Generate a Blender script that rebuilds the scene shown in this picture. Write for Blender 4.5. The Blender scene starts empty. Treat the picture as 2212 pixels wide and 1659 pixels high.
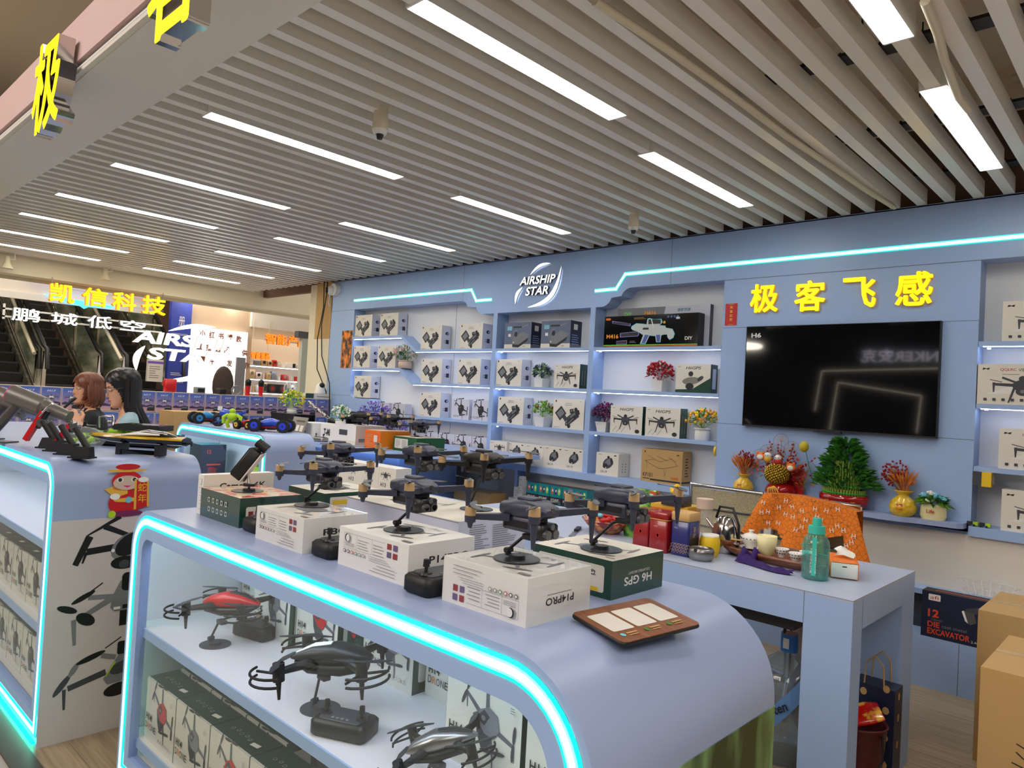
import bpy, math, random
from mathutils import Vector, Matrix
random.seed(7)
sc = bpy.context.scene
COL = sc.collection
# ---------------------------------------------------------------- camera
YAW, PITCH, ROLL, FPX, CH = 0.754003188, 0.0238230356, 0.0561934131, 1554.25504, 1.36
fw = Vector((-math.sin(YAW)*math.cos(PITCH), math.cos(YAW)*math.cos(PITCH), math.sin(PITCH)))
r0 = fw.cross(Vector((0, 0, 1))).normalized(); u0 = r0.cross(fw)
ri = math.cos(ROLL)*r0 + math.sin(ROLL)*u0; up = ri.cross(fw)
cam_d = bpy.data.cameras.new('camera'); cam = bpy.data.objects.new('camera', cam_d); COL.objects.link(cam)
cam.matrix_world = Matrix(((ri.x, up.x, -fw.x, 0), (ri.y, up.y, -fw.y, 0), (ri.z, up.z, -fw.z, CH), (0, 0, 0, 1)))
cam_d.sensor_width = 36; cam_d.lens = FPX*36/2212; cam_d.clip_start = .02; cam_d.clip_end = 200
sc.camera = cam
# ---------------------------------------------------------------- light and exposure
w = bpy.data.worlds.new('mall_ambience'); sc.world = w; w.use_nodes = True
bg = w.node_tree.nodes['Background']; bg.inputs[0].default_value = (1.0, .88, .76, 1); bg.inputs[1].default_value = .45
sc.view_settings.view_transform = 'Standard'; sc.view_settings.look = 'None'
sc.view_settings.exposure = 0.85; sc.view_settings.gamma = 1; sc.view_settings.use_curve_mapping = False
sc.cycles.use_denoising = True; sc.cycles.max_bounces = 8; sc.cycles.transparent_max_bounces = 16
sc.cycles.sample_clamp_indirect = 4
PANEL = 13.0
def alight(name, loc, size, power, col, rot=(0, 0, 0), sy=None):
    d = bpy.data.lights.new(name, 'AREA'); d.energy = power; d.color = col; d.size = size
    if sy: d.shape = 'RECTANGLE'; d.size_y = sy
    o = bpy.data.objects.new(name, d); COL.objects.link(o); o.location = loc; o.rotation_euler = rot
    return o
# unseen mall lighting beyond this shop: aisle, escalator hall, and an added tilted fill
alight('mall_fill', (2.2, -1.2, 4.6), 3.0, 150, (1, .93, .84), sy=6)
alight('mall_fill', (-4.0, -3.6, 4.4), 4.0, 120, (1, .90, .84), rot=(math.radians(55), 0, 0), sy=2)  # unseen tilted fill, added to brighten the outer face of the fascia beam
alight('mall_fill', (-12.2, 1.5, 5.6), 3, 175, (1, .88, .72), sy=7)
# ---------------------------------------------------------------- pixel helpers: where a sight line meets a real plane
def ray(x, y): return fw + ri*((x-1106)/FPX) - up*((y-829.5)/FPX)
CP = Vector((0, 0, CH))
def onX(x, y, X): d = ray(x, y); return CP + d*(X/d.x)
def onY(x, y, Y): d = ray(x, y); return CP + d*(Y/d.y)
def onZ(x, y, Z): d = ray(x, y); return CP + d*((Z-CH)/d.z)
# ---------------------------------------------------------------- materials
def s2l(c):
    return tuple((v/12.92 if v <= .04045 else ((v+.055)/1.055)**2.4) for v in c)
MATS = {}
def M(name, rgb=None, rough=.5, metal=0, emit=0, alpha=1, coat=0, spec=.5, trans=0, srgb=True):
    if name in MATS: return MATS[name]
    m = bpy.data.materials.new(name); m.use_nodes = True
    b = m.node_tree.nodes['Principled BSDF']
    c = s2l([v/255 for v in rgb]) if srgb else rgb
    b.inputs['Base Color'].default_value = (*c, 1); b.inputs['Roughness'].default_value = rough
    b.inputs['Metallic'].default_value = metal; b.inputs['Alpha'].default_value = alpha
    b.inputs['Coat Weight'].default_value = coat; b.inputs['Specular IOR Level'].default_value = spec
    b.inputs['Transmission Weight'].default_value = trans
    if emit:
        b.inputs['Emission Color'].default_value = (*c, 1); b.inputs['Emission Strength'].default_value = emit
    MATS[name] = m
    return m
def nodes_of(m): return m.node_tree.nodes, m.node_tree.links, m.node_tree.nodes['Principled BSDF']
def noise_mix(name, c1, c2, scale=(1, 1, 1), nscale=5, detail=4, rough=.5, lo=.35, hi=.65, bump=0, coat=0, metal=0):
    m = M(name, c1, rough, coat=coat, metal=metal); N, L, b = nodes_of(m)
    tc = N.new('ShaderNodeTexCoord'); mp = N.new('ShaderNodeMapping'); mp.inputs['Scale'].default_value = scale
    nz = N.new('ShaderNodeTexNoise'); nz.inputs['Scale'].default_value = nscale; nz.inputs['Detail'].default_value = detail
    cr = N.new('ShaderNodeValToRGB'); cr.color_ramp.elements[0].position = lo; cr.color_ramp.elements[1].position = hi
    cr.color_ramp.elements[0].color = (*s2l([v/255 for v in c1]), 1); cr.color_ramp.elements[1].color = (*s2l([v/255 for v in c2]), 1)
    L.new(tc.outputs['Object'], mp.inputs[0]); L.new(mp.outputs[0], nz.inputs['Vector']); L.new(nz.outputs[0], cr.inputs[0]); L.new(cr.outputs[0], b.inputs['Base Color'])
    if bump:
        bp = N.new('ShaderNodeBump'); bp.inputs['Strength'].default_value = bump; bp.inputs['Distance'].default_value = .002
        L.new(nz.outputs[0], bp.inputs['Height']); L.new(bp.outputs[0], b.inputs['Normal'])
    return m
def glass(name, tint, refl=.10, opac=.0):
    m = bpy.data.materials.new(name); m.use_nodes = True; N = m.node_tree.nodes; L = m.node_tree.links; N.clear()
    o = N.new('ShaderNodeOutputMaterial'); t = N.new('ShaderNodeBsdfTransparent'); g = N.new('ShaderNodeBsdfGlossy')
    t.inputs[0].default_value = (*tint, 1); g.inputs['Roughness'].default_value = .02; g.inputs[0].default_value = (.9, .95, .95, 1)
    lw = N.new('ShaderNodeLayerWeight'); lw.inputs[0].default_value = .5; mx = N.new('ShaderNodeMixShader')
    pw = N.new('ShaderNodeMath'); pw.operation = 'POWER'; pw.inputs[1].default_value = 4; ml = N.new('ShaderNodeMath'); ml.operation = 'MULTIPLY_ADD'; ml.inputs[1].default_value = .55; ml.inputs[2].default_value = refl*.4
    L.new(lw.outputs['Facing'], pw.inputs[0]); L.new(pw.outputs[0], ml.inputs[0]); L.new(ml.outputs[0], mx.inputs[0]); L.new(t.outputs[0], mx.inputs[1]); L.new(g.outputs[0], mx.inputs[2])
    last = mx
    if opac:
        df = N.new('ShaderNodeBsdfDiffuse'); df.inputs[0].default_value = (.8, .86, .88, 1); m2 = N.new('ShaderNodeMixShader'); m2.inputs[0].default_value = opac
        L.new(mx.outputs[0], m2.inputs[1]); L.new(df.outputs[0], m2.inputs[2]); last = m2
    L.new(last.outputs[0], o.inputs[0]); MATS[name] = m
    return m
# ---------------------------------------------------------------- mesh builder
def link(o): COL.objects.link(o); return o
class Fr:                                     # a flat drawing frame: origin, two axes, normal
    def __init__(s, o, u, v):
        s.o = Vector(o); s.u = Vector(u).normalized(); s.v = Vector(v).normalized(); s.n = s.u.cross(s.v).normalized(); s.k = .0004
    def P(s, a, b, c=0): return s.o + s.u*a + s.v*b + s.n*c
    def nx(s): s.k += .00012; return s.k
TXT = {}
def text_mesh(s, bold, ext):
    key = (s, bold, ext)
    if key in TXT: return TXT[key]
    cu = bpy.data.curves.new('t', 'FONT'); cu.body = s; cu.size = 1; cu.offset = bold; cu.extrude = ext; cu.resolution_u = 3
    ob = bpy.data.objects.new('t', cu); COL.objects.link(ob)
    bpy.context.view_layer.update()
    me = bpy.data.meshes.new_from_object(ob)
    vs = [v.co.copy() for v in me.vertices]; fs = [tuple(p.vertices) for p in me.polygons]
    bpy.data.objects.remove(ob); bpy.data.curves.remove(cu); bpy.data.meshes.remove(me)
    if vs:
        x0 = min(v.x for v in vs); x1 = max(v.x for v in vs); y0 = min(v.y for v in vs); y1 = max(v.y for v in vs)
    else: x0 = y0 = 0; x1 = y1 = 1
    TXT[key] = (vs, fs, x0, x1, y0, y1)
    return TXT[key]
class MB:
    def __init__(s): s.v = []; s.f = []; s.mi = []; s.sm = []; s.ms = []
    def _m(s, m):
        m = MATS[m] if isinstance(m, str) else m
        if m not in s.ms: s.ms.append(m)
        return s.ms.index(m)
    def add(s, vs, fs, m, smooth=False):
        k = len(s.v); i = s._m(m); s.v += [tuple(v) for v in vs]
        for f in fs: s.f.append(tuple(a+k for a in f)); s.mi.append(i); s.sm.append(smooth)
        return s
    def box(s, x0, x1, y0, y1, z0, z1, m, T=None, skip=''):
        vs = [Vector((x, y, z)) for z in (z0, z1) for y in (y0, y1) for x in (x0, x1)]
        if T is not None: vs = [T @ v for v in vs]
        F = {'b': (0, 2, 3, 1), 't': (4, 5, 7, 6), 'f': (0, 1, 5, 4), 'k': (2, 6, 7, 3), 'l': (0, 4, 6, 2), 'r': (1, 3, 7, 5)}
        return s.add(vs, [F[q] for q in F if q not in skip], m)
    def cbox(s, c, d, m, T=None): return s.box(c[0]-d[0]/2, c[0]+d[0]/2, c[1]-d[1]/2, c[1]+d[1]/2, c[2]-d[2]/2, c[2]+d[2]/2, m, T)
    def rbox(s, x0, x1, y0, y1, z0, z1, r, m, T=None, n=3):          # box with rounded vertical edges and chamfered rims
        pts = []
        for cx, cy, a0 in ((x1-r, y1-r, 0), (x0+r, y1-r, 90), (x0+r, y0+r, 180), (x1-r, y0+r, 270)):
            for i in range(n+1):
                a = math.radians(a0+90*i/n); pts.append((cx, cy, math.cos(a), math.sin(a)))
        c = min(r*.45, (z1-z0)*.3); rings = []
        for z, k in ((z0, r-c), (z0+c, r), (z1-c, r), (z1, r-c)): rings.append([Vector((p[0]+p[2]*k, p[1]+p[3]*k, z)) for p in pts])
        vs = [v for R in rings for v in R]; q = len(pts)
        if T is not None: vs = [T @ v for v in vs]
        fs = [(j*q+i, j*q+(i+1) % q, (j+1)*q+(i+1) % q, (j+1)*q+i) for j in range(3) for i in range(q)]
        s.add(vs, fs, m, True); return s.add(vs, [tuple(range(q-1, -1, -1)), tuple(range(3*q, 4*q))], m)
    def cyl(s, p0, p1, r0, r1, m, n=16, cap=True):
        p0 = Vector(p0); p1 = Vector(p1); d = (p1-p0).normalized(); a = d.orthogonal().normalized(); b = d.cross(a)
        vs = []
        for p, r in ((p0, r0), (p1, r1)): vs += [p+(a*math.cos(2*math.pi*i/n)+b*math.sin(2*math.pi*i/n))*r for i in range(n)]
        s.add(vs, [(i, (i+1) % n, n+(i+1) % n, n+i) for i in range(n)], m, True)
        if cap: s.add(vs, [tuple(range(n-1, -1, -1)), tuple(range(n, 2*n))], m)
        return s
    def tube(s, pts, r, m, n=8, closed=False):
        pts = [Vector(p) for p in pts]; N = len(pts); rs = r if isinstance(r, (list, tuple)) else [r]*N
        a = None; vs = []
        for i, p in enumerate(pts):
            q0 = pts[(i-1) % N] if (closed or i > 0) else p; q1 = pts[(i+1) % N] if (closed or i < N-1) else p
            d = (q1-q0).normalized()
            if a is None: a = d.orthogonal().normalized()
            a = (a-d*a.dot(d)).normalized(); b = d.cross(a)
            vs += [p+(a*math.cos(2*math.pi*k/n)+b*math.sin(2*math.pi*k/n))*rs[i] for k in range(n)]
        R = N if closed else N-1
        fs = [(i*n+k, i*n+(k+1) % n, ((i+1) % N)*n+(k+1) % n, ((i+1) % N)*n+k) for i in range(R) for k in range(n)]
        s.add(vs, fs, m, True)
        if not closed: s.add(vs, [tuple(range(n-1, -1, -1)), tuple(range((N-1)*n, N*n))], m)
        return s
    def lathe(s, c, prof, m, n=24, T=None, sx=1, sy=1):
        c = Vector(c); vs = []
        for r, z in prof:
            vs += [c+Vector((r*sx*math.cos(2*math.pi*i/n), r*sy*math.sin(2*math.pi*i/n), z)) for i in range(n)]
        if T is not None: vs = [T @ v for v in vs]
        fs = [(j*n+i, j*n+(i+1) % n, (j+1)*n+(i+1) % n, (j+1)*n+i) for j in range(len(prof)-1) for i in range(n)]
        s.add(vs, fs, m, True)
        if prof[0][0] > 1e-6: s.add(vs, [tuple(range(n-1, -1, -1))], m)
        if prof[-1][0] > 1e-6: s.add(vs, [tuple(range((len(prof)-1)*n, len(prof)*n))], m)
        return s
    def ell(s, c, r, m, n=12, T=None):
        c = Vector(c); r = (r, r, r) if not isinstance(r, (tuple, list)) else r; h = max(4, n//2)
        vs = []
        for j in range(h+1):
            t = math.pi*j/h
            vs += [Vector((r[0]*math.sin(t)*math.cos(2*math.pi*i/n), r[1]*math.sin(t)*math.sin(2*math.pi*i/n), -r[2]*math.cos(t))) for i in range(n)]
        vs = [c+((T @ v) if T is not None else v) for v in vs]
        return s.add(vs, [(j*n+i, j*n+(i+1) % n, (j+1)*n+(i+1) % n, (j+1)*n+i) for j in range(h) for i in range(n)], m, True)
    def poly(s, fr, pts, m, k=None):                                  # flat print on a face
        k = fr.nx() if k is None else k
        return s.add([fr.P(a, b, k) for a, b in pts], [tuple(range(len(pts)))], m)
    def rect(s, fr, a0, a1, b0, b1, m): return s.poly(fr, [(a0, b0), (a1, b0), (a1, b1), (a0, b1)], m)
    def rrect(s, fr, a0, a1, b0, b1, r, m, n=4):
        pts = []
        for cx, cy, t in ((a1-r, b1-r, 0), (a0+r, b1-r, 90), (a0+r, b0+r, 180), (a1-r, b0+r, 270)):
            pts += [(cx+r*math.cos(math.radians(t+90*i/n)), cy+r*math.sin(math.radians(t+90*i/n))) for i in range(n+1)]
        return s.poly(fr, pts, m)
    def oval(s, fr, a, b, ra, rb, m, rot=0, n=16):
        c, d = math.cos(rot), math.sin(rot)
        return s.poly(fr, [(a+ra*math.cos(2*math.pi*i/n)*c-rb*math.sin(2*math.pi*i/n)*d, b+ra*math.cos(2*math.pi*i/n)*d+rb*math.sin(2*math.pi*i/n)*c) for i in range(n)], m)
    def line(s, fr, a0, b0, a1, b1, w, m, w2=None):
        d = Vector((a1-a0, b1-b0)); d.normalize(); q = Vector((-d.y, d.x)); w2 = w if w2 is None else w2
        return s.poly(fr, [(a0-q.x*w/2, b0-q.y*w/2), (a1-q.x*w2/2, b1-q.y*w2/2), (a1+q.x*w2/2, b1+q.y*w2/2), (a0+q.x*w/2, b0+q.y*w/2)], m)
    def text(s, fr, t, a, b, h, m, bold=0, w=None, shear=0, ext=0, align='l', flip=False, k=None, side=None):
        """text with its lower left (or centre) at a,b, height h, optional total width w"""
        vs, fs, x0, x1, y0, y1 = text_mesh(t, bold, ext/h if ext else 0)
        sc_ = h/(y1-y0); sx = (w/(x1-x0)) if w else sc_; W = (x1-x0)*sx
        off = {'l': 0, 'c': -W/2, 'r': -W}[align]; k = fr.nx() if k is None else k
        sg = -1 if flip else 1
        P = []
        for v in vs:
            X = (v.x-x0)*sx+off; Yv = (v.y-y0)*sc_; X += shear*Yv
            P.append(fr.P(a+X*sg, b+Yv*sg, k+(v.z*h if ext else 0)))
        if side is None: return s.add(P, fs, m)
        ff, sf = [], []
        for f in fs:
            (ff if all(abs(vs[i].z-ext/h) < 1e-5 for i in f) else sf).append(f)
        s.add(P, ff, m); return s.add(P, sf, side)
    def build(s, name, parent=None, loc=None, rz=0):
        me = bpy.data.meshes.new(name); me.from_pydata(s.v, [], s.f)
        for m in s.ms: me.materials.append(m)
        me.polygons.foreach_set('material_index', s.mi); me.polygons.foreach_set('use_smooth', s.sm); me.update()
        o = bpy.data.objects.new(name, me); COL.objects.link(o)
        if parent is not None: o.parent = parent
        if loc is not None: o.location = loc
        if rz: o.rotation_euler = (0, 0, rz)
        return o
def tag(o, label=None, cat=None, group=None, kind=None):
    if label: o['label'] = label
    if cat: o['category'] = cat
    if group: o['group'] = group
    if kind: o['kind'] = kind
    return o
def empty(name, loc=(0, 0, 0), rz=0):
    o = bpy.data.objects.new(name, None); COL.objects.link(o); o.location = loc; o.rotation_euler = (0, 0, rz); o.empty_display_size = .05
    return o
def copy_tree(o, parent=None, loc=None, rz=None, label=None, group=None):
    c = o.copy(); COL.objects.link(c); c.parent = parent
    if loc is not None: c.location = loc
    if rz is not None: c.rotation_euler = (0, 0, rz)
    if label: c['label'] = label
    if group: c['group'] = group
    for ch in list(o.children): copy_tree(ch, c)
    return c
def Rz(a): return Matrix.Rotation(a, 4, 'Z')
def Tr(x, y, z): return Matrix.Translation((x, y, z))
def RX(a): return Matrix.Rotation(a, 4, 'X')
def RY(a): return Matrix.Rotation(a, 4, 'Y')
# ---------------------------------------------------------------- palette
M('blue', (158, 185, 228), .42); M('blue_top', (152, 168, 206), .34, spec=.5); M('blue_edge', (140, 162, 210), .45)
M('bay_white', (226, 228, 232), .6); M('seam', (96, 106, 132), .7)
M('case_white', (222, 220, 226), .5); M('panel_white', (200, 192, 192), .5)
M('led_core', (214, 255, 244), emit=3.2); M('led_teal', (0, 218, 190), emit=.7); M('led_wall', (180, 250, 228), emit=.9)
M('led_white', (228, 236, 255), emit=8); M('panel_light', (255, 251, 244), emit=PANEL); M('tube_light', (255, 246, 226), emit=PANEL)
M('slat', (232, 226, 216), .28, spec=.6); M('slab', (232, 218, 198), .8); M('slab_dark', (120, 92, 78), .9); M('black', (16, 17, 20), .5); M('black_gloss', (8, 9, 12), .12, coat=.3)
M('cream', (226, 216, 190), .6); M('beam', (226, 218, 206), .5); M('beam_pink', (214, 184, 178), .7)
M('pipe', (206, 196, 168), .5); M('yellow_lit', (255, 222, 0), emit=.9); M('yellow_side', (214, 150, 0), .3, emit=.35); M('gold_metal', (190, 160, 60), .18, 1)
M('white_lit', (255, 252, 246), emit=1.3); M('chrome', (205, 200, 196), .12, 1); M('white', (232, 230, 226), .5); M('offwhite', (220, 214, 204), .55)
M('orange_lit', (255, 110, 20), emit=.9); M('ink', (38, 38, 42), .6); M('ink_soft', (130, 128, 128), .6); M('ink_red', (196, 44, 40), .6)
M('grey', (120, 122, 128), .5); M('grey_dark', (64, 66, 74), .45); M('carton', (226, 220, 208), .55); M('carton_cool', (206, 208, 222), .55)
M('green_print', (22, 66, 52), .35, coat=.3); M('teal_print', (10, 130, 140), .4); M('orange', (238, 118, 24), .5); M('red', (196, 22, 26), .35); M('gold_print', (226, 180, 60), .4)
M('kraft', (188, 152, 98), .75); M('navy', (26, 34, 62), .4); M('blue_print', (74, 96, 168), .4); M('yellow', (236, 196, 30), .45)
M('green', (70, 140, 40), .6); M('leaf', (54, 130, 34), .55); M('leaf2', (112, 168, 40), .55); M('leaf_dark', (30, 84, 28), .6)
M('lime', (170, 210, 30), .5); M('wood', (120, 66, 34), .4); M('berry', (150, 14, 26), .3); M('straw', (206, 118, 38), .75)
M('purple', (120, 86, 190), .7); M('magenta', (112, 30, 84), .7); M('drone', (54, 58, 76), .40); M('drone_dark', (28, 29, 32), .4); M('motor', (214, 180, 132), .3, .35)
M('drone_lens', (10, 10, 16), .06, coat=1); M('prop', (40, 42, 46), .35); M('silver', (150, 148, 146), .3, .9)
glass('case_glass', (.93, .975, .955), .12, .015); glass('clear', (.97, .98, .98), .08, .10); glass('aqua', (.25, .86, .80), .12, .10); glass('film', (.99, .99, .99), .10, .0)
# ================================================================ THE SETTING
def planks():
    m = M('floor_wood', (168, 150, 122), .32); N, L, b = nodes_of(m)
    tc = N.new('ShaderNodeTexCoord'); br = N.new('ShaderNodeTexBrick'); mp = N.new('ShaderNodeMapping')
    br.inputs['Scale'].default_value = 1; br.inputs['Brick Width'].default_value = 1.25; br.inputs['Row Height'].default_value = .18; br.inputs['Mortar Size'].default_value = .0015
    for k, c in (('Color1', (176, 158, 130)), ('Color2', (156, 138, 112)), ('Mortar', (120, 104, 84))): br.inputs[k].default_value = (*s2l([v/255 for v in c]), 1)
    nz = N.new('ShaderNodeTexNoise'); nz.inputs['Scale'].default_value = 6; nz.inputs['Detail'].default_value = 8
    mp.inputs['Scale'].default_value = (.6, 14, 1)
    cr = N.new('ShaderNodeValToRGB'); cr.color_ramp.elements[0].position = .38; cr.color_ramp.elements[1].position = .62
    cr.color_ramp.elements[0].color = (.62, .60, .56, 1); cr.color_ramp.elements[1].color = (1, 1, 1, 1)
    mx = N.new('ShaderNodeMixRGB'); mx.blend_type = 'MULTIPLY'; mx.inputs[0].default_value = .8
    L.new(tc.outputs['Object'], br.inputs['Vector']); L.new(tc.outputs['Object'], mp.inputs[0]); L.new(mp.outputs[0], nz.inputs['Vector'])
    L.new(nz.outputs[0], cr.inputs[0]); L.new(br.outputs[0], mx.inputs[1]); L.new(cr.outputs[0], mx.inputs[2]); L.new(mx.outputs[0], b.inputs['Base Color'])
    return m
planks(); M('mall_tile', (176, 172, 164), .22); M('threshold', (70, 60, 52), .4)
b = MB(); b.box(-7.6, 1.6, .78, 4.8, -.05, 0, 'floor_wood'); tag(b.build('floor'), kind='structure')
b = MB(); b.box(-30, 6, -8, .70, -.06, -.004, 'mall_tile'); b.box(-30, -7.6, .70, 14, -.06, -.004, 'mall_tile')
tag(b.build('floor'), kind='structure')
b = MB(); b.box(-7.6, 1.6, .70, .78, -.05, .006, 'threshold'); tag(b.build('trim_1'), kind='structure')
# slatted metal ceiling, 137 mm pitch, running towards the display wall; the panel lights replace parts of single slats
RA = (1.385, 2.49); RB = (2.93, 4.02)
LX = [-.76, -1.99, -3.26, -4.49, -5.56, -6.62, -7.50, -8.42]
XA = [-.76, -1.87, -3.26, -4.50, -5.60, -6.67, -7.52, -8.44]
b = MB(); P = .1372; x = -.685
pos = [x - P*i for i in range(-9, 61)]
cutA = {min(range(len(pos)), key=lambda i: abs(pos[i]-.02-q)) for q in XA}; cutB = {min(range(len(pos)), key=lambda i: abs(pos[i]-.02-q)) for q in LX}
for i, x in enumerate(pos):
    segs = []; y = 1.18
    for cut, (a, c) in ((cutA, RA), (cutB, RB)):
        if i in cut: segs.append((y, a)); y = c
    segs.append((y, 4.50))
    for a, c in segs: b.box(x-.050, x, a, c, 2.60, 2.685, 'slat')
tag(b.build('ceiling'), kind='structure')
b = MB(); b.box(-9.0, 1.6, 1.1, 4.9, 3.15, 3.25, 'slab')
b.box(-9, 1.6, 4.66, 4.72, 2.55, 3.2, 'slab_dark'); b.box(1.0, 1.6, 4.46, 4.66, 2.7, 3.15, 'slab_dark')
for y in (1.9, 3.1, 4.3): b.box(-9, 1.6, y-.10, y+.10, 3.0, 3.16, 'slab')
for x in (-.2, -2.9, -5.4): b.box(x-.12, x+.12, 1.1, 4.7, 3.04, 3.16, 'slab')
tag(b.build('ceiling'), kind='structure')
# black carrier rails above the slats
for y in (1.62, 2.72, 3.50, 4.28):
    b = MB(); b.box(-9, 1.5, y-.042, y+.042, 2.688, 2.70, 'black')
    for x in pos[::1]: b.box(x-.016, x-.01, y-.01, y+.01, 2.70, 2.72, 'black')
    for x in (-.9, -2.4, -4, -5.6, -7.2): b.cyl((x, y, 2.70), (x, y, 3.16), .004, .004, 'black', 6)
    tag(b.build('ceiling_rail'), {1.62: 'black carrier rail above ceiling slats, nearest the front fascia beam', 2.72: 'black carrier rail above slats between the two rows of light panels', 3.50: 'black carrier rail crossing above the middle of the rear light panels', 4.28: 'black carrier rail above slats closest to the blue display wall'}[y], 'rail', 'carrier rails above the slats')
# conduits in the void
def pipe(pts, r, lab, n='conduit_pipe', m='pipe'):
    b = MB(); b.tube(pts, r, m, 10); tag(b.build(n), lab, 'pipe')
pipe([onZ(x, y, 2.582) for x, y in ((1285, 2), (1440, 105), (1580, 205), (1700, 295), (1800, 362), (1870, 410), (1932, 448))], .014, 'long cream conduit running diagonally over the slats towards the wall')
pipe([onZ(x, y, 2.582) for x, y in ((1998, 2), (2025, 70), (2040, 130), (2070, 210), (2092, 238))], .014, 'short bent cream conduit beside the front right light panel')
pipe([(-.56, 3.5, 2.80), (.6, 3.62, 2.82)], .02, 'cream conduit crossing between the slats at the far right')
pipe([(-.6, 4.2, 2.78), (.7, 4.26, 2.78)], .022, 'cream conduit just above the wall top at far right')
pipe([(-9, 2.3, 2.98), (-1, 2.3, 2.98)], .045, 'thick grey sprinkler pipe under the concrete ceiling', m='slab')
pipe([(-3.0, 1.5, 2.86), (-2.8, 2.5, 2.95), (-2.9, 3.4, 2.93)], .028, 'grey flexible duct hose lying above the slats', m='grey')
# fascia beam along the open front
b = MB(); b.box(-9.2, 1.6, .88, 1.18, 2.59, 2.83, 'beam'); b.box(-9.2, 1.6, .855, .88, 2.645, 2.84, 'beam_pink'); b.box(-9.2, 1.6, .86, .90, 2.595, 2.61, 'beam')
tag(b.build('trim_2'), kind='structure')
b = MB(); b.box(-9.2, 1.6, 1.10, 1.18, 2.83, 3.2, 'slab'); tag(b.build('trim_3'), kind='structure')
# mall ceiling and pillar above the aisle
M('mall_ceil', (150, 138, 122), .9)
b = MB(); b.box(-24, 3, -6, 1.1, 5.2, 5.3, 'mall_ceil'); b.box(-24, -9.1, 1.1, 14, 6.2, 6.3, 'mall_ceil'); tag(b.build('ceiling'), kind='structure')
b = MB()
for p in [((-7.4, -.3, 5.2), (-7.4, -.3, 3.6)), ((-6.8, .2, 5.2), (-6.8, .2, 2.9)), ((-6.7, .22, 5.2), (-6.7, .22, 2.9))]: b.cyl(p[0], p[1], .02, .02, 'slab_dark', 8)
tag(b.build('hanger_rods'), 'thin brown hanger rods above the front fascia beam', 'rods', kind=None)
b = MB(); b.box(-6.5, -6.1, .35, .75, 2.84, 5.2, 'slab_dark'); tag(b.build('duct'), 'brown square duct rising behind the yellow fascia character', 'duct')
# lights of the shop
def light_panel(x, ya, yb, lab, grp, tube=False):
    r = empty('ceiling_light', (x, (ya+yb)/2, 2.60)); tag(r, lab, 'light', grp); L_ = (yb-ya)/2; w_ = .045
    h = MB(); h.box(-w_-.003, w_+.003, -L_-.008, L_+.008, .012, .09, 'white')
    h.box(-w_-.003, -w_, -L_, L_, -.004, .012, 'white'); h.box(w_, w_+.003, -L_, L_, -.004, .012, 'white')
    h.box(-w_, w_, -L_-.008, -L_, -.004, .012, 'white'); h.box(-w_, w_, L_, L_+.008, -.004, .012, 'white'); h.build('housing', r)
    d = MB(); d.box(-w_, w_, -L_, L_, -.002, .010, 'tube_light' if tube else 'panel_light'); d.build('diffuser', r)
ordn = ['nearest the picture\'s right edge', 'second from the right', 'third from the right', 'fourth from the right', 'fifth from the right', 'sixth from the right', 'seventh from the right', 'farthest away at the left']
for i, x in enumerate(XA): light_panel(pos[min(range(len(pos)), key=lambda k: abs(pos[k]-.02-x))]-.025, *RA, 'white ceiling light in the front row, '+ordn[i], 'front row of ceiling lights', i > 4)
for i, x in enumerate(LX): light_panel(pos[min(range(len(pos)), key=lambda k: abs(pos[k]-.02-x))]-.025, *RB, 'white ceiling light in the rear row, '+ordn[i], 'rear row of ceiling lights', i > 4)
def smoke(x, y, lab):
    b = MB(); b.cyl((x, y, 2.52), (x, y, 2.62), .036, .030, 'cream', 16); b.cyl((x, y, 2.50), (x, y, 2.52), .026, .034, 'white', 16); b.cyl((x, y, 2.48), (x, y, 2.50), .012, .018, 'black', 10)
    tag(b.build('smoke_detector'), lab, 'detector')
p = onZ(822, 262, 2.56); smoke(p.x, p.y, 'small cream cylinder detector hanging below slats between front light panels')
p = onZ(1369, 478, 2.56); smoke(p.x, p.y, 'small cream detector under the slats close to the display wall')
def spot(px, py, lab):
    p = onX(px, py, -8.86); r = empty('spotlight', p); tag(r, lab, 'spotlight')
    b = MB(); b.cyl((0, 0, .10), (0, 0, .118), .035, .035, 'white', 14); b.cyl((.0, 0, .1), (.0, .03, .1), .006, .006, 'white', 8); b.tube([(0, 0, .1), (0, .06, .09), (0, .065, .02), (0, .02, .01)], .008, 'white'); b.build('bracket', r)
    b = MB(); b.lathe((0, 0, 0), [(.022, .04), (.026, -.02), (.052, -.075), (.060, -.085), (.056, -.088), (.0, -.07)], 'cream', 18); b.build('lamp_head', r)
spot(228, 588, 'white track spotlight on the cream cornice, right one of two'); spot(16, 562, 'white track spotlight on the cream cornice at the left edge')
# far cornice and column
b = MB(); b.box(-9.25, -9.0, .9, 5.7, 2.40, 2.72, 'cream'); b.box(-9.3, -9.22, .9, 5.7, 2.37, 2.41, 'pipe'); tag(b.build('trim_4'), kind='structure')
b = MB(); b.box(-7.42, -7.10, 4.50, 4.85, 1.95, 2.60, 'kraft'); b.box(-7.42, -7.10, 4.50, 4.85, 0, 1.95, 'cream'); tag(b.build('trim_5'), kind='structure')
b = MB(); b.box(-7.75, -7.55, 4.62, 4.80, 0, 2.62, 'cream'); tag(b.build('trim_6'), kind='structure')
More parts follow.
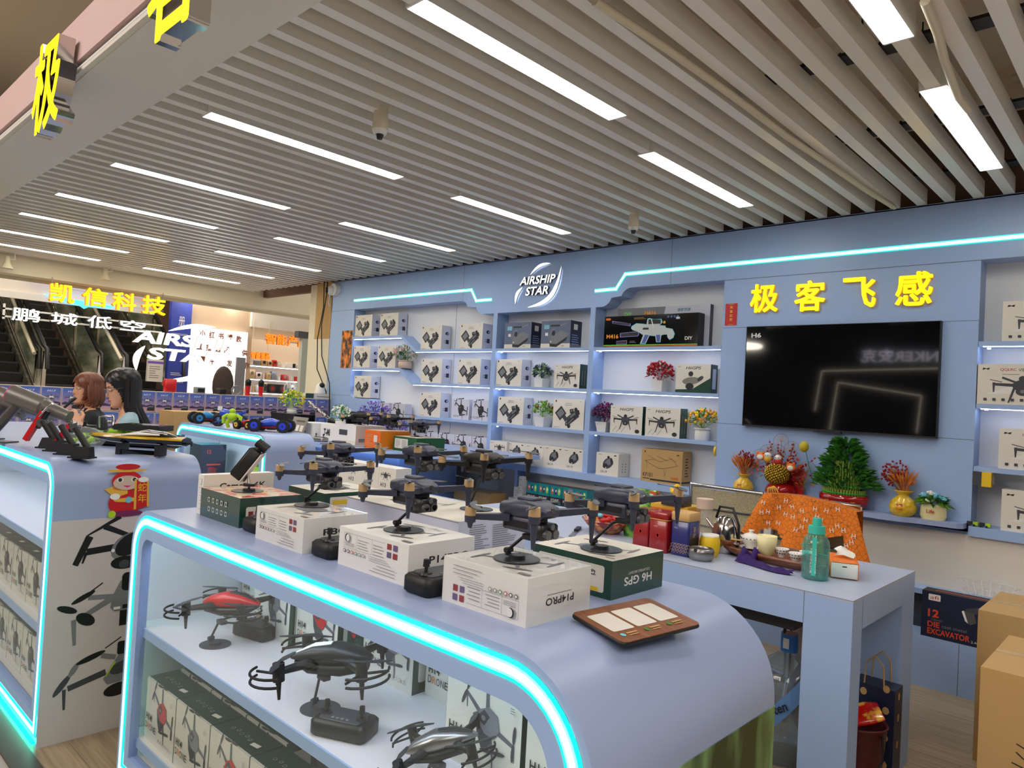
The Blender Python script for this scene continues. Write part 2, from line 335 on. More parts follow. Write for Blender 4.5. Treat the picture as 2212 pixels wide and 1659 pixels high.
# ================================================================ DISPLAY WALL
YF, YB = 4.505, 4.655
b = MB(); b.box(-7.12, 1.5, YB+.02, YB+.10, 0, 2.6, 'beam'); tag(b.build('wall_back'), kind='structure')
wall = empty('display_wall', (0, YF, 0)); tag(wall, 'long pale blue display wall with lit shelves, header and television panel', 'shelving')
def W(mb, n, lab=None):
    o = mb.build(n, wall, (0, -YF, 0))
    if lab: o['label'] = lab
    return o
def arcpts(cx, cz, r, a0, a1, n=8): return [(cx+r*math.cos(math.radians(a0+(a1-a0)*i/n)), cz+r*math.sin(math.radians(a0+(a1-a0)*i/n))) for i in range(n+1)]
def prismXZ(b, pts, y0, y1, m, edge=None):
    n = len(pts); vs = [(p[0], y0, p[1]) for p in pts]+[(p[0], y1, p[1]) for p in pts]
    b.add(vs, [tuple(range(n)), tuple(range(2*n-1, n-1, -1))], m); b.add(vs, [(i, n+i, n+(i+1) % n, (i+1) % n) for i in range(n)], edge or m)
# header with the two rounded steps
low, hi = 2.128, 2.262
b = MB()
S1 = [(-4.93, hi)] + arcpts(-4.93+.0, hi-.09, .09, 90, 20, 5) + arcpts(-4.64, low+.10, .10, 200, 270, 5) + [(-4.55, low)]
S2 = [(-3.33, low)] + arcpts(-3.33, low+.10, .10, 270, 340, 5) + arcpts(-3.06, hi-.09, .09, 160, 90, 5) + [(-2.3, hi)]
bot = [(-7.10, hi)] + S1 + S2 + [(1.5, hi)]
for i in range(len(bot)-1):
    (xa, za), (xb, zb) = bot[i], bot[i+1]
    if xb-xa < 1e-6: continue
    b.add([(xa, YF, za), (xb, YF, zb), (xb, YF, 2.597), (xa, YF, 2.597)], [(0, 1, 2, 3)], 'blue')
    b.add([(xa, YF, za), (xb, YF, zb), (xb, YB, zb), (xa, YB, za)], [(0, 3, 2, 1)], 'blue')
b.box(-7.10, 1.5, YF, YB, 2.59, 2.60, 'blue'); b.box(-7.10, -7.09, YF, YB, hi, 2.6, 'blue')
fr = Fr((0, YF, 0), (1, 0, 0), (0, 0, 1))
for xs in (-4.915, -2.727, -.55): b.line(fr, xs, hi, xs, 2.597, .003, 'seam')
W(b, 'header_panel')
b = MB(); fr = Fr((0, YF, 0), (1, 0, 0), (0, 0, 1))
for n_, pts in (('l', [(-6.65, 2.36), (-4.80, 2.356), (-4.73, 2.252), (-4.54, 2.252)]), ('r', [(-3.385, 2.256), (-3.195, 2.259), (-3.117, 2.366), (-.2, 2.367)])):
    for mat, wd, y in (('led_teal', .030, YF-.004), ('led_wall', .020, YF-.006)):
        q = MB()
        for i in range(len(pts)-1):
            d = Vector((pts[i+1][0]-pts[i][0], pts[i+1][1]-pts[i][1])).normalized(); e = .010
            q.line(Fr((0, y, 0), (1, 0, 0), (0, 0, 1)), pts[i][0]-d.x*e, pts[i][1]-d.y*e, pts[i+1][0]+d.x*e, pts[i+1][1]+d.y*e, wd, mat)
        b.v_off = len(b.v); b.add(q.v, q.f, mat)
W(b, 'led_strip', 'glowing mint light line stepping along the header')
# left side panel, bay dividers and right hand bay sides
b = MB(); b.box(-7.10, -6.645, YF, YB, .0, hi, 'blue'); fr = Fr((0, YF, 0), (1, 0, 0), (0, 0, 1)); b.line(fr, -7.1, hi-.002, -6.645, hi-.002, .003, 'seam'); b.line(fr, -7.1, 1.32, -6.645, 1.32, .003, 'seam'); W(b, 'side_panel')
for x, zt in ((-4.475, low), (-3.405, low)): b = MB(); b.box(x-.024, x+.024, YF, YB, .835, zt, 'blue'); W(b, 'divider')
b = MB(); b.box(-6.645, -2.30, YB-.006, YB, .78, hi, 'bay_white'); b.box(-.83, 1.5, YB-.006, YB, .78, hi, 'bay_white')
b.box(-5.15, -5.147, YB-.007, YB-.005, .85, hi, 'seam'); W(b, 'back_panel')
# television panel
b = MB(); b.box(-2.308, -.825, YF, YB, .80, hi, 'blue'); fr = Fr((0, YF, 0), (1, 0, 0), (0, 0, 1))
b.line(fr, -2.308, hi-.003, -.825, hi-.003, .004, 'seam'); b.line(fr, -2.308, 1.935, -.825, 1.933, .003, 'seam'); b.line(fr, -2.308, 1.291, -.825, 1.291, .003, 'seam'); W(b, 'television_panel')
# shelves
def shelf(x0, x1, z, led=True, step=None):
    b = MB()
    if step:
        xm0, xm1, z2 = step
        pts = [(x0, z-.030), (xm0-.01, z-.030), (xm1-.02, z2-.026), (x1, z2-.026), (x1, z2), (xm1, z2), (xm0, z), (x0, z)]
        prismXZ(b, pts, YF, YB, 'blue'); o = W(b, 'shelf'); segs = [(x0+.02, xm0-.02, z-.030), (xm1, x1-.01, z2-.026)]
    else:
        b.box(x0, x1, YF, YB, z-.026, z, 'blue'); o = W(b, 'shelf'); segs = [(x0+.02, x1-.01, z-.026)]
    if led:
        q = MB()
        for a, c, zz in segs: q.box(a, c, YF+.006, YF+.016, zz-.003, zz, 'led_white')
        q.build('led_strip', o)
shelf(-6.645, -4.50, 1.964, step=(-5.79, -5.56, 1.815)); shelf(-6.645, -4.50, 1.630, step=(-5.79, -5.57, 1.492)); shelf(-5.60, -4.50, 1.166, led=False)
for x0, x1 in ((-4.45, -3.43), (-3.38, -2.31)):
    shelf(x0, x1, 1.815); shelf(x0, x1, 1.489); shelf(x0, x1, 1.162, led=False)
for z in (1.820, 1.487, 1.152): shelf(-.822, 1.5, z, led=z > 1.2)
# the rounded lower panel of the left bay
b = MB(); pts = [(-6.645, .835), (-6.645, 1.40)] + arcpts(-6.545, 1.40, .10, 180, 270, 6) + [(-6.28, 1.30), (-6.18, 1.26)] + arcpts(-6.18, 1.16, .10, 90, 0, 6) + [(-6.08, .835)]
n = len(pts); b.add([(p[0], YF, p[1]) for p in pts]+[(p[0], YB, p[1]) for p in pts], [tuple(range(n))], 'blue'); b.add([(p[0], YF, p[1]) for p in pts]+[(p[0], YB, p[1]) for p in pts], [(i, i+1, n+i+1, n+i) for i in range(n-1)], 'blue')
W(b, 'lower_panel')
b = MB(); b.box(-6.1, -2.30, YF-.03, YB, .783, .835, 'blue'); b.box(-.83, 1.5, YF-.03, YB, .783, .835, 'blue'); b.box(-2.3, -.83, YF, YB, .783, .835, 'blue'); W(b, 'sill')
# little downlights in the bay corners
b = MB()
for x in (-4.43, -3.36, -6.62, -.80):
    for z in (1.787, 1.460, 1.134): b.cyl((x+.02, YF+.035, z), (x+.02, YF+.035, z-.006), .008, .008, 'led_white', 10)
W(b, 'downlight')
# curved plant shelf below the television
b = MB(); pts = [(-2.30, 4.40), (-2.0, 4.375), (-1.62, 4.37), (-1.35, 4.36), (-1.22, 4.35), (-1.12, 4.36), (-1.05, 4.385), (-.93, 4.395), (-.87, 4.40), (-.845, 4.43), (-.84, YF), (-2.30, YF)]
n = len(pts); vs = [(x, y, z) for z in (.820, .848) for x, y in pts]; b.add(vs, [tuple(range(n-1, -1, -1)), tuple(range(n, 2*n)), ] + [(i, (i+1) % n, n+(i+1) % n, n+i) for i in range(n)], 'blue_top')
tag(b.build('wall_shelf'), 'curved pale blue ledge below the television carrying vases', 'shelf')
# lower cabinets
b = MB(); b.box(-2.4, 1.5, 4.50, YB+.01, .45, .785, 'beam'); b.box(-2.4, 1.5, 4.375, YB, .452, .480, 'blue'); b.box(-2.4, 1.5, 4.44, 4.46, .26, .452, 'grey_dark'); b.box(-2.4, 1.5, 4.267, YB, 0, .262, 'blue')
fr = Fr((0, 4.267, 0), (1, 0, 0), (0, 0, 1))
for x in (-1.6, -.81, -.2): b.line(fr, x, 0, x, .26, .003, 'seam')
tag(b.build('base_cabinet'), 'low pale blue base cabinet with open niche along the floor by the wall', 'cabinet')
b = MB(); b.box(-3.83, -2.4, 4.30, YB, 0, .02, 'blue'); b.box(-4.14, -2.4, 4.50, YB, 0, .50, 'blue'); b.box(-4.14, -4.11, YF, YB, .5, .785, 'blue'); b.box(-3.95, -2.4, YF+.1, YB, .5, .783, 'beam'); b.box(-2.9, -2.87, YF, YB, .5, .785, 'blue')
tag(b.build('base_cabinet'), 'pale blue base cabinet under the shelves, holding turquoise boxes', 'cabinet')
# television
tv = empty('television', (-1.555, YF-.03, 1.61)); tag(tv, 'large black wall television, switched off with small mark in its corner', 'television')
b = MB(); b.box(-.561, .561, -.008, .028, -.324, .324, 'black'); b.build('frame', tv)
M('screen', (7, 8, 12), .06, coat=.6)
b = MB(); b.box(-.556, .556, -.0095, -.008, -.314, .320, 'screen'); fr = Fr((0, -.0097, 0), (1, 0, 0), (0, 0, 1)); M('tv_text', (176, 176, 176), emit=.25); b.text(fr, 'H6', -.525, .250, .030, 'tv_text', bold=.03, w=.066); b.build('screen', tv)
b = MB(); b.box(-.10, .06, -.012, .01, -.334, -.324, 'black'); b.build('sensor_bar', tv)
# wall letters
def bold_char(b, fr, ch, x, z, w_, h_, m, side, ext, e, k=0):
    q = 0
    for dx, dz in ((0, 0), (e, 0), (-e, 0), (0, e), (0, -e), (e*.7, e*.7), (-e*.7, e*.7), (e*.7, -e*.7), (-e*.7, -e*.7)):
        b.text(fr, ch, x+e+dx, z+e+dz, h_-2*e, m, w=w_-2*e, ext=ext, side=side, k=k+q); q += .00006 
for i, (ch, xa, xb, za, zb, what) in enumerate((('极', -2.110, -1.922, 2.026, 2.213, 'leftmost'), ('客', -1.818, -1.628, 2.020, 2.213, 'second'), ('飞', -1.528, -1.340, 2.028, 2.210, 'third'), ('感', -1.237, -1.046, 2.026, 2.220, 'rightmost'))):
    o = empty('sign_character', (xa, YF-.012, za)); tag(o, 'glowing yellow character above the television, %s of the four' % what, 'sign', 'yellow characters above the television')
    b = MB(); bold_char(b, Fr((0, 0, 0), (1, 0, 0), (0, 0, 1)), ch, 0, 0, xb-xa, zb-za, 'yellow_lit', 'yellow_side', .010, .0045, 0); b.build('letter', o)
# airship star logo
def crescent(b, fr, p0, p1, bulge, thick, m, n=16, ext=.012, side=None, k=.012):
    """blade between two points, bulging to one side"""
    p0 = Vector(p0); p1 = Vector(p1); d = p1-p0; q = Vector((-d.y, d.x)).normalized()
    A, B = [], []
    for i in range(n+1):
        t = i/n; s_ = math.sin(math.pi*t); c = p0+d*t+q*bulge*s_; A.append(c+q*thick*s_**.8*.5); B.append(c-q*thick*s_**.8*.5)
    vs = [fr.P(p.x, p.y, k+ext) for p in A+B]+[fr.P(p.x, p.y, k) for p in A+B]; N = n+1
    b.add(vs, [(i, N+i, N+i+1, i+1) for i in range(n)], m)
    b.add(vs, [(i, i+1, 2*N+i+1, 2*N+i) for i in range(n)]+[(N+i+1, N+i, 3*N+i, 3*N+i+1) for i in range(n)], side or m)
def logo(fr, W_, H_, parent, m, side, ext):
    b = MB()
    b.text(fr, 'AIRSHIP', .09*W_, .545*H_, .185*H_, m, bold=.012, w=.70*W_, shear=.25, ext=ext, side=side, k=.012)
    b.text(fr, 'STAR', .22*W_, .295*H_, .19*H_, m, bold=.012, w=.46*W_, shear=.25, ext=ext, side=side, k=.012); b.build('lettering', parent)
    b = MB(); crescent(b, fr, (.02*W_, .12*H_), (.16*W_, .50*H_), .10*W_*.5, .06*W_, m, ext=ext, side=side); b.build('swoosh', parent)
    b = MB(); crescent(b, fr, (.30*W_, .76*H_), (.70*W_, .98*H_), .055*W_, .045*W_, m, ext=ext, side=side); b.build('swoosh', parent)
    b = MB(); crescent(b, fr, (.28*W_, .02*H_), (.92*W_, .90*H_), -.20*W_, .075*W_, m, ext=ext, side=side); b.build('swoosh', parent)
lg = empty('logo_sign', (-4.236, YF, 2.150)); tag(lg, 'white backlit oval logo sign on the blue header between light lines', 'sign')
logo(Fr((0, 0, 0), (1, 0, 0), (0, 0, 1)), .548, .37, lg, 'white_lit', 'grey_dark', .010)
# paper posters
b = MB(); b.box(-2.290, -2.205, YF-.003, YF-.0005, 1.950, 2.098, 'red'); fr = Fr((-2.290, YF-.003, 1.950), (1, 0, 0), (0, 0, 1))
for i, c in enumerate('萬事如意'): b.text(fr, c, .0425, .110-.027*i, .021, 'gold_print', align='c', bold=.02)
for cz in (.006, .142):
    for r in (.020, .014): b.line(fr, .0425-r, cz, .0425+r, cz, .003, 'gold_print')
tag(b.build('red_poster'), 'narrow red new year poster with gold characters left of the television', 'poster')
noise_mix('fire', (20, 10, 8), (250, 140, 20), (1, 1, .6), 18, 6, .4, .42, .62)
b = MB(); b.box(-6.852, -6.655, YF-.003, YF-.0005, 1.622, 2.035, 'fire'); tag(b.build('poster'), 'tall poster of orange flames at the left end of the wall', 'poster')
def tape_measure(x, y, z, lab):
    t = empty('tape_dispenser', (x, y, z)); tag(t, lab, 'dispenser'); b = MB(); b.box(-.045, -.005, 0, .05, -.035, .035, 'grey_dark'); b.box(-.005, .038, -.002, .052, -.038, .038, 'yellow'); b.build('body', t)
    b = MB(); b.box(.038, .050, .01, .04, -.02, .02, 'silver'); b.build('clip', t)
tape_measure(-.775, YF-.02, 1.088, 'yellow and black device stuck under the right bay shelf')
b = MB(); b.cyl((-2.322, YF+.02, 1.10), (-2.309, YF+.02, 1.10), .036, .036, 'yellow', 20); tag(b.build('tape_roll'), 'yellow roll on the side panel above the brown carton', 'tape')
# dome camera at the wall's top left corner
c = empty('security_camera', (-7.02, YF-.0, 2.50)); tag(c, 'white dome security camera at the top left corner of the display wall', 'camera')
b = MB(); b.cyl((0, 0, 0), (0, -.05, 0), .075, .068, 'white', 24); b.build('base', c)
b = MB(); b.ell((-.03, -.05, -.01), (.055, .05, .055), 'white'); b.cyl((-.05, -.085, -.01), (-.06, -.105, -.012), .034, .03, 'black_gloss', 18); b.build('lens_housing', c)
b = MB(); b.tube([(-.05, 0, .0), (-.10, -.02, -.04), (-.13, -.01, -.14), (-.12, 0, -.18)], .008, 'white'); b.build('cable', c)
# black cables hanging at the corner
for k, (pts, lab) in enumerate(((([(-7.16, 4.47, 2.62), (-7.15, 4.46, 2.45), (-7.2, 4.45, 2.1), (-7.14, 4.44, 1.75), (-6.98, 4.46, 1.45), (-6.94, 4.46, 1.15), (-6.95, 4.46, .9)]), 'thick bundle cable hanging between column and blue wall'), ([(-7.22, 4.46, 2.66), (-7.18, 4.45, 2.3), (-7.25, 4.44, 1.95), (-7.22, 4.44, 1.6), (-7.02, 4.45, 1.35), (-7.00, 4.45, .95)], 'thin black cable looping widest beside the cream column'))):
    b = MB(); b.tube(pts, .006, 'black', 6); tag(b.build('hanging_cable'), lab, 'cable')
# ================================================================ DISPLAY CASES WITH LIGHT RIBBON
M('led_mid', (120, 250, 226), emit=.9)
def profile(x0, x1, zt, rl, rr, d=0, zb=0, n=12):
    """arch outline from bottom left over the top to bottom right, inset by d"""
    x0 += d; x1 -= d; zt -= d; rl = max(rl-d, .004); rr = max(rr-d, .004)
    p = [(x0, zb)]
    p += [(x0+rl-rl*math.cos(math.pi/2*i/n), zt-rl+rl*math.sin(math.pi/2*i/n)) for i in range(n+1)]
    p += [(x1-rr+rr*math.sin(math.pi/2*i/n), zt-rr+rr*math.cos(math.pi/2*i/n)) for i in range(n+1)]
    return p+[(x1, zb)]
def ring(b, A, B, yA, yB, m, close=True):
    n = len(A); vs = [(p[0], yA, p[1]) for p in A]+[(p[0], yB, p[1]) for p in B]
    b.add(vs, [(i, i+1, n+i+1, n+i) for i in range(n-1)]+([(n-1, 0, n, 2*n-1)] if close else []), m)
def case(name, lab, x0, x1, y0, y1, zt, rl, rr, shelves, side='panel_white', side_z=.7, zb=.10, endart=None, backopen=False):
    c = empty(name, ((x0+x1)/2, y0, 0)); tag(c, lab, 'display case'); off = (-(x0+x1)/2, -y0, 0)
    def Pt(b, n, l=None, par=None):
        o = b.build(n, par or c, off if par is None else None)
        if l: o['label'] = l
        return o
    O = profile(x0, x1, zt, rl, rr); b = MB()
    n = len(O); vs = [(p[0], y0, p[1]) for p in O]+[(p[0], y1, p[1]) for p in O]
    b.add(vs, [(i, n+i, n+i+1, i+1) for i in range(n-1)], 'blue_top', True)
    I = profile(x0, x1, zt, rl, rr, .02); vs = [(p[0], y0+.03, p[1]) for p in I]+[(p[0], y1-.02, p[1]) for p in I]
    b.add(vs, [(i, i+1, n+i+1, n+i) for i in range(n-1)], 'case_white', True)
    b.box(x0+.02, x1-.02, y0+.02, y1, zb-.02, zb, 'case_white'); b.box(x0+.01, x1-.01, y0+.004, y0+.02, 0, zb, 'blue')
    ring(b, O, I, y1, y1, 'blue', False); Pt(b, 'shell')
    b = MB(); vs = [(p[0], y1-.012, p[1]) for p in O]+[(p[0], y1-.004, p[1]) for p in O]; b.add(vs, [tuple(range(n)), tuple(range(2*n-1, n-1, -1))], 'case_white'); Pt(b, 'back_panel')
    ov = .002
    for X, s_ in ((x1, 1), (x0, -1)):
        b = MB(); b.box(X-.001 if s_ > 0 else X-ov, X+ov if s_ > 0 else X+.001, y0+.001, y1, 0.0, side_z, side)
        if endart and s_ > 0: endart(b, Fr((X+ov, y0, 0), (0, 1, 0), (0, 0, 1)))
        Pt(b, 'end_panel')
    # front frame, ring-shaped, with recessed light ribbon
    b = MB(); D = [0, .016, .056, .095]; R = [profile(x0, x1, zt, rl, rr, d, zb=(0 if k == 0 else zb*.2+ (d if k else 0)*.9)) for k, d in enumerate(D)]
    ring(b, R[0], R[1], y0, y0, 'blue'); ring(b, R[2], R[3], y0, y0, 'blue'); ring(b, R[3], R[3], y0, y0+.03, 'blue_edge'); Pt(b, 'front_frame')
    b = MB(); q = [profile(x0, x1, zt, rl, rr, d, zb=zb*.2+d*.9) for d in (.016, .024, .029, .043, .048, .056)]
    ring(b, q[0], q[1], y0-.001, y0-.004, 'led_teal'); ring(b, q[1], q[2], y0-.004, y0-.0045, 'led_mid'); ring(b, q[2], q[3], y0-.0045, y0-.0045, 'led_core'); ring(b, q[3], q[4], y0-.0045, y0-.004, 'led_mid'); ring(b, q[4], q[5], y0-.004, y0-.001, 'led_teal'); Pt(b, 'light_ribbon', 'glowing turquoise light ribbon around the front')
    b = MB(); b.box(x0+.02, x1-.02, y0-.012, y0-.002, .012, .020, 'floor_glow_teal' if 'floor_glow_teal' in MATS else M('floor_glow_teal', (0, 235, 190), emit=5)); Pt(b, 'added_floor_glow')  # added glowing strip at the foot, casts the teal tint on the floor
    b = MB(); G = profile(x0, x1, zt, rl, rr, .090, zb=zb*.2+.08); n2 = len(G); b.add([(p[0], y0+.014, p[1]) for p in G], [tuple(range(n2-1, -1, -1))], 'case_glass'); Pt(b, 'glass_pane')
    b = MB(); b.box(x0+.14, x1-.20, y0+.045, y0+.065, zt-.034, zt-.022, 'led_white'); Pt(b, 'interior_fill')  # hidden strip behind the frame top, added to brighten the case interior
    for z in shelves:
        b = MB(); b.box(x0+.022, x1-.022, y0+.028, y1-.02, z-.028, z, 'case_white'); b.box(x0+.022, x1-.022, y0+.022, y0+.028, z-.03, z, 'blue'); Pt(b, 'shelf')
    return c
def green_art():
    noise_mix('green_picture', (34, 58, 24), (140, 186, 122), (1, 3.0, .8), 3.0, 3, .3, .40, .66)
green_art()
# main case in the foreground
case('display_case', 'foreground curved display case with drones on its pale blue top', -2.63, -.655, .94, 1.61, .93, .14, .20, (.53, .165), side='green_picture', side_z=.715)
# left case with printed drones on its end
def drone_print(b, fr, cy, kind):
    g = {'a': 'drone_dark', 'b': 'grey', 'c': 'grey_dark'}[kind]; bl = 'black'
    x = .46                                                            # body centre along the end panel
    if kind == 'a':
        b.line(fr, .29, cy, .44, cy+.012, .030, 'drone_dark'); b.line(fr, .36, cy+.11, .47, cy+.06, .026, 'drone_dark', .02)
        b.line(fr, .245, cy-.055, .30, cy+.07, .026, bl, .034); b.line(fr, .29, cy, .275, cy-.05, .014, bl, .008); b.line(fr, .29, cy+.075, .43, cy+.15, .007, bl, .02)
        b.oval(fr, .475, cy+.01, .085, .058, 'grey', .5); b.oval(fr, .48, cy+.018, .072, .046, 'drone_dark', .55); b.oval(fr, .46, cy-.065, .062, .030, bl); b.oval(fr, .46, cy-.072, .024, .02, 'grey_dark'); b.oval(fr, .405, cy-.005, .008, .008, 'white')
    elif kind == 'b':
        b.line(fr, .31, cy+.06, .43, cy+.05, .022, 'grey'); b.line(fr, .28, cy-.03, .42, cy+.045, .022, 'grey', .03); b.line(fr, .255, cy-.03, .265, cy-.145, .022, 'grey', .014)
        b.oval(fr, .29, cy+.065, .055, .012, bl, .45); b.line(fr, .31, cy+.08, .37, cy+.12, .006, bl); b.oval(fr, .225, cy+.02, .045, .015, bl, -.35); b.oval(fr, .305, cy-.035, .045, .026, 'drone_dark', -.5)
        b.poly(fr, [(.41, cy), (.43, cy-.02), (.55, cy-.02), (.55, cy+.12), (.45, cy+.12), (.42, cy+.06)], 'grey'); b.rrect(fr, .455, .54, cy+.07, cy+.155, .02, bl); b.rect(fr, .455, .54, cy-.09, cy-.02, bl); b.rect(fr, .425, .455, cy-.012, cy, 'white'); b.rect(fr, .465, .53, cy-.012, cy+.006, bl)
    else:
        b.line(fr, .25, cy-.03, .41, cy+.01, .026, 'grey_dark', .03); b.line(fr, .235, cy-.03, .24, cy-.12, .016, 'grey_dark', .010); b.oval(fr, .225, cy-.01, .055, .014, 'grey_dark', .9); b.oval(fr, .27, cy+.05, .035, .013, 'grey', 1.0)
        b.oval(fr, .34, cy+.09, .065, .013, bl, .3); b.line(fr, .40, cy+.12, .47, cy+.16, .005, bl); b.line(fr, .385, cy+.09, .45, cy+.07, .022, 'grey')
        b.poly(fr, [(.40, cy-.02), (.47, cy+.09), (.55, cy+.10), (.55, cy-.04), (.42, cy-.05)], 'grey'); b.oval(fr, .48, cy+.02, .055, .028, 'grey_dark', .3); b.oval(fr, .47, cy-.08, .065, .030, bl, .1); b.rrect(fr, .455, .53, cy+.08, cy+.14, .01, bl); b.line(fr, .41, cy-.01, .45, cy+.05, .006, 'lime')
def end_art(b, fr):
    for cy, k in ((.70, 'a'), (.475, 'b'), (.22, 'c')):
        g = Fr(fr.P(-.115, cy-cy*.84), fr.u, fr.v); g.su = .84
        q = MB(); f0 = Fr((0, 0, 0), (1, 0, 0), (0, 0, 1)); drone_print(q, f0, cy, k)
        for f, mi in zip(q.f, q.mi): b.add([fr.P(.068+(q.v[i][0]-.225)*.80, cy+(q.v[i][2]-cy)*.84, -q.v[i][1]) for i in f], [tuple(range(len(f)))], q.ms[mi])
case('display_case', 'left display case with drone pictures on its white end panel', -5.6, -3.02, .80, 1.34, 1.05, .12, .11, (.72, .40), side='panel_white', side_z=.824, endart=end_art)
case('display_case', 'middle display case behind, framed by a turquoise light ribbon, toy cars on top', -5.86, -4.40, 2.37, 2.735, 1.05, .13, .12, (.62, .30), side='blue', side_z=.6)
# desk
M('desk_top', (176, 186, 210), .32, spec=.6)
dk = empty('desk', (-1.6, 2.9, 0)); tag(dk, 'pale blue parsons style desk carrying tea set and turquoise bottle', 'desk')
def Dk(b, n): b.build(n, dk, (1.6, -2.9, 0))
b = MB(); b.box(-2.9, -.785, 2.535, 3.28, .757, .765, 'desk_top'); b.box(-2.9, -.785, 2.535, 3.28, .655, .757, 'blue')
fr = Fr((0, 2.535, 0), (1, 0, 0), (0, 0, 1)); b.line(fr, -2.9, .7645, -.785, .7645, .0016, 'seam'); b.line(fr, -.945, .655, -.945, .765, .0018, 'seam'); fr = Fr((-.785, 0, 0), (0, 1, 0), (0, 0, 1)); b.line(fr, 2.535, .7645, 3.28, .7645, .0016, 'seam'); b.line(fr, 2.635, .655, 2.635, .765, .0018, 'seam'); Dk(b, 'desk_top')
for x0, x1, y0, y1 in ((-.945, -.785, 2.535, 2.635), (-.945, -.785, 3.12, 3.28), (-2.9, -2.74, 2.535, 2.635), (-2.9, -2.74, 3.12, 3.28)):
    b = MB(); b.box(x0, x1, y0, y1, 0, .655, 'blue'); Dk(b, 'leg')
b = MB(); b.box(-1.75, -1.0, 2.60, 3.20, .60, .650, 'black'); Dk(b, 'drawer_tray')
# back table with curved edge
b = MB(); pts = [(-6.2, 3.28), (-5.25, 3.23), (-4.64, 3.29), (-4.42, 3.38), (-4.15, 3.52), (-3.98, 3.64), (-3.88, 3.82), (-3.84, 4.05), (-3.84, 4.47), (-6.2, 4.47)]
n = len(pts); vs = [(x, y, z) for z in (.895, .93) for x, y in pts]; b.add(vs, [tuple(range(n-1, -1, -1))] + [(i, (i+1) % n, n+(i+1) % n, n+i) for i in range(n)], 'blue'); b.add(vs, [tuple(range(n, 2*n))], 'blue_top')
t = empty('display_table', (-5, 3.8, 0)); tag(t, 'long curved pale blue table behind, holding orange and green cartons', 'table'); b.build('table_top', t, (5, -3.8, 0))
b = MB(); b.box(-6.1, -4.75, 3.75, 4.4, 0, .895, 'blue'); b.build('table_base', t, (5, -3.8, 0))
M('led_blue', (150, 190, 255), emit=2.5); b = MB(); b.box(-6.0, -4.3, 3.70, 3.74, .875, .89, 'led_blue'); b.build('light_strip', t, (5, -3.8, 0))
b = MB(); b.box(-5.0, -3.35, 2.74, 3.30, 0, .683, 'blue'); tag(b.build('low_counter'), 'low pale blue counter carrying the row of white cartons', 'counter')
b = MB(); b.box(-7.32, -6.98, 1.0, 4.47, 0, .872, 'blue'); tag(b.build('stock_counter'), 'low counter under the wall of blue drone cartons', 'counter')
# ================================================================ CARTONS
def scribble(b, fr, x0, x1, y0, y1, n, m='ink_soft', seed=1, th=.35):
    r = random.Random(seed); st = (y1-y0)/n
    for i in range(n):
        y = y1-st*(i+1); b.rect(fr, x0, x0+(x1-x0)*r.uniform(.55, 1), y, y+st*th, m)
def art_quad(b, fr, cx, cy, s, body='grey', arm='ink_soft', dark='grey_dark'):
    arm = 'slate2' if body in ('grey', 'red') and dark == 'grey_dark' else dark
    if 'slate2' not in MATS: M('slate2', (96, 98, 108), .5)
    """tilted four-armed drone picture"""
    for (mx, my, a) in ((-.36, .26, 1.15), (-.02, .42, .1), (.42, -.12, 1.5), (.10, -.32, .15)):
        b.line(fr, cx, cy, cx+mx*s, cy+my*s, .075*s, arm, .045*s); b.line(fr, cx+mx*s, cy+my*s, cx+mx*s+.01*s, cy+(my-.17)*s, .03*s, arm, .015*s)
        for k in (-1, 1): b.oval(fr, cx+(mx+k*.10*math.cos(a))*s, cy+(my+.03+k*.10*math.sin(a))*s, .105*s, .024*s, dark, a)
    b.poly(fr, [(cx+x*s, cy+y*s) for x, y in ((-.20, .04), (-.16, -.16), (-.08, -.30), (.02, -.26), (.10, -.12), (.06, .04))], dark); b.poly(fr, [(cx+x*s, cy+y*s) for x, y in ((-.18, .02), (-.13, .13), (.02, .20), (.16, .14), (.20, -.02), (.12, -.14), (-.04, -.12))], body); b.poly(fr, [(cx+x*s, cy+y*s) for x, y in ((-.13, .08), (-.05, .15), (.04, .09), (-.04, -.03), (-.12, .0))], dark); b.oval(fr, cx-.06*s, cy+.05*s, .035*s, .03*s, 'ink_soft')
def art_flat(b, fr, cx, cy, s, body='ink', dark='ink'):
    """front view drone with spread arms"""
    for k in (-1, 1):
        b.line(fr, cx, cy, cx+k*.42*s, cy+.02*s, .06*s, dark, .045*s); b.line(fr, cx+k*.42*s, cy+.05*s, cx+k*.42*s, cy-.12*s, .045*s, dark, .02*s); b.line(fr, cx+k*.30*s, cy+.06*s, cx+k*.48*s, cy+.10*s, .012*s, dark); b.line(fr, cx+k*.06*s, cy+.04*s, cx+k*.30*s, cy+.14*s, .035*s, dark)
        b.line(fr, cx+k*.12*s, cy-.05*s, cx+k*.20*s, cy-.30*s, .04*s, dark, .02*s)
    b.oval(fr, cx, cy, .15*s, .10*s, body); b.oval(fr, cx, cy+.12*s, .06*s, .05*s, dark); b.oval(fr, cx, cy-.10*s, .10*s, .07*s, dark); b.oval(fr, cx, cy-.10*s, .035*s, .03*s, 'grey')
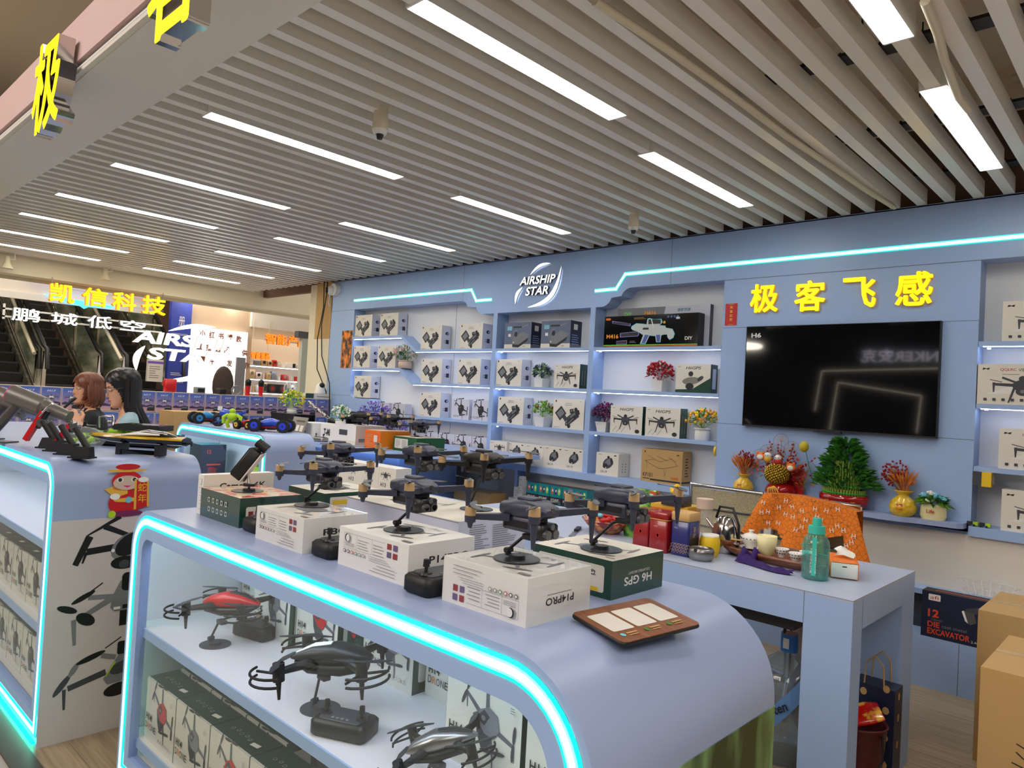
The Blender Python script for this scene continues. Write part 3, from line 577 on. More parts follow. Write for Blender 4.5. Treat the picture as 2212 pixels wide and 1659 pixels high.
def art_fold(b, fr, cx, cy, s, c1='grey_dark', c2='ink', c3='grey'):
    """controller with screen beside a folded drone"""
    def R(x, y, w, h, a, m):
        c, d = math.cos(a), math.sin(a); b.poly(fr, [(cx+(x+(i*w/2)*c-(j*h/2)*d)*s, cy+(y+(i*w/2)*d+(j*h/2)*c)*s) for i, j in ((-1, -1), (1, -1), (1, 1), (-1, 1))], m)
    R(-.27, .08, .30, .28, .75, c2); R(-.27, .08, .22, .18, .75, c3); R(-.10, -.06, .12, .16, .75, c1)
    R(.15, -.02, .42, .22, .62, c1); R(.10, -.10, .40, .10, .62, c2); R(.20, .07, .30, .05, .62, c3); R(.27, .0, .34, .045, .75, c2); R(.06, -.15, .34, .035, .7, c3); R(.12, .15, .13, .12, .2, c2); R(.30, .10, .10, .10, .6, c2)
    for x, y in ((-.04, -.20), (.04, -.26), (.33, .14), (.26, .20)): b.oval(fr, cx+x*s, cy+y*s, .055*s, .06*s, c2)
    b.oval(fr, cx-.04*s, cy-.20*s, .03*s, .032*s, c3); b.oval(fr, cx+.12*s, cy+.16*s, .03*s, .03*s, c3)
def art_blob(b, fr, cx, cy, s):
    b.oval(fr, cx, cy, .30*s, .22*s, 'grey_dark', .6); b.oval(fr, cx+.04*s, cy+.06*s, .22*s, .13*s, 'grey', .5); b.oval(fr, cx+.20*s, cy+.10*s, .07*s, .16*s, 'ink', .3); b.oval(fr, cx-.14*s, cy-.12*s, .14*s, .10*s, 'ink', .4); b.oval(fr, cx+.02*s, cy+.27*s, .07*s, .06*s, 'ink'); b.oval(fr, cx-.10*s, cy-.20*s, .028*s, .028*s, 'white')
def carton(w_, d_, h_, front='carton', side=None, top=None, lid=None):
    b = MB(); side = side or front; top = top or front
    b.box(0, w_, 0, d_, 0, h_, front, skip='lrtk'); b.box(0, w_, 0, d_, 0, h_, side, skip='fkt'.replace('k', 'k')+'b'); b.box(0, w_, 0, d_, 0, h_, top, skip='lrfb')
    b.F = Fr((0, 0, 0), (1, 0, 0), (0, 0, 1)); b.R = Fr((w_, 0, 0), (0, 1, 0), (0, 0, 1)); b.T = Fr((0, 0, h_), (1, 0, 0), (0, 1, 0)); b.L = Fr((0, d_, 0), (0, -1, 0), (0, 0, 1)); b.w, b.d, b.h = w_, d_, h_
    return b
def put(o, lab, cat, loc, group=None, rz=0, first=[None]):
    o.location = loc; o.rotation_euler = (0, 0, rz); tag(o, lab, cat, group); return o
def family(b, name, items, cat='box', group=None, rz=0):
    """build one carton, copy it for every (label, location)"""
    o = b.build(name); put(o, items[0][0], cat, items[0][1], group, items[0][2] if len(items[0]) > 2 else rz)
    for it in items[1:]: copy_tree(o, loc=it[1], rz=it[2] if len(it) > 2 else rz, label=it[0])
    return o
YS = YF+.018
# big cream cartons with a controller and folded drone
def apex(w_, h_, d_=.115):
    b = carton(w_, d_, h_, 'carton', 'carton_cool', 'carton'); art_fold(b, b.F, w_*.50, h_*.42, w_*.92, 'grey_dark', 'ink', 'grey')
    b.text(b.F, 'APEX', w_*.5, h_*.83, h_*.045, 'ink_soft', align='c', w=w_*.2); b.rect(b.F, w_*.38, w_*.62, h_*.79, h_*.80, 'ink_soft'); b.oval(b.F, w_*.09, h_*.92, .007, .009, 'ink'); b.rect(b.F, w_*.86, w_*.9, h_*.925, h_*.94, 'ink_soft'); b.rect(b.F, w_*.05, w_*.25, h_*.035, h_*.05, 'ink_soft')
    b.oval(b.R, d_*.62, h_*.68, d_*.22, h_*.07, 'navy'); b.oval(b.R, d_*.70, h_*.68, d_*.10, h_*.05, 'blue_edge'); b.rect(b.R, d_*.5, d_*.82, h_*.25, h_*.42, 'navy'); b.rect(b.R, d_*.25, d_*.5, h_*.36, h_*.375, 'ink'); b.rect(b.R, d_*.25, d_*.5, h_*.29, h_*.305, 'ink')
    return b
G = 'cream cartons with controller picture'
family(apex(.303, .233), 'drone_carton', [
    ('cream drone carton leftmost on the left bay\'s top shelf', (-6.640, YS, 1.964)), ('cream drone carton second on the left bay\'s top shelf, before the step', (-6.190, YS, 1.964)),
    ('cream drone carton just right of the slanted step, upper shelf', (-5.507, YS, 1.815)), ('cream drone carton at the right end of the left bay\'s upper shelf', (-4.949, YS, 1.815)),
    ('cream drone carton leftmost on the left bay\'s second shelf', (-6.640, YS, 1.630)), ('cream drone carton half hidden behind the pink potted flowers', (-6.200, YS, 1.630)),
    ('cream drone carton right of the slanted step on the second shelf', (-5.476, YS, 1.492)), ('cream drone carton at the right end of the left bay\'s second shelf', (-4.949, YS, 1.492)),
    ('cream drone carton alone at the far left under the second shelf', (-6.592, YS, 1.308)), ('cream drone carton on the third shelf left of two small cartons', (-5.465, YS, 1.166)),
    ('cream drone carton left of the dark purple plant, middle bay', (-4.448, YS, 1.489)), ('cream drone carton left of the red flowered green plant', (-4.401, YS, 1.162))], group=G)
b = apex(.317, .240); family(b, 'drone_carton', [('widest cream drone carton, right of the green plant on middle bay\'s third shelf', (-3.770, YS, 1.162))], group=G)
# small cartons with outlined drone
b = carton(.222, .085, .186, 'carton_cool', 'carton_cool'); art_quad(b, b.F, .115, .10, .20, 'ink', 'ink', 'ink'); b.text(b.F, 'RG108', .02, .02, .018, 'ink_soft'); b.rect(b.F, .02, .045, .165, .17, 'ink'); b.text(b.R, 'RG', .02, .02, .015, 'ink')
family(b, 'small_drone_carton', [('pale small drone carton left of pair on third shelf, left bay', (-4.988, YS, 1.166)), ('pale small drone carton touching the divider on the third shelf', (-4.726, YS, 1.166)),
    ('pale small drone carton behind the black drones, leftmost', (-6.180, YS, 1.085)), ('pale small drone carton behind the grey drone with A-type side print', (-5.912, YS, 1.085)),
    ('bottom shelf pale drone carton, leftmost of the row, partly hidden', (-5.390, YS, .836)), ('bottom shelf pale drone carton, second of the row', (-5.160, YS, .836)), ('bottom shelf pale drone carton, third of the row', (-4.931, YS, .836)), ('bottom shelf pale drone carton beside the divider, last of the row', (-4.703, YS, .836))], group='pale small drone cartons')
b = MB(); b.box(-6.22, -5.68, YF+.01, YB, 1.06, 1.085, 'blue'); b.box(-6.21, -5.69, YF+.02, YB, .835, 1.06, 'bay_white'); tag(b.build('riser_shelf'), 'small blue riser lifting two pale cartons behind the purple flowers', 'riser')
# blue cartons
b = carton(.31, .15, .222, 'grey_dark', 'navy', 'grey_dark'); b.rect(b.F, 0, .31, 0, .035, 'carton'); b.rect(b.F, 0, .31, .035, .222, 'slate' if 'slate' in MATS else M('slate', (92, 104, 132), .45))
b.rrect(b.F, .03, .085, .155, .19, .006, M('screen_blue', (120, 190, 214), .3)); b.rect(b.F, .045, .075, .10, .125, 'white'); b.rrect(b.F, .10, .20, .175, .188, .005, 'ink'); b.line(b.F, .08, .08, .12, .15, .014, 'grey'); b.line(b.F, .12, .15, .15, .155, .014, 'grey'); b.line(b.F, .2, .18, .27, .2, .012, 'grey')
b.poly(b.F, [(.09, .06), (.11, .10), (.21, .14), (.29, .115), (.28, .09), (.17, .03), (.10, .015)], 'grey'); b.poly(b.F, [(.10, .035), (.17, .03), (.28, .09), (.27, .06), (.17, .006), (.10, .01)], 'ink'); b.oval(b.F, .135, .12, .018, .022, 'ink'); b.oval(b.F, .11, .05, .006, .006, 'white'); b.text(b.F, 'MAX', .22, .010, .010, 'ink')
b.rect(b.R, 0, .15, 0, .222, 'navy'); b.rect(b.R, .04, .09, .15, .195, 'white'); scribble(b, b.R, .02, .13, .03, .12, 5, 'blue_edge', 3); b.rect(b.R, 0, .15, 0, .03, 'grey')
family(b, 'blue_drone_carton', [('dark blue drone carton, left one on the middle bay\'s top shelf', (-4.351, YF+.0, 1.815)), ('dark blue drone carton, right one on the middle bay\'s top shelf', (-3.930, YF+.0, 1.815))], group='dark blue cartons on the top shelf')
# white boxes with green side
def hii(w_, h_, art, d_=.10):
    b = carton(w_, d_, h_, 'carton', 'green_print'); b.text(b.F, 'HiiGPS', w_*.5, h_*.82, h_*.10, 'ink', align='c', w=w_*.42, shear=.3, bold=.01); b.rect(b.F, w_*.06, w_*.12, h_*.9, h_*.92, 'ink_soft')
    if art == 'a':
        for k in range(5): b.line(b.F, w_*(.08+.07*k), h_*.05, w_*(.2+.07*k), h_*.25, .003, 'offwhite' if k % 2 else 'ink_soft')
        art_flat(b, b.F, w_*.48, h_*.50, w_*.85, 'grey_dark'); b.oval(b.F, w_*.86, h_*.12, w_*.07, h_*.07, 'ink')
        for k in (.28, .62): b.rect(b.R, d_*k, d_*(k+.1), h_*.15, h_*.75, 'grey')
    else:
        b.poly(b.F, [(0, 0), (w_, 0), (w_, h_*.52), (w_*.5, h_*.13), (0, h_*.10)], 'green_print'); b.oval(b.F, w_*.46, h_*.42, w_*.26, h_*.13, 'silver', .1); b.oval(b.F, w_*.44, h_*.66, w_*.07, h_*.09, 'ink'); b.oval(b.F, w_*.42, h_*.22, w_*.12, h_*.12, 'ink'); b.oval(b.F, w_*.72, h_*.50, w_*.10, h_*.07, 'grey_dark', .6); b.rrect(b.R, d_*.3, d_*.8, h_*.15, h_*.85, .008, 'carton_cool')
    return b
family(hii(.262, .195, 'a'), 'gps_drone_carton', [('cream carton with green side and drone picture, middle bay second shelf', (-3.779, YS, 1.489))])
family(hii(.285, .212, 'a'), 'gps_drone_carton', [('green sided drone carton left of its twin, right bay third shelf', (-3.200, YS, 1.162)), ('green sided drone carton between its twin and the orange flowers', (-2.888, YS, 1.162))], group='green sided cartons')
family(hii(.268, .200, 'b'), 'gps_drone_carton', [('cream and green carton with lidar drone right of the red flowers', (-2.655, YS, 1.489))])
# small white cube cartons
b = carton(.205, .14, .172, 'carton', 'white', 'white'); art_blob(b, b.F, .11, .095, .17); b.text(b.F, 'CK-19', .045, .022, .016, 'ink', bold=.01); b.rect(b.F, .165, .185, .152, .160, 'ink'); b.rect(b.F, .015, .05, .155, .159, 'ink_soft')
for k in range(4): b.rect(b.R, .05, .06, .03+k*.02, .04+k*.02, 'ink_soft'); b.rect(b.R, .09, .10, .03+k*.02, .04+k*.02, 'ink_soft')
G = 'small white cartons on the bottom shelf'
family(b, 'mini_drone_carton', [('small white drone cube second from the left in the bottom row', (-4.263, YS, .836)), ('small white drone cube in the middle of the bottom row of five', (-4.055, YS, .836)), ('small white drone cube fourth in the bottom row of five', (-3.847, YS, .836)), ('small white drone cube touching the right divider, bottom row', (-3.642, YS, .836)), ('small white drone cube standing alone left of the brown carton', (-3.297, YS-.02, .836))], group=G)
b = carton(.205, .13, .172, 'carton', 'white', 'white'); art_flat(b, b.F, .12, .12, .14, 'ink'); scribble(b, b.F, .015, .11, .02, .09, 6, 'ink_soft', 4); b.rect(b.F, .125, .15, .02, .06, 'ink'); b.rect(b.F, .16, .19, .02, .06, 'ink_soft'); b.text(b.F, 'CK-19', .01, .150, .010, 'ink')
family(b, 'mini_drone_carton', [('small white carton showing its back print, first in the bottom row', (-4.445, YS-.03, .836))])
# brown carton
b = carton(.335, .12, .236, 'kraft', 'kraft'); b.text(b.F, 'KF101', .018, .035, .030, 'ink', bold=.012, w=.08); b.rect(b.F, .08, .325, .012, .024, 'ink'); b.rect(b.F, .018, .075, .020, .026, 'ink'); b.rect(b.R, .0, .12, .012, .024, 'ink')
art = MB()
for (x0, y0, x1, y1) in ((.03, .15, .10, .165), (.10, .165, .16, .15), (.16, .15, .25, .18), (.25, .18, .30, .135), (.10, .12, .16, .10), (.16, .10, .25, .12), (.25, .12, .30, .135), (.03, .15, .10, .12), (.19, .10, .20, .05), (.20, .05, .21, .10), (.05, .19, .12, .165), (.13, .19, .22, .16), (.22, .19, .29, .16), (.045, .15, .05, .10)): b.line(b.F, x0, y0, x1, y1, .0018, 'ink')
b.oval(b.F, .03, .215, .005, .007, 'ink'); b.rect(b.F, .29, .31, .205, .212, 'ink'); b.rrect(b.F, .25, .31, .035, .050, .006, 'straw'); scribble(b, b.R, .04, .09, .06, .20, 7, 'ink', 9)
family(b, 'brown_carton', [('brown kraft drone carton with line drawing on the bottom shelf', (-2.892, YS-.02, .836))])
# toy blaster boxes
b = carton(.80, .085, .235, 'black_gloss', 'ink', 'black'); F = b.F
b.text(F, 'M416', .025, .065, .032, M('rainbow_a', (250, 160, 30), .4), bold=.025, w=.11); b.text(F, 'M416', .082, .065, .032, M('rainbow_b', (120, 230, 90), .4), bold=.025, w=.001); b.text(F, 'DIY', .70, .045, .024, 'white', bold=.02, w=.06)
b.rrect(F, .012, .058, .205, .222, .008, 'orange'); b.line(F, 0, .014, .8, .014, .005, 'rainbow_b'); b.line(F, 0, .006, .8, .006, .005, 'orange')
pale = M('toy_white', (200, 206, 208), .4); cy_ = M('neon_cyan', (90, 210, 220), .4); vi = M('neon_violet', (150, 130, 220), .4)
for pts, m in (([(.07, .20), (.24, .175), (.24, .155), (.075, .18)], vi), ([(.15, .105), (.31, .115), (.32, .095), (.31, .078), (.15, .072)], vi), ([(.12, .045), (.215, .05), (.215, .02), (.12, .02)], vi)):
    b.poly(F, pts, m); cx = sum(p[0] for p in pts)/len(pts); cy = sum(p[1] for p in pts)/len(pts); b.poly(F, [(cx+(p[0]-cx)*.93, cy+(p[1]-cy)*.78) for p in pts], 'ink')
gun = [(.25, .155), (.29, .175), (.35, .17), (.38, .165), (.385, .205), (.40, .21), (.44, .20), (.505, .20), (.515, .175), (.49, .155), (.54, .15), (.545, .135), (.60, .125), (.62, .09), (.61, .06), (.58, .045), (.565, .06), (.56, .085), (.53, .085), (.51, .08), (.505, .03), (.47, .03), (.46, .075), (.41, .08), (.38, .02), (.33, .02), (.355, .085), (.30, .115), (.26, .125), (.245, .14)]
cx, cy = .43, .12
b.poly(F, gun, cy_); b.poly(F, [(cx+(p[0]-cx)*.975, cy+(p[1]-cy)*.94) for p in gun], pale); b.poly(F, [(.345, .025), (.375, .025), (.405, .085), (.37, .088)], 'blue_print'); b.poly(F, [(.475, .035), (.50, .035), (.50, .085), (.465, .085)], 'blue_print')
b.poly(F, [(.395, .165), (.395, .20), (.46, .198), (.50, .195), (.50, .165)], 'ink'); b.rect(F, .35, .40, .125, .14, 'ink'); b.line(F, .42, .20, .44, .14, .008, 'white'); b.oval(F, .53, .175, .01, .01, 'gold_print')
for k in range(4): b.oval(F, .56+.026*k, .214, .009, .009, 'blue_print')
b.rect(F, .625, .655, .195, .21, 'white'); scribble(b, F, .27, .40, .205, .222, 2, 'kraft', 3); scribble(b, F, .24, .31, .03, .05, 2, 'ink_soft', 3); b.text(b.R, 'M416', .07, .02, .04, 'grey', bold=.02, w=.001)
family(b, 'toy_blaster_box', [('long black toy blaster box with glowing outline picture, top shelf', (-3.290, YF+.002, 1.815), -.0)])
b = carton(.78, .05, .305, 'ink_soft', 'grey_dark', 'grey_dark'); b.rect(b.F, .3, .78, 0, .305, 'carton_cool'); b.poly(b.F, [(.0, 0), (.36, 0), (.42, .305), (0, .305)], 'grey'); b.text(b.F, 'DIY', .06, .245, .03, 'rainbow_b', bold=.02); b.text(b.F, 'M416', .24, .245, .034, 'rainbow_a', bold=.02); b.text(b.F, '弹链供弹', .52, .262, .026, 'teal_print', bold=.02); scribble(b, b.F, .68, .74, .14, .24, 4, 'blue_print', 2); b.text(b.F, 'M416', .40, .10, .03, 'ink')
family(b, 'toy_blaster_box', [('grey toy blaster box standing behind the black one, top shelf', (-3.235, YF+.098, 1.815))])
# right bay cartons
def qql(w_=.40, h_=.212, d_=.11):
    b = carton(w_, d_, h_, 'carton', 'ink'); b.text(b.F, 'QQLRC', .10, h_-.038, .016, 'ink_red', bold=.01, w=.07); b.text(b.F, 'VIEW', .18, h_-.038, .016, 'ink', w=.05); scribble(b, b.F, .11, .23, h_-.055, h_-.047, 1, 'ink_soft'); b.text(b.F, 'M', .02, h_-.030, .010, 'ink', shear=.4, bold=.01, w=.03)
    b.poly(b.F, [(.03, .05), (.38, .07), (.39, .13), (.2, .12)], 'white'); art_flat(b, b.F, w_*.50, h_*.47, .30, 'grey_dark', 'grey_dark')
    for k in range(8): b.rrect(b.F, .03+k*.04, .045+k*.04, .018, .032, .003, 'grey_dark')
    return b
family(qql(), 'view_drone_carton', [('shrink wrapped cream drone carton on the top right bay shelf', (-.722, YS, 1.820)), ('cream drone carton reaching the bay\'s left edge, right bay second shelf', (-.820, YF+.0, 1.487)), ('cream drone carton on the third right bay shelf', (-.716, YS, 1.152)), ('cream drone carton with pink top edge on the right bay sill', (-.690, YF-.01, .835))], group='cream cartons in the right bay')
# ================================================================ POTTED PLANTS
def leaf(b, p, d, L_, w_, m, droop=.3):
    d = Vector(d).normalized(); s_ = d.cross(Vector((0, 0, 1)));  s_ = s_.normalized() if s_.length > .01 else Vector((1, 0, 0)); p = Vector(p)
    q = p+d*L_*.5+Vector((0, 0, L_*.06)); e = p+d*L_-Vector((0, 0, L_*droop))
    b.add([p, q+s_*w_/2, e, q-s_*w_/2], [(0, 1, 2), (0, 2, 3)], m)
def rdir(R, zmin=-.2):
    while 1:
        v = Vector((R.uniform(-1, 1), R.uniform(-1, 1), R.uniform(zmin, 1)))
        if .2 < v.length < 1: return v.normalized()
def plant(name, lab, loc, pot, flowers, leaves, r, rz_, n=130, fl=70, fs=.010, seed=1, potc='white', ls=.035, cat='plant'):
    R = random.Random(seed); t = empty(name, loc); tag(t, lab, cat); b = MB(); rt, rb, h = pot[1:4]
    if pot[0] == 'sq':
        b.lathe((0, 0, 0), [(rb*1.3, 0), (rt*1.35, h), (rt*1.2, h), (rt*1.1, h*.9), (0, h*.9)], potc, 4, T=Rz(math.pi/4))
        for i in range(len(b.sm)): b.sm[i] = False
    elif pot[0] == 'jar': b.lathe((0, 0, 0), [(rb*.9, 0), (rb, h*.06), (rb, h*.72), (rt*.8, h*.85), (rt, h*.9), (rt, h), (rt*.85, h), (rt*.8, h*.9), (0, h*.88)], potc, 24)
    b.build('pot', t); c = Vector((0, 0, h+rz_*.75))
    b = MB()
    for i in range(n):
        d = rdir(R, -.35); k = R.uniform(.25, .95); leaf(b, c+Vector((d.x*r*k, d.y*r*k, d.z*rz_*k)), d+Vector((0, 0, .4)), ls*R.uniform(.7, 1.2), ls*.38, R.choice(leaves))
    for i in range(10): b.tube([(0, 0, h*.85), tuple(c+Vector((R.uniform(-.6, .6)*r, R.uniform(-.6, .6)*r, R.uniform(-.2, .4)*rz_)))], .0016, leaves[0], 4)
    b.build('foliage', t); b = MB()
    for i in range(fl):
        d = rdir(R, -.25); k = R.uniform(.82, 1.05); b.ell(c+Vector((d.x*r*k, d.y*r*k, d.z*rz_*k)), fs*R.uniform(.7, 1.2), R.choice(flowers), 6)
    b.build('flowers', t); return t
M('pink', (232, 186, 176), .7); M('dark_violet', (58, 48, 84), .7); M('fl_white', (236, 236, 230), .7); M('fl_orange', (240, 160, 40), .6); M('sky', (110, 190, 210), .6); M('pot_sand', (206, 184, 166), .6)
YP = YF+.07
plant('potted_flowers', 'pink blossoms in a sandy pot on the left bay\'s second shelf', (-5.80, YP, 1.630), ('jar', .075, .07, .085), ['pink', 'fl_white', 'pink'], ['leaf', 'leaf2'], .13, .085, seed=2, potc='pot_sand')
plant('potted_plant', 'dark purple leaved plant in a white pot, middle bay second shelf', (-3.955, YP, 1.489), ('sq', .05, .045, .075), ['dark_violet', 'dark_violet', 'grey'], ['leaf_dark', 'leaf2', 'leaf'], .078, .07, seed=3, fl=60)
plant('potted_plant', 'bright green plant with two red blooms in a white pot', (-3.920, YP, 1.162), ('sq', .062, .045, .082), ['leaf2', 'leaf', 'leaf2', 'berry'], ['leaf2', 'leaf', 'lime'], .088, .075, seed=4, fl=50, fs=.009)
plant('potted_plant', 'magenta bush in a white pot beside the right bay divider', (-3.290, YP, 1.162), ('sq', .055, .042, .078), ['magenta', 'magenta', 'dark_violet'], ['magenta', 'dark_violet'], .092, .085, seed=5, fl=90)
plant('potted_plant', 'red flowering bush in a white pot on the right bay\'s second shelf', (-2.815, YP, 1.489), ('sq', .050, .040, .082), ['red', 'berry', 'red'], ['berry', 'leaf_dark', 'red'], .098, .080, seed=6, fl=110)
plant('potted_flowers', 'yellow and orange flowers in a white jar beside green cartons', (-2.455, YP, 1.162), ('jar', .056, .052, .085), ['fl_orange', 'yellow', 'fl_orange'], ['leaf', 'leaf2'], .112, .075, seed=7, fl=80)
# ---- festive arrangement below the television
def sack_vase(loc, lab, seed, s=1.0, tilt=1):
    R = random.Random(seed); t = empty('vase', loc); tag(t, lab, 'vase'); b = MB()
    b.lathe((0, 0, 0), [(.045*s, 0), (.066*s, .02*s), (.070*s, .05*s), (.058*s, .085*s), (.030*s, .108*s), (.026*s, .114*s), (.036*s, .126*s), (.052*s, .140*s), (.044*s, .140*s), (.02*s, .11*s)], noise_mix('yellow_glaze', (214, 170, 30), (236, 200, 60), nscale=60, bump=.3, coat=.5, rough=.25), 28)
    b.text(Fr((-.02*s, -.0665*s, .035*s), (1, 0, 0), (0, .12, 1)), '福', 0, 0, .036*s, 'ink_red', bold=.02, k=.003); b.build('sack_pot', t)
    b = MB()
    for i in range(34):                                               # wheat ears
        a = R.uniform(0, 2*math.pi); sp = R.uniform(.02, .11)*s; h = R.uniform(.20, .27)*s; p0 = Vector((0, 0, .11*s)); p2 = Vector((sp*math.cos(a), sp*math.sin(a)*.7, h))
        pm = p0.lerp(p2, .55)+Vector((0, 0, .01)); b.tube([p0, pm], .0014, 'straw', 4); b.tube([pm, pm.lerp(p2, .25), pm.lerp(p2, .7), p2], [.002*s, .0062*s, .0055*s, .001], 'straw', 5)
        for q in range(4): k = .3+.2*q; c_ = pm.lerp(p2, k); dd = Vector((R.uniform(-1, 1), R.uniform(-1, 1), 2.2)).normalized()*.032*s; b.tube([c_, c_+dd], .0006, 'straw', 3)
    b.build('wheat', t); b = MB()
    for i in range(9):
        a = R.uniform(-.6, .5)-(.35 if tilt > 0 else -.1); h = R.uniform(.22, .30)*s; p0 = Vector((0, 0, .11*s)); p1 = Vector((math.sin(a)*h*.62, -.01+R.uniform(-.03, .03), .10*s+math.cos(a)*h*.7)); b.tube([p0, p0.lerp(p1, .6)+Vector((0, 0, .01)), p1], .0014, 'slab_dark', 4)
        for q in range(10): k = .55+.05*q; b.ell(p0.lerp(p1, k)+Vector((R.uniform(-.014, .014), R.uniform(-.014, .014), R.uniform(-.01, .014))), .0068*s, 'berry', 8)
    b.build('berries', t); return t
sack_vase((-2.073, 4.44, .848), 'yellow sack vase with wheat and berries at the ledge\'s left end', 11, .92, 0)
sack_vase((-1.136, 4.43, .848), 'yellow sack vase with tall berries near the ledge\'s right end', 12, 1.0, 1)
t = empty('festive_bouquet', (-1.825, 4.43, .848)); tag(t, 'red new year bouquet with golden ball, fans and berries', 'bouquet'); R = random.Random(5)
b = MB(); b.lathe((0, 0, 0), [(.05, 0), (.085, .025), (.095, .055), (.08, .085), (.05, .1), (0, .1)], M('red_glaze', (160, 14, 22), .15, coat=.6), 28); b.build('bowl', t)
b = MB(); b.rbox(.02, .125, .03, .045, 0, .20, .004, 'red'); b.build('red_packet', t)
b = MB()
for i in range(230):
    z = 1-2*(i+.5)/230; a = i*2.39996; q = math.sqrt(1-z*z); b.ell((-.01+.072*q*math.cos(a), -.045+.055*q*math.sin(a), .155+.062*z), .0078, 'gold_metal', 6)
b.ell((-.01, -.045, .155), (.066, .05, .056), 'gold_print', 14); b.build('gold_ball', t)
b = MB()
for i in range(26):
    a = R.uniform(-1.15, 1.15); h = R.uniform(.16, .33); p0 = Vector((0, .01, .10)); p1 = Vector((math.sin(a)*h*.75, R.uniform(-.03, .03), .06+math.cos(a)*h)); b.tube([p0, p1], .0014, 'slab_dark', 4)
    for q in range(7): b.ell(p0.lerp(p1, .5+.08*q)+Vector((R.uniform(-.014, .014), R.uniform(-.014, .014), R.uniform(-.012, .012))), .0066, R.choice(['berry', 'berry', 'ink_red']), 7)
b.build('berries', t); b = MB(); M('rust', (196, 82, 36), .6)
for i in range(60):
    a = R.uniform(-1.5, 1.5); h = R.uniform(.06, .17); c_ = Vector((math.sin(a)*h*1.15+.02, R.uniform(-.05, .02), .10+math.cos(a)*h)); leaf(b, c_, rdir(R), .035, .022, R.choice(['rust', 'red', 'orange']))
b.build('foliage', t)
for cx, cz, rr, rot in ((-.10, .28, .050, .5), (-.15, .25, .045, 1.0), (-.02, .355, .048, 0), (.05, .31, .05, -.4), (.155, .19, .055, -1.0), (-.035, .29, .045, .1), (.14, .12, .05, -1.3)):
    b = MB(); n_ = 16; ctr = Vector((cx, .02, cz)); base = ctr-Vector((math.sin(rot), 0, math.cos(rot)))*0
    for k in range(n_+1):
        a = rot+math.radians(-115+230*k/n_); e = ctr+Vector((math.sin(a)*rr, -.004*math.sin(k), math.cos(a)*rr)); b.tube([ctr, e], .0008, 'kraft', 3)
        if k: b.tube([e, pe], .0011, 'slab_dark', 3); b.tube([ctr.lerp(e, .6), ctr.lerp(pe, .6)], .0007, 'kraft', 3)
        pe = e
    b.tube([ctr, ctr*.25+Vector((0, 0, .09))], .0013, 'slab_dark', 4); b.build('fan_leaf', t)
for cx, cz, m, lab in ((-.070, .245, 'gold_print', None), (-.005, .235, 'ink_red', None)):
    b = MB(); b.ell((cx, -.05, cz), (.024, .02, .026), m, 14); b.ell((cx, -.052, cz+.020), (.022, .019, .020), 'white', 14)
    for k in (-1, 1): b.ell((cx+k*.008, -.071, cz+.022), .0024, 'ink', 6)
    b.build('doll', t)
for cx, cz in ((-.118, .255), (.075, .205)):
    b = MB(); b.ell((cx, -.05, cz), (.030, .01, .026), 'orange', 12); b.ell((cx, -.058, cz-.004), (.02, .006, .016), 'white', 12); b.ell((cx-.018, -.05, cz+.022), .009, 'orange', 8); b.ell((cx+.018, -.05, cz+.022), .009, 'orange', 8); b.build('ornament', t)
b = MB()
for k in range(7): a = -1.2+.4*k; b.tube([(0, -.10, .085), (.03*math.sin(a), -.125, .07), (.05*math.sin(a)+.01, -.115, .01+.01*(k % 3))], .0022, 'yellow', 5)
b.build('tassel', t)
b = MB(); b.tube([(.20, .0, .12), (.17, -.01, .22), (.145, -.01, .315)], .0025, 'teal_print', 6); b.ell((.135, -.01, .335), (.028, .026, .034), 'lime' if 0 else M('billy', (196, 176, 50), .8), 14); tag(b.build('dried_bloom', None, (-1.825, 4.43, .848)), 'round yellow dried bloom on a thin green stem by the bamboo', 'flower')
# lucky bamboo
t = empty('lucky_bamboo', (-1.450, 4.425, .848)); tag(t, 'tall tiered lucky bamboo in a wide red bowl under the television', 'plant'); b = MB()
b.lathe((0, 0, 0), [(.10, 0), (.125, .018), (.138, .05), (.136, .078), (.128, .078), (.122, .05), (0, .045)], 'red_glaze', 36, sx=1.0, sy=.62)
for k, c_ in enumerate('福吉祥福'): b.text(Fr((-.075+.048*k, -.086, .026), (1, 0, 0), (0, -.16, 1)), c_, 0, 0, .024, 'gold_print' if k in (0, 3) else 'ink', k=.004)
b.build('bowl', t); b = MB(); M('bamboo', (150, 176, 70), .4)
for ring_, (rr, hh, nn) in enumerate(((.115, .11, 46), (.085, .19, 34), (.05, .27, 20))):
    for i in range(nn): a = 2*math.pi*i/nn; b.cyl((rr*math.cos(a), rr*.6*math.sin(a), .05), (rr*math.cos(a), rr*.6*math.sin(a), hh), .0050, .0050, 'bamboo', 6)
b.build('stalks', t); b = MB(); M('ribbon_green', (20, 190, 60), .3)
for z in (.088, .128): b.tube([(.121*math.cos(2*math.pi*i/30), .076*math.sin(2*math.pi*i/30), z) for i in range(30)], .0035, 'ribbon_green', 6, True)
b.build('ribbon', t); b = MB()
for i in range(900):
    z = R.random()**1.15; rr = .145*(1-z)**.75+.02; a = R.uniform(0, 2*math.pi); k = R.uniform(.6, 1.0); zz = .115+z*.27
    leaf(b, (rr*k*math.cos(a), rr*k*.62*math.sin(a), zz), (math.cos(a), .8*math.sin(a), R.uniform(.3, 1.3)), R.uniform(.045, .075), .013, R.choice(['leaf', 'leaf_dark', 'leaf', 'green']), .25)
b.build('leaves', t)
t = empty('flower_pot', (-.988, 4.44, .848)); tag(t, 'cream pot reading Life with blue and white roses, ledge right end', 'plant'); b = MB()
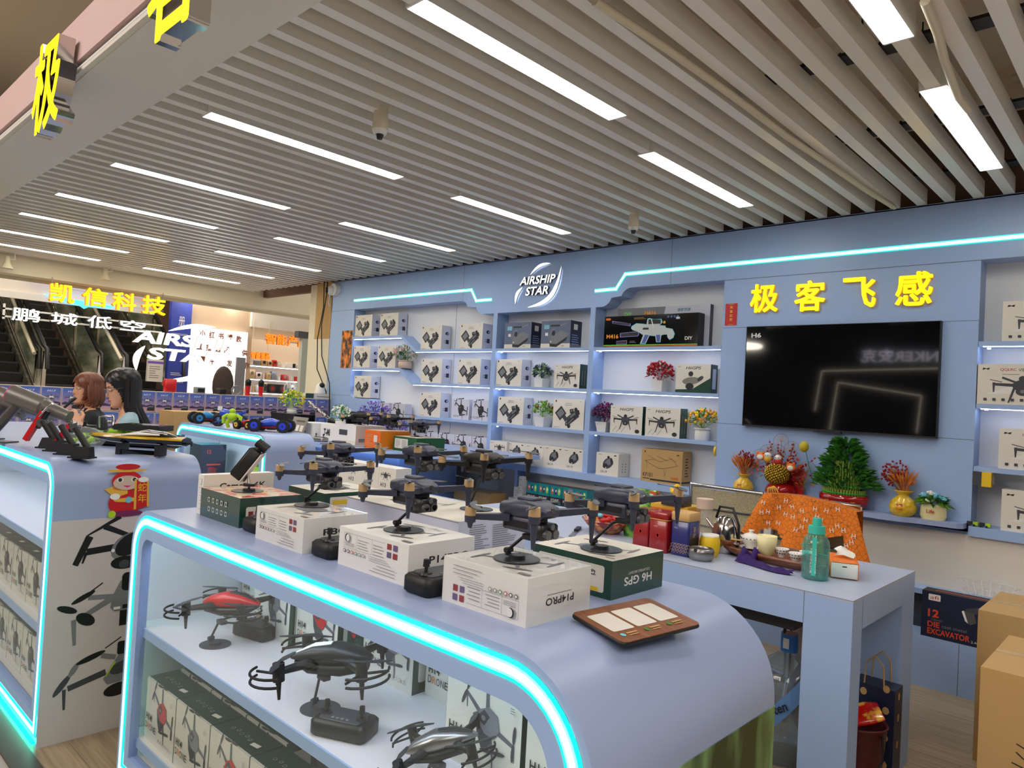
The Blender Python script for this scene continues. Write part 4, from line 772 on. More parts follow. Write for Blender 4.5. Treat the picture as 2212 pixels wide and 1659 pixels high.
b.lathe((0, 0, 0), [(.052, 0), (.060, .02), (.058, .06), (.052, .082), (.046, .082), (0, .07)], M('cream_glaze', (232, 222, 168), .3), 28, sx=1.08, sy=.62); b.text(Fr((-.024, -.040, .036), (1, 0, 0), (0, .02, 1)), 'Life', 0, 0, .020, 'ink_red', bold=.01, k=.002); b.build('pot', t); b = MB()
for i in range(120): d = rdir(R, -.1); leaf(b, (d.x*.04, d.y*.03, .085+d.z*.02), d+Vector((0, 0, .1)), R.uniform(.03, .07), .014, R.choice(['leaf', 'leaf2', 'leaf_dark']))
b.build('foliage', t)
for cx, cz, m in ((-.045, .125, 'sky'), (.012, .130, 'sky'), (-.02, .10, 'fl_white'), (.045, .115, 'sky'), (-.012, .140, 'fl_white')):
    b = MB()
    for q in range(14): d = rdir(R, -.3); b.ell((cx+d.x*.014, -.018+d.y*.014, cz+d.z*.012), (.009, .009, .007), m, 6)
    b.build('rose', t)
t = empty('toy_train', (-.79, YF-.005, .835)); tag(t, 'tiny green and black toy line on the right bay sill', 'toy'); b = MB()
for k in range(4): b.box(-.05+.028*k, -.028+.028*k, -.01, .01, .006, .024, 'lime' if k % 2 else 'ink'); b.cyl((-.045+.028*k, -.012, .006), (-.045+.028*k, .012, .006), .006, .006, 'black', 10)
b.build('body', t)
# ================================================================ DRONES ON STANDS
def loft(b, secs, m, n=14, axis='x', p=2.6, cap=True):
    """sections (t, half width, z bottom, z top): superellipse rings along x"""
    vs = []
    for t, hw, zb, zt in secs:
        for i in range(n):
            a = 2*math.pi*i/n; c, s_ = math.cos(a), math.sin(a)
            u = math.copysign(abs(c)**(2/p), c)*hw; v = (zb+zt)/2+math.copysign(abs(s_)**(2/p), s_)*(zt-zb)/2
            vs.append((t, u, v))
    b.add(vs, [(j*n+i, j*n+(i+1) % n, (j+1)*n+(i+1) % n, (j+1)*n+i) for j in range(len(secs)-1) for i in range(n)], m, True)
    if cap: b.add(vs, [tuple(range(n-1, -1, -1)), tuple(range((len(secs)-1)*n, len(secs)*n))], m)
def make_drone(name='drone', c='drone', dark='drone_dark', s=1.0, prop_spin=0.0, flip=False):
    t = empty(name); b = MB()
    loft(b, [(-.070, .018, .006, .020), (-.064, .030, .000, .028), (-.02, .036, -.002, .036), (.025, .035, .0, .037), (.054, .029, .004, .028), (.061, .022, .010, .022)], c, 20, p=3.6); 
    b.rbox(-.030, .020, -.017, .017, .034, .0415, .008, c); b.cyl((.052, 0, .02), (.0615, 0, .02), .006, .006, 'black_gloss', 12); b.build('body', t)
    b = MB(); b.rbox(-.060, .030, -.026, .026, -.030, .002, .008, c if not flip else dark); b.box(-.062, -.058, -.010, .010, -.020, -.008, dark)
    b.box(-.045, .015, -.0268, -.026, -.022, -.008, dark); b.box(-.052, -.047, -.0272, -.026, -.024, -.006, dark); b.build('battery', t)
    cam_ = MB(); cam_.rbox(.022, .058, -.027, .027, -.040, -.008, .008, dark); cam_.ell((.034, 0, -.024), (.016, .030, .017), dark, 14); cm = cam_.build('camera', t)
    for y, z, r in ((-.014, -.028, .0105), (.010, -.028, .0105), (-.002, -.012, .007)):
        l = MB(); l.cyl((.055, y, z), (.064, y, z), r, r*.95, 'grey_dark', 18); l.cyl((.0642, y, z), (.0646, y, z), r*.72, r*.72, 'drone_lens', 16); l.cyl((.0641, y, z), (.0643, y, z), r*.82, r*.82, 'silver', 16); l.build('lens', cm)
    for sx_, sy_ in ((1, 1), (1, -1), (-1, 1), (-1, -1)):
        mx, my = .092*sx_+(.0 if sx_ > 0 else .006), .094*sy_; zr = .020 if sx_ > 0 else -.004
        a = MB(); p0 = Vector((.040*sx_, .026*sy_, .012 if sx_ > 0 else -.004)); p1 = Vector((mx, my, zr)); d = (p1-p0).normalized(); q = Vector((-d.y, d.x, 0))*.0088; h = Vector((0, 0, .0075))
        vs = [p0-q*1.25-h, p0+q*1.25-h, p0+q*1.25+h, p0-q*1.25+h, p1-q*.8-h*.75, p1+q*.8-h*.75, p1+q*.8+h*.75, p1-q*.8+h*.75]
        a.add(vs, [(3, 2, 1, 0), (4, 5, 6, 7), (0, 1, 5, 4), (1, 2, 6, 5), (2, 3, 7, 6), (3, 0, 4, 7)], c)
        a.cyl(p1+Vector((0, 0, -.012)), p1+Vector((0, 0, .002)), .0115, .0125, c, 16)
        if sx_ > 0: a.cyl(p1+Vector((0, 0, -.010)), p1+Vector((0, 0, -.062)), .0085, .0035, c, 10)
        else: a.cyl(p1+Vector((0, 0, -.010)), p1+Vector((0, 0, -.024)), .008, .004, c, 10)
        ao = a.build('arm', t)
        mo = MB(); mo.cyl(p1+Vector((0, 0, .002)), p1+Vector((0, 0, .0195)), .0122, .0116, 'motor', 18); mo.cyl(p1+Vector((0, 0, .0195)), p1+Vector((0, 0, .022)), .007, .004, dark, 12); mo.build('motor', ao)
        pr = MB(); base = {(1, 1): 2.9, (1, -1): 2.6, (-1, 1): .5, (-1, -1): -.4}[(sx_, sy_)]+prop_spin
        for k, da in ((0, 0), (1, 2.6)):
            aa = base+da; e = Vector((math.cos(aa), math.sin(aa), 0)); w_ = Vector((-e.y, e.x, 0)); o_ = p1+Vector((0, 0, .0215))
            pts = [(0.0, .003), (.012, .006), (.03, .0075), (.055, .006), (.070, .0015)]; A = [o_+e*r_+w_*ww+Vector((0, 0, .0015)) for r_, ww in pts]; B = [o_+e*r_-w_*ww*.7-Vector((0, 0, .0008)) for r_, ww in pts]
            n_ = len(pts); vs = A+B+[v+Vector((0, 0, .0009)) for v in A+B]
            pr.add(vs, [(i, i+1, n_+i+1, n_+i) for i in range(n_-1)]+[(2*n_+n_+i, 2*n_+n_+i+1, 2*n_+i+1, 2*n_+i) for i in range(n_-1)], 'prop')
        pr.build('propeller', ao)
    if s != 1: t.scale = (s, s, s)
    return t
def make_stand(h=.050, dx=.030, dy=.018, mat='drone_dark', disc='prop', r=.050):
    t = empty('drone_stand'); b = MB(); b.cyl((0, 0, 0), (0, 0, .0022), r, r, disc, 40); b.build('base_disc', t)
    b = MB(); b.cyl((0, 0, .0022), (0, 0, .009), .0185, .0175, mat, 28); b.cyl((0, 0, .0092), (0, 0, .0098), .0165, .0165, 'grey_dark', 28); b.build('swivel', t)
    b = MB(); b.cyl((-.020, -.006, .006), (-.020, -.006, .022), .0065, .0065, mat, 12); b.cyl((-.020, -.015, .017), (-.020, .004, .017), .006, .006, mat, 12)
    b.tube([(-.020, -.006, .018), (-.020+dx*.75, -.006+dy, .004+h*.82), (-.020+dx+.01, -.006+dy, h)], .0036, mat, 8); b.rbox(-.022+dx, dx+.012, -.016+dy, .006+dy, h-.006, h+.006, .003, mat); b.build('arm', t)
    return t
DR = make_drone()
used = [False]
def drone_on(loc, lab, slab, rz=0.0, h=.050, dx=.030, dy=.018, src=None, pitch=0.0):
    """stand on its box top at loc, drone clipped on top of it"""
    st = make_stand(h, dx, dy); st.location = loc; st.rotation_euler = (0, 0, rz)
    tag(st, slab, 'stand', 'drone stands')
    src = src or DR
    if not src.get('used'): d = src; src['used'] = 1
    else: d = copy_tree(src)
    if 'used' in d and d is not src: del d['used']
    c, s_ = math.cos(rz), math.sin(rz); ox, oy = -.020+dx+.012, dy-.006
    d.location = (loc[0]+ox*c-oy*s_, loc[1]+ox*s_+oy*c, loc[2]+h+.030+.012); d.rotation_euler = (0, pitch, rz); tag(d, lab, 'drone', 'grey drones on stands')
    used[0] = True; return d
Z1 = .93
# ---- cartons on the foreground counter
def fine_print(b, fr, w_, h_, flip=False):
    """regulatory print: boxes, little photos and lines"""
    X = (lambda a: w_-a) if flip else (lambda a: a); Yf = (lambda v: h_-v) if flip else (lambda v: v)
    def r(a0, a1, v0, v1, m): b.rect(fr, min(X(a0), X(a1)), max(X(a0), X(a1)), min(Yf(v0), Yf(v1)), max(Yf(v0), Yf(v1)), m)
    t = .0005
    for a in (.02, .065, .12): r(a*w_/.24, a*w_/.24+t, h_*.50, h_*.88, 'ink_soft')
    r(.02*w_/.24, .165*w_/.24, h_*.88, h_*.88+t, 'ink_soft'); r(.02*w_/.24, .12*w_/.24, h_*.50, h_*.50+t, 'ink_soft')
    for i in range(2):
        for j in range(2): r((.172+.020*i)*w_/.24, (.186+.020*i)*w_/.24, h_*(.56+.20*j), h_*(.70+.20*j), M('photo_red', (150, 60, 60), .4) if (i+j) % 2 else M('photo_blue', (110, 90, 130), .4))
    for k in range(4): r(.070*w_/.24, (.110-.004*(k % 3))*w_/.24, h_*(.56+.07*k), h_*(.56+.07*k)+.0011, 'ink_soft'); r(.125*w_/.24, (.163-.005*(k % 2))*w_/.24, h_*(.52+.08*k), h_*(.52+.08*k)+.0013, 'ink_soft')
    for k in range(3): r(.025*w_/.24, .060*w_/.24, h_*(.56+.035*k), h_*(.56+.035*k)+.0008, 'ink_soft')
    for k, m in enumerate(('ink', 'ink', 'ink_red', 'leaf', 'grey', 'ink_soft')): b.oval(fr, X((.026+.014*k)*w_/.24), Yf(h_*.42), .0045, .0045, m); b.oval(fr, X((.026+.014*k)*w_/.24), Yf(h_*.42), .003, .003, 'white')
    for k in range(3): r(.115*w_/.24, (.19-.008*k)*w_/.24, h_*(.36+.05*k), h_*(.36+.05*k)+.0009, 'ink_soft')
    for k in range(3): r((.12+.012*k)*w_/.24, .205*w_/.24, h_*(.12+.08*k), h_*(.12+.08*k)+.0012, 'ink_soft')
    b.oval(fr, X(.036*w_/.24), Yf(h_*.77), .009, .010, 'ink'); b.oval(fr, X(.0385*w_/.24), Yf(h_*.77), .0075, .0085, 'white')
def top_drone_print(b, cx, cy, s): 
    for k, a in enumerate((.5, 2.2, 3.6, 5.4)): b.line(b.T, cx, cy, cx+math.cos(a)*s, cy+math.sin(a)*s*.9, .010, 'grey', .006); b.oval(b.T, cx+math.cos(a)*s, cy+math.sin(a)*s*.9, .035, .005, 'grey', a+1.2)
    b.oval(b.T, cx, cy, .05, .032, 'grey', .3)
def flat_box(w_, d_, h_, txt, flip=False, wrap=True, body='white', tx=None):
    b = carton(w_, d_, h_, body, body, body); fine_print(b, b.F, w_, h_, flip); top_drone_print(b, w_*.5, d_*.5, .085)
    if not flip: b.text(b.R, txt, d_*.30, h_*.47, h_*.19, 'ink', bold=.02, w=d_*.62)
    else: b.text(b.R, txt, d_*.72, h_*.50, h_*.16, 'ink', bold=.02, w=d_*.44, flip=True); b.rect(b.R, d_*.30, d_*.68, h_*.56, h_*.575, 'ink_soft')
    b.text(b.T, txt[:3], w_*.55, d_*.80, .016, 'ink_soft', shear=.3); b.rect(b.T, w_*.83, w_*.95, d_*.06, d_*.12, 'ink_soft')
    return b
def wrap_film(b, w_, d_, h_, seed=1):
    R = random.Random(seed); f = MB(); e = .0012
    f.box(-e, w_+e, -e, d_+e, -.0, h_+e, 'film', skip='b') if 0 else f.box(-e, w_+e, -e, d_+e, .0005, h_+e, 'film')
    return f
b = flat_box(.240, .200, .094, 'P14PRO', True); o = b.build('drone_carton'); put(o, 'white drone carton nearest the camera, upside down print, at the counter\'s right', 'box', (-1.146, 1.040, Z1)); wrap_film(b, .24, .20, .094).build('plastic_wrap', o)
b = flat_box(.275, .205, .094, 'P14PRO'); o = b.build('drone_carton'); put(o, 'unwrapped white drone carton in the middle of the counter front', 'box', (-1.540, 1.040, Z1))
b = flat_box(.252, .200, .091, 'P8GPS'); o = b.build('drone_carton'); put(o, 'shrink wrapped white drone carton left of the middle remote controller', 'box', (-1.927, 1.020, Z1)); wrap_film(b, .252, .20, .091).build('plastic_wrap', o)
# green cartons
b = carton(.235, .215, .087, 'green_print', 'green_print', 'carton'); b.rrect(b.F, .02, .215, .012, .072, .006, 'carton'); scribble(b, b.F, .10, .20, .018, .062, 6, 'ink_soft', 6); b.rect(b.F, .17, .20, .013, .022, 'yellow'); b.text(b.F, 'GPS', .19, .060, .012, 'ink', flip=True)
b.text(b.R, 'H6 GPS', .165, .044, .020, 'white', bold=.02, w=.115, flip=True); b.text(b.R, 'COLLAPSIBLE AIRCRAFT', .155, .055, .006, 'white', w=.09, flip=True); top_drone_print(b, .12, .10, .09); b.rect(b.T, .2, .225, .02, .024, 'ink_soft')
o = b.build('drone_carton'); put(o, 'dark green drone carton with pale top, upside down white lettering, right end', 'box', (-1.157, 1.340, Z1)); 
noise_mix('mosaic', (226, 214, 190), (220, 60, 50), nscale=26, detail=3, lo=.48, hi=.6)
b = carton(.270, .205, .090, 'green_print', 'green_print', 'mosaic')
for j in range(2):
    for i in range(5): b.rrect(b.F, .055+.030*i, .070+.030*i, .022+.030*j, .037+.030*j, .003, 'offwhite'); b.rrect(b.F, .0575+.030*i, .0675+.030*i, .0245+.030*j, .0345+.030*j, .002, 'green_print')
b.rrect(b.R, .02, .19, .008, .062, .006, 'carton')
for i in range(2):
    for j in range(2): b.rect(b.R, .028+.022*i, .044+.022*i, .012+.020*j, .028+.020*j, 'photo_red' if (i+j) % 2 else 'photo_blue')
scribble(b, b.R, .085, .18, .014, .056, 6, 'ink_soft', 6); b.poly(b.T, [(.06, .05), (.17, .04), (.20, .13), (.09, .14)], 'yellow'); b.oval(b.T, .12, .09, .05, .03, 'mosaic')
o = b.build('drone_carton'); put(o, 'dark green drone carton with colourful top at the counter\'s left end', 'box', (-2.350, 1.045, Z1)); wrap_film(b, .27, .205, .090).build('plastic_wrap', o)
b = carton(.19, .25, .12, 'green_print', 'green_print', 'mosaic'); 
b = carton(.225, .235, .098, 'green_print', 'green_print', 'carton'); b.rrect(b.R, .02, .21, .01, .085, .004, 'carton'); b.rect(b.R, .03, .10, .060, .075, 'yellow'); scribble(b, b.R, .115, .20, .02, .078, 8, 'ink_soft', 8); scribble(b, b.R, .03, .10, .02, .055, 4, 'ink_soft', 9); top_drone_print(b, .11, .12, .08)
o = b.build('drone_carton'); put(o, 'dark green drone carton with yellow caution label in the second row', 'box', (-2.245, 1.300, Z1))
# thin white camera carton standing on edge
b = carton(.040, .25, .130, 'white', 'carton', 'white')
for k in range(4): b.rrect(b.F, .012, .028, .016+.027*k, .034+.027*k, .002, 'ink_soft'); b.rrect(b.F, .0128, .0272, .0168+.027*k, .0332+.027*k, .002, 'white')
b.text(b.R, 'Camera 6K', .055, .080, .021, 'ink', bold=.02, w=.165); b.text(b.R, 'EXPLORATION AND', .03, .062, .009, 'ink', bold=.01, w=.13)
o = b.build('camera_carton'); put(o, 'tall narrow white carton reading Camera at the counter\'s left end', 'box', (-2.394, 1.052, Z1))
# plain white cartons in the second row
b = carton(.52, .27, .100, 'carton_cool', 'carton_cool', 'carton'); scribble(b, b.R, .04, .12, .02, .09, 12, 'ink_soft', 3); scribble(b, b.R, .13, .23, .012, .085, 12, 'ink_soft', 4)
b.rect(b.F, .0, .52, .096, .098, 'ink_soft')
for k in range(5): b.poly(b.F, [(.10+.045*k, .02), (.115+.045*k, .02), (.108+.045*k, .034)], 'ink')
top_drone_print(b, .20, .14, .09); o = b.build('drone_carton'); put(o, 'long plain white carton under the black drone, second row', 'box', (-1.930, 1.325, Z1))
b = carton(.26, .20, .055, 'kraft', 'kraft', 'carton'); o = b.build('carton'); put(o, 'low open carton between the white second row carton and green one', 'box', (-1.47+.05, 1.63-.04, Z1))
bpy.data.objects.remove(o)
# ---- drones
drone_on((-1.030, 1.142, 1.0255), 'grey drone on the foremost white carton, twin lenses facing right', 'round black stand on the foremost white carton')
drone_on((-1.015, 1.425, 1.0175), 'grey drone on the green carton at the counter\'s right end', 'round black stand on the green carton at the right end', h=.075, dx=.055, dy=.018)
drone_on((-1.412, 1.140, 1.0245), 'grey drone on the unwrapped white carton in the middle', 'round black stand on the unwrapped middle carton', h=.053)
drone_on((-1.860, 1.155, 1.0225), 'grey drone on the left wrapped white carton', 'round black stand on the left wrapped carton', h=.058, dx=.045)
drone_on((-2.135, 1.400, 1.0285), 'grey drone on the second row green carton, seen highest at left', 'round black stand on the second row green carton', h=.078, dx=.02)
drone_on((-1.790, 1.480, 1.0305), 'grey drone in the second row with a long propeller to the left', 'round black stand at the left of the long plain carton', h=.095, dx=.02)
blackd = make_drone('drone', 'black', 'black', 1.0, .4, True)
drone_on((-1.545, 1.520, 1.0305), 'black drone with belly battery on the long plain carton', 'round black stand at the right of the long plain carton', h=.095, dx=.02, src=blackd)
# remote controllers
def remote(loc, lab, rz, col='black', s=1, name='remote_controller'):
    t = empty(name, loc, rz); tag(t, lab, 'controller', 'black remote controllers'); b = MB(); T0 = Matrix.Diagonal((1, 1, .80, 1)); b.rbox(-.075, .075, -.045, .045, 0, .052, .018, col, T0); b.rbox(-.055, .055, -.036, .036, .050, .056, .012, 'grey_dark', T0); b.build('body', t)
    for k in (-1, 1):
        b = MB(); b.cyl((.048*k, -.006, .043), (.048*k, -.006, .048), .015, .013, 'drone_dark', 18); b.cyl((.048*k, -.006, .048), (.048*k, -.006, .066), .004, .004, 'drone_dark', 8); b.cyl((.048*k, -.006, .060), (.048*k, -.006, .076), .0075, .0065, 'drone_dark', 12); b.build('stick', t)
    b = MB()
    for k in range(4): b.cyl((-.02+.013*k, -.025, .0445), (-.02+.013*k, -.025, .0465), .004, .004, 'ink_soft', 10)
    b.build('buttons', t)
    if s != 1: t.scale = (s, s, s)
    return t
remote((-1.205, 1.085, Z1), 'black remote controller between the two front right cartons', math.pi/2)
remote((-1.615, 1.105, Z1), 'black remote controller right of the left wrapped carton', math.pi/2)
remote((-2.005, 1.110, Z1), 'black remote controller half hidden beside the colourful topped carton', math.pi/2)
# second action camera on magnetic mount over the colourful carton
t = empty('action_camera', (-2.215, 1.135, 1.0205)); tag(t, 'black pocket camera on a tilted mount above the colourful topped carton', 'camera')
b = MB(); b.cyl((0, 0, 0), (0, 0, .002), .05, .05, 'prop', 36); b.cyl((.01, 0, .002), (.01, 0, .010), .020, .019, 'drone_dark', 24); b.cyl((.01, 0, .018), (.01, 0, .026), .020, .019, 'drone_dark', 24); b.build('base', t)
b = MB(); b.tube([(.01, 0, .01), (.0, .0, .045), (-.015, 0, .06)], .004, 'silver'); b.tube([(-.03, 0, .03), (-.005, .0, .05)], .004, 'silver'); b.build('bracket', t)
T_ = Tr(-.012, .0, .088) @ Rz(.75) @ RY(.62)
b = MB(); b.rbox(-.020, .020, -.024, .024, -.055, .055, .006, 'black', T_); b.rbox(-.0225, -.0195, -.02, .02, -.05, .05, .002, 'black_gloss', T_); b.box(.020, .023, -.022, .022, -.056, .056, 'white', T_); b.build('body', t)
b = MB(); b.cyl(T_ @ Vector((0, 0, .053)), T_ @ Vector((0, 0, .072)), .012, .012, 'black', 14); b.cyl(T_ @ Vector((-.018, 0, .075)), T_ @ Vector((.022, 0, .075)), .015, .016, 'black', 18); b.cyl(T_ @ Vector((.022, 0, .075)), T_ @ Vector((.024, 0, .075)), .011, .011, 'drone_lens', 16); b.build('lens_head', t)
# payment sign lying on the rounded end
t = empty('payment_sign', (-.785, 1.245, Z1+.004), .28); tag(t, 'brown wooden payment plaque lying at the counter\'s rounded end', 'sign')
b = MB(); b.rbox(-.072, .072, -.118, .118, 0, .008, .012, 'black'); b.rbox(-.071, .071, -.117, .117, .0078, .0095, .012, noise_mix('plaque_wood', (112, 62, 30), (138, 82, 44), (1, 14, 1), 6)); b.build('board', t)
b = MB(); fr = Fr((0, 0, .0095), (0, 1, 0), (-1, 0, 0))
for k in range(3): b.rrect(fr, -.100+.068*k, -.040+.068*k, -.030, .045, .005, 'offwhite')
b.build('label', t); b = MB()
for k, m in enumerate(('sky', 'leaf', 'leaf')):
    b.oval(fr, -.092+.068*k, -.046, .006, .006, m); b.rect(fr, -.080+.068*k, -.050+.068*k, -.046, -.041, 'kraft'); b.rect(fr, -.080+.068*k, -.055+.068*k, -.053, -.050, 'kraft')
b.build('emblem', t)
t.location = (-.795, 1.250, Z1+.0); t.rotation_euler = (0, .13, -.13)
# ================================================================ INSIDE THE MAIN CASE
S1_, S2_ = .53, .165
def h14(body):
    b = carton(.235, .10, .200, 'carton', 'green_print', 'green_print'); art_quad(b, b.F, .135, .118, .19, body, 'ink_soft', 'grey_dark'); b.text(b.F, 'H14', .014, .068, .022, 'ink', bold=.02, w=.045)
    for k, ch in enumerate('DRONE'): b.text(b.F, ch, .013+.0175*k, .040-.0, .020, 'orange' if ch == 'R' else 'ink', w=.014)
    for k in range(6): b.oval(b.F, .115+.017*k, .028, .0045, .0045, 'ink_soft'); b.oval(b.F, .115+.017*k, .028, .0038, .0038, 'carton')
    scribble(b, b.F, .205, .222, .165, .180, 3, 'ink_soft', 3); b.rect(b.T, .0, .235, .0, .006, 'white')
    for k in range(5): b.oval(b.T, .05+.025*k, .045+.004*(k % 2), .006, .006, 'white'); b.oval(b.T, .05+.025*k, .045+.004*(k % 2), .005, .005, 'green_print')
    b.poly(b.T, [(.175, .03), (.21, .035), (.207, .05), (.172, .045)], 'white'); b.rrect(b.R, .02, .08, .03, .17, .008, 'carton')
    f = wrap_film(b, .235, .10, .20); return b, f
def h14_set(body, items, group):
    b, f = h14(body); o = b.build('drone_carton'); f.build('plastic_wrap', o); put(o, items[0][0], 'box', items[0][1], group, items[0][2] if len(items[0]) > 2 else 0)
    for it in items[1:]: copy_tree(o, loc=it[1], rz=it[2] if len(it) > 2 else 0, label=it[0])
GG = 'cartons inside the main display case'
h14_set('grey', [('grey drone carton leftmost on the case shelf, turned sideways in the corner', (-2.585, 1.33, S1_), .0), ('grey drone carton on the case shelf behind the red drone', (-2.33, 1.245, S1_)),
    ('grey drone carton on the case shelf right of the dark gap', (-1.78, 1.31, S1_)), ('large looking grey drone carton nearest the curved right end of the case', (-1.24, 1.16, S1_)),
    ('grey drone carton in the lower case row, second from left', (-2.290, .985, S2_)), ('grey drone carton in the lower case row, fourth from left', (-1.810, .985, S2_)), ('grey drone carton in the lower case, second row back left', (-2.53, 1.095, S2_)), ('grey drone carton in the lower case, second row back middle', (-2.05, 1.095, S2_))], GG)
h14_set('red', [('red drone carton on the case shelf, right of the grey one', (-2.085, 1.265, S1_)), ('red drone carton on the case shelf behind the black drone', (-1.53, 1.345, S1_)), ('lower case carton with red drone at the far left', (-2.530, .985, S2_)),
    ('lower case red drone carton, third from left', (-2.050, .985, S2_)), ('lower case red drone carton behind the second one', (-2.29, 1.095, S2_)), ('red drone carton beside the large grey one at the curved end', (-.99, 1.16, S1_))], GG)
b = carton(.07, .10, .200, 'green_print', 'green_print', 'green_print'); art_quad(b, b.F, .035, .10, .07, 'red', 'ink', 'ink'); o = b.build('drone_carton'); put(o, 'narrow dark side of a carton between two drone cartons on the shelf', 'box', (-1.852, 1.30, S1_), GG)
b = MB(); b.box(-2.60, -2.30, 1.50, 1.58, S1_, S1_+.2, 'carton_cool')
# guarded racing drones
def guard_drone(name, lab, loc, rz, shell, accent, s=1.0):
    t = empty(name, loc, rz); tag(t, lab, 'drone'); b = MB()
    loft(b, [(-.085, .010, .004, .014), (-.06, .026, .000, .030), (-.01, .032, -.002, .042), (.04, .028, .002, .036), (.075, .016, .006, .022), (.09, .006, .008, .014)], shell); b.build('shell', t)
    b = MB(); loft(b, [(-.075, .020, -.018, .004), (-.02, .030, -.026, .004), (.05, .026, -.020, .006), (.08, .012, -.004, .008)], 'drone_dark'); b.build('underbody', t)
    b = MB(); loft(b, [(.0, .010, .038, .0425), (.04, .012, .034, .039), (.08, .005, .018, .022)], accent); b.build('stripe', t)
    for sx_, sy_ in ((1, 1), (1, -1), (-1, 1), (-1, -1)):
        p1 = Vector((.085*sx_, .085*sy_, .010)); a = MB(); a.tube([(.04*sx_, .02*sy_, .006), tuple(p1)], [.011, .007], 'drone_dark', 8); a.cyl(p1-Vector((0, 0, .018)), p1+Vector((0, 0, .018)), .012, .012, 'drone_dark', 14); a.cyl(p1-Vector((0, 0, .018)), p1-Vector((0, 0, .055)), .006, .003, 'drone_dark', 8); ao = a.build('arm', t)
        g = MB(); n_ = 10; c0 = math.atan2(sy_, sx_)
        for dz in (.004, -.012): g.tube([tuple(p1+Vector((math.cos(c0+a_)*.055, math.sin(c0+a_)*.055, dz))) for a_ in [(-1.1+2.2*i/n_) for i in range(n_+1)]], .0028, 'black', 6)
        for a_ in (-1.1, 1.1): g.tube([tuple(p1+Vector((0, 0, -.004))), tuple(p1+Vector((math.cos(c0+a_)*.055, math.sin(c0+a_)*.055, -.004)))], .0028, 'black', 6)
        g.build('guard', ao)
        pr = MB(); aa = c0+.9
        for k in range(2):
            e = Vector((math.cos(aa+k*math.pi*.9), math.sin(aa+k*math.pi*.9), 0)); w_ = Vector((-e.y, e.x, 0)); o_ = p1+Vector((0, 0, .020)); vs = [o_+w_*.004, o_+e*.03+w_*.009, o_+e*.062+w_*.003, o_+e*.062-w_*.003, o_+e*.03-w_*.008, o_-w_*.004]; pr.add(vs, [(0, 5, 4, 1), (1, 4, 3, 2)], 'prop'); pr.add([v-Vector((0, 0, .001)) for v in vs], [(1, 4, 5, 0), (2, 3, 4, 1)], 'prop')
        pr.build('propeller', ao)
    if s != 1: t.scale = (s, s, s)
    return t
g1 = guard_drone('racing_drone', 'red drone with propeller guards on the case shelf at left', (-2.235, 1.115, S1_+.118), .35, 'red', 'drone_dark', 1.12); g1.rotation_euler = (0, -.05, .55)
s1 = make_stand(.078, .03, .01, 'grey_dark', 'grey_dark', .048); s1.location = (-2.245, 1.075, S1_); tag(s1, 'small round stand under the red guarded drone', 'stand')
remote((-2.245, 1.235-.02, S1_), 'dark remote controller behind the red guarded drone', .25, 'drone_dark')
g2 = guard_drone('racing_drone', 'dark drone with white trim and guards, centre of the case shelf', (-1.60, 1.085, S1_+.128), 2.9, 'drone_dark', 'white', 1.22); g2.rotation_euler = (0, .08, -2.45)
s2 = make_stand(.088, .02, .0, 'grey_dark', 'grey_dark', .052); s2.location = (-1.63, 1.075, S1_); tag(s2, 'small round stand under the dark guarded drone', 'stand')
remote((-1.475, 1.045, S1_), 'large dark remote controller in front of the dark guarded drone', .45, 'drone_dark', 1.0)
t = guard_drone('grey_drone', 'grey slotted drone at the bottom of the frame near the curved case end', (-1.14, 1.06, S1_+.085), 0, 'silver', 'drone_dark', .9); t.rotation_euler = (0, -.3, .7)
s3 = make_stand(.055, .02, .0, 'grey_dark', 'grey_dark', .045); s3.location = (-1.15, 1.05, S1_); tag(s3, 'small round stand under the grey slotted drone', 'stand')
# ================================================================ DESK
ZD = .765
def tin(x0, x1, y0, y1, h, lab, c, lidc, deco=None, name='tea_tin'):
    t = empty(name, ((x0+x1)/2, (y0+y1)/2, ZD)); tag(t, lab, 'tin'); a, d_ = (x1-x0)/2, (y1-y0)/2; b = MB(); b.rbox(-a, a, -d_, d_, 0, h*.80, .008, c)
    if deco == 'wave':
        fr = Fr((-a, -d_-.0002, 0), (1, 0, 0), (0, 0, 1))
        for j in range(3):
            for i in range(6):
                cx, cz = .008+a*2*i/6+.006*j, .012+.014*j; pts = [(cx+.012*math.cos(math.pi*k/6), cz+.012*math.sin(math.pi*k/6)) for k in range(7)]
                for k in range(6): b.line(fr, *pts[k], *pts[k+1], .0012, 'kraft')
        fr = Fr((a+.0002, -d_, 0), (0, 1, 0), (0, 0, 1)); b.rect(fr, .012, 2*d_-.008, .0, .075, 'ink'); b.text(fr, '茶', .03, .10, .022, 'gold_print', k=.003); b.text(fr, '叶', .03, .075, .022, 'gold_print', k=.003)
    if deco == 'seal': b.oval(Fr((0, -d_-.0002, 0), (1, 0, 0), (0, 0, 1)), 0, .07, .008, .010, 'ink_red'); b.oval(Fr((0, -d_-.0002, 0), (1, 0, 0), (0, 0, 1)), 0, .07, .005, .007, 'berry')
    b.build('body', t); b = MB(); b.rbox(-a-.002, a+.002, -d_-.002, d_+.002, h*.80, h, .008, lidc)
    if deco == 'seal': b.rbox(-a-.0025, a+.0025, -d_-.0025, d_+.0025, h*.80, h*.82, .008, 'gold_print')
    b.build('lid', t); return t
M('tin_red', (150, 16, 20), .3, coat=.4); M('tin_blue', (34, 40, 110), .3, coat=.3); M('bamboo_lid', (206, 166, 104), .5)
tin(-1.735, -1.655, 2.66, 2.74, .165, 'tall red tea tin, left one of two on the desk', 'tin_red', 'tin_red', 'seal')
tin(-1.640, -1.555, 2.64, 2.725, .168, 'tall red tea tin beside the blue tin', 'tin_red', 'tin_red', 'seal')
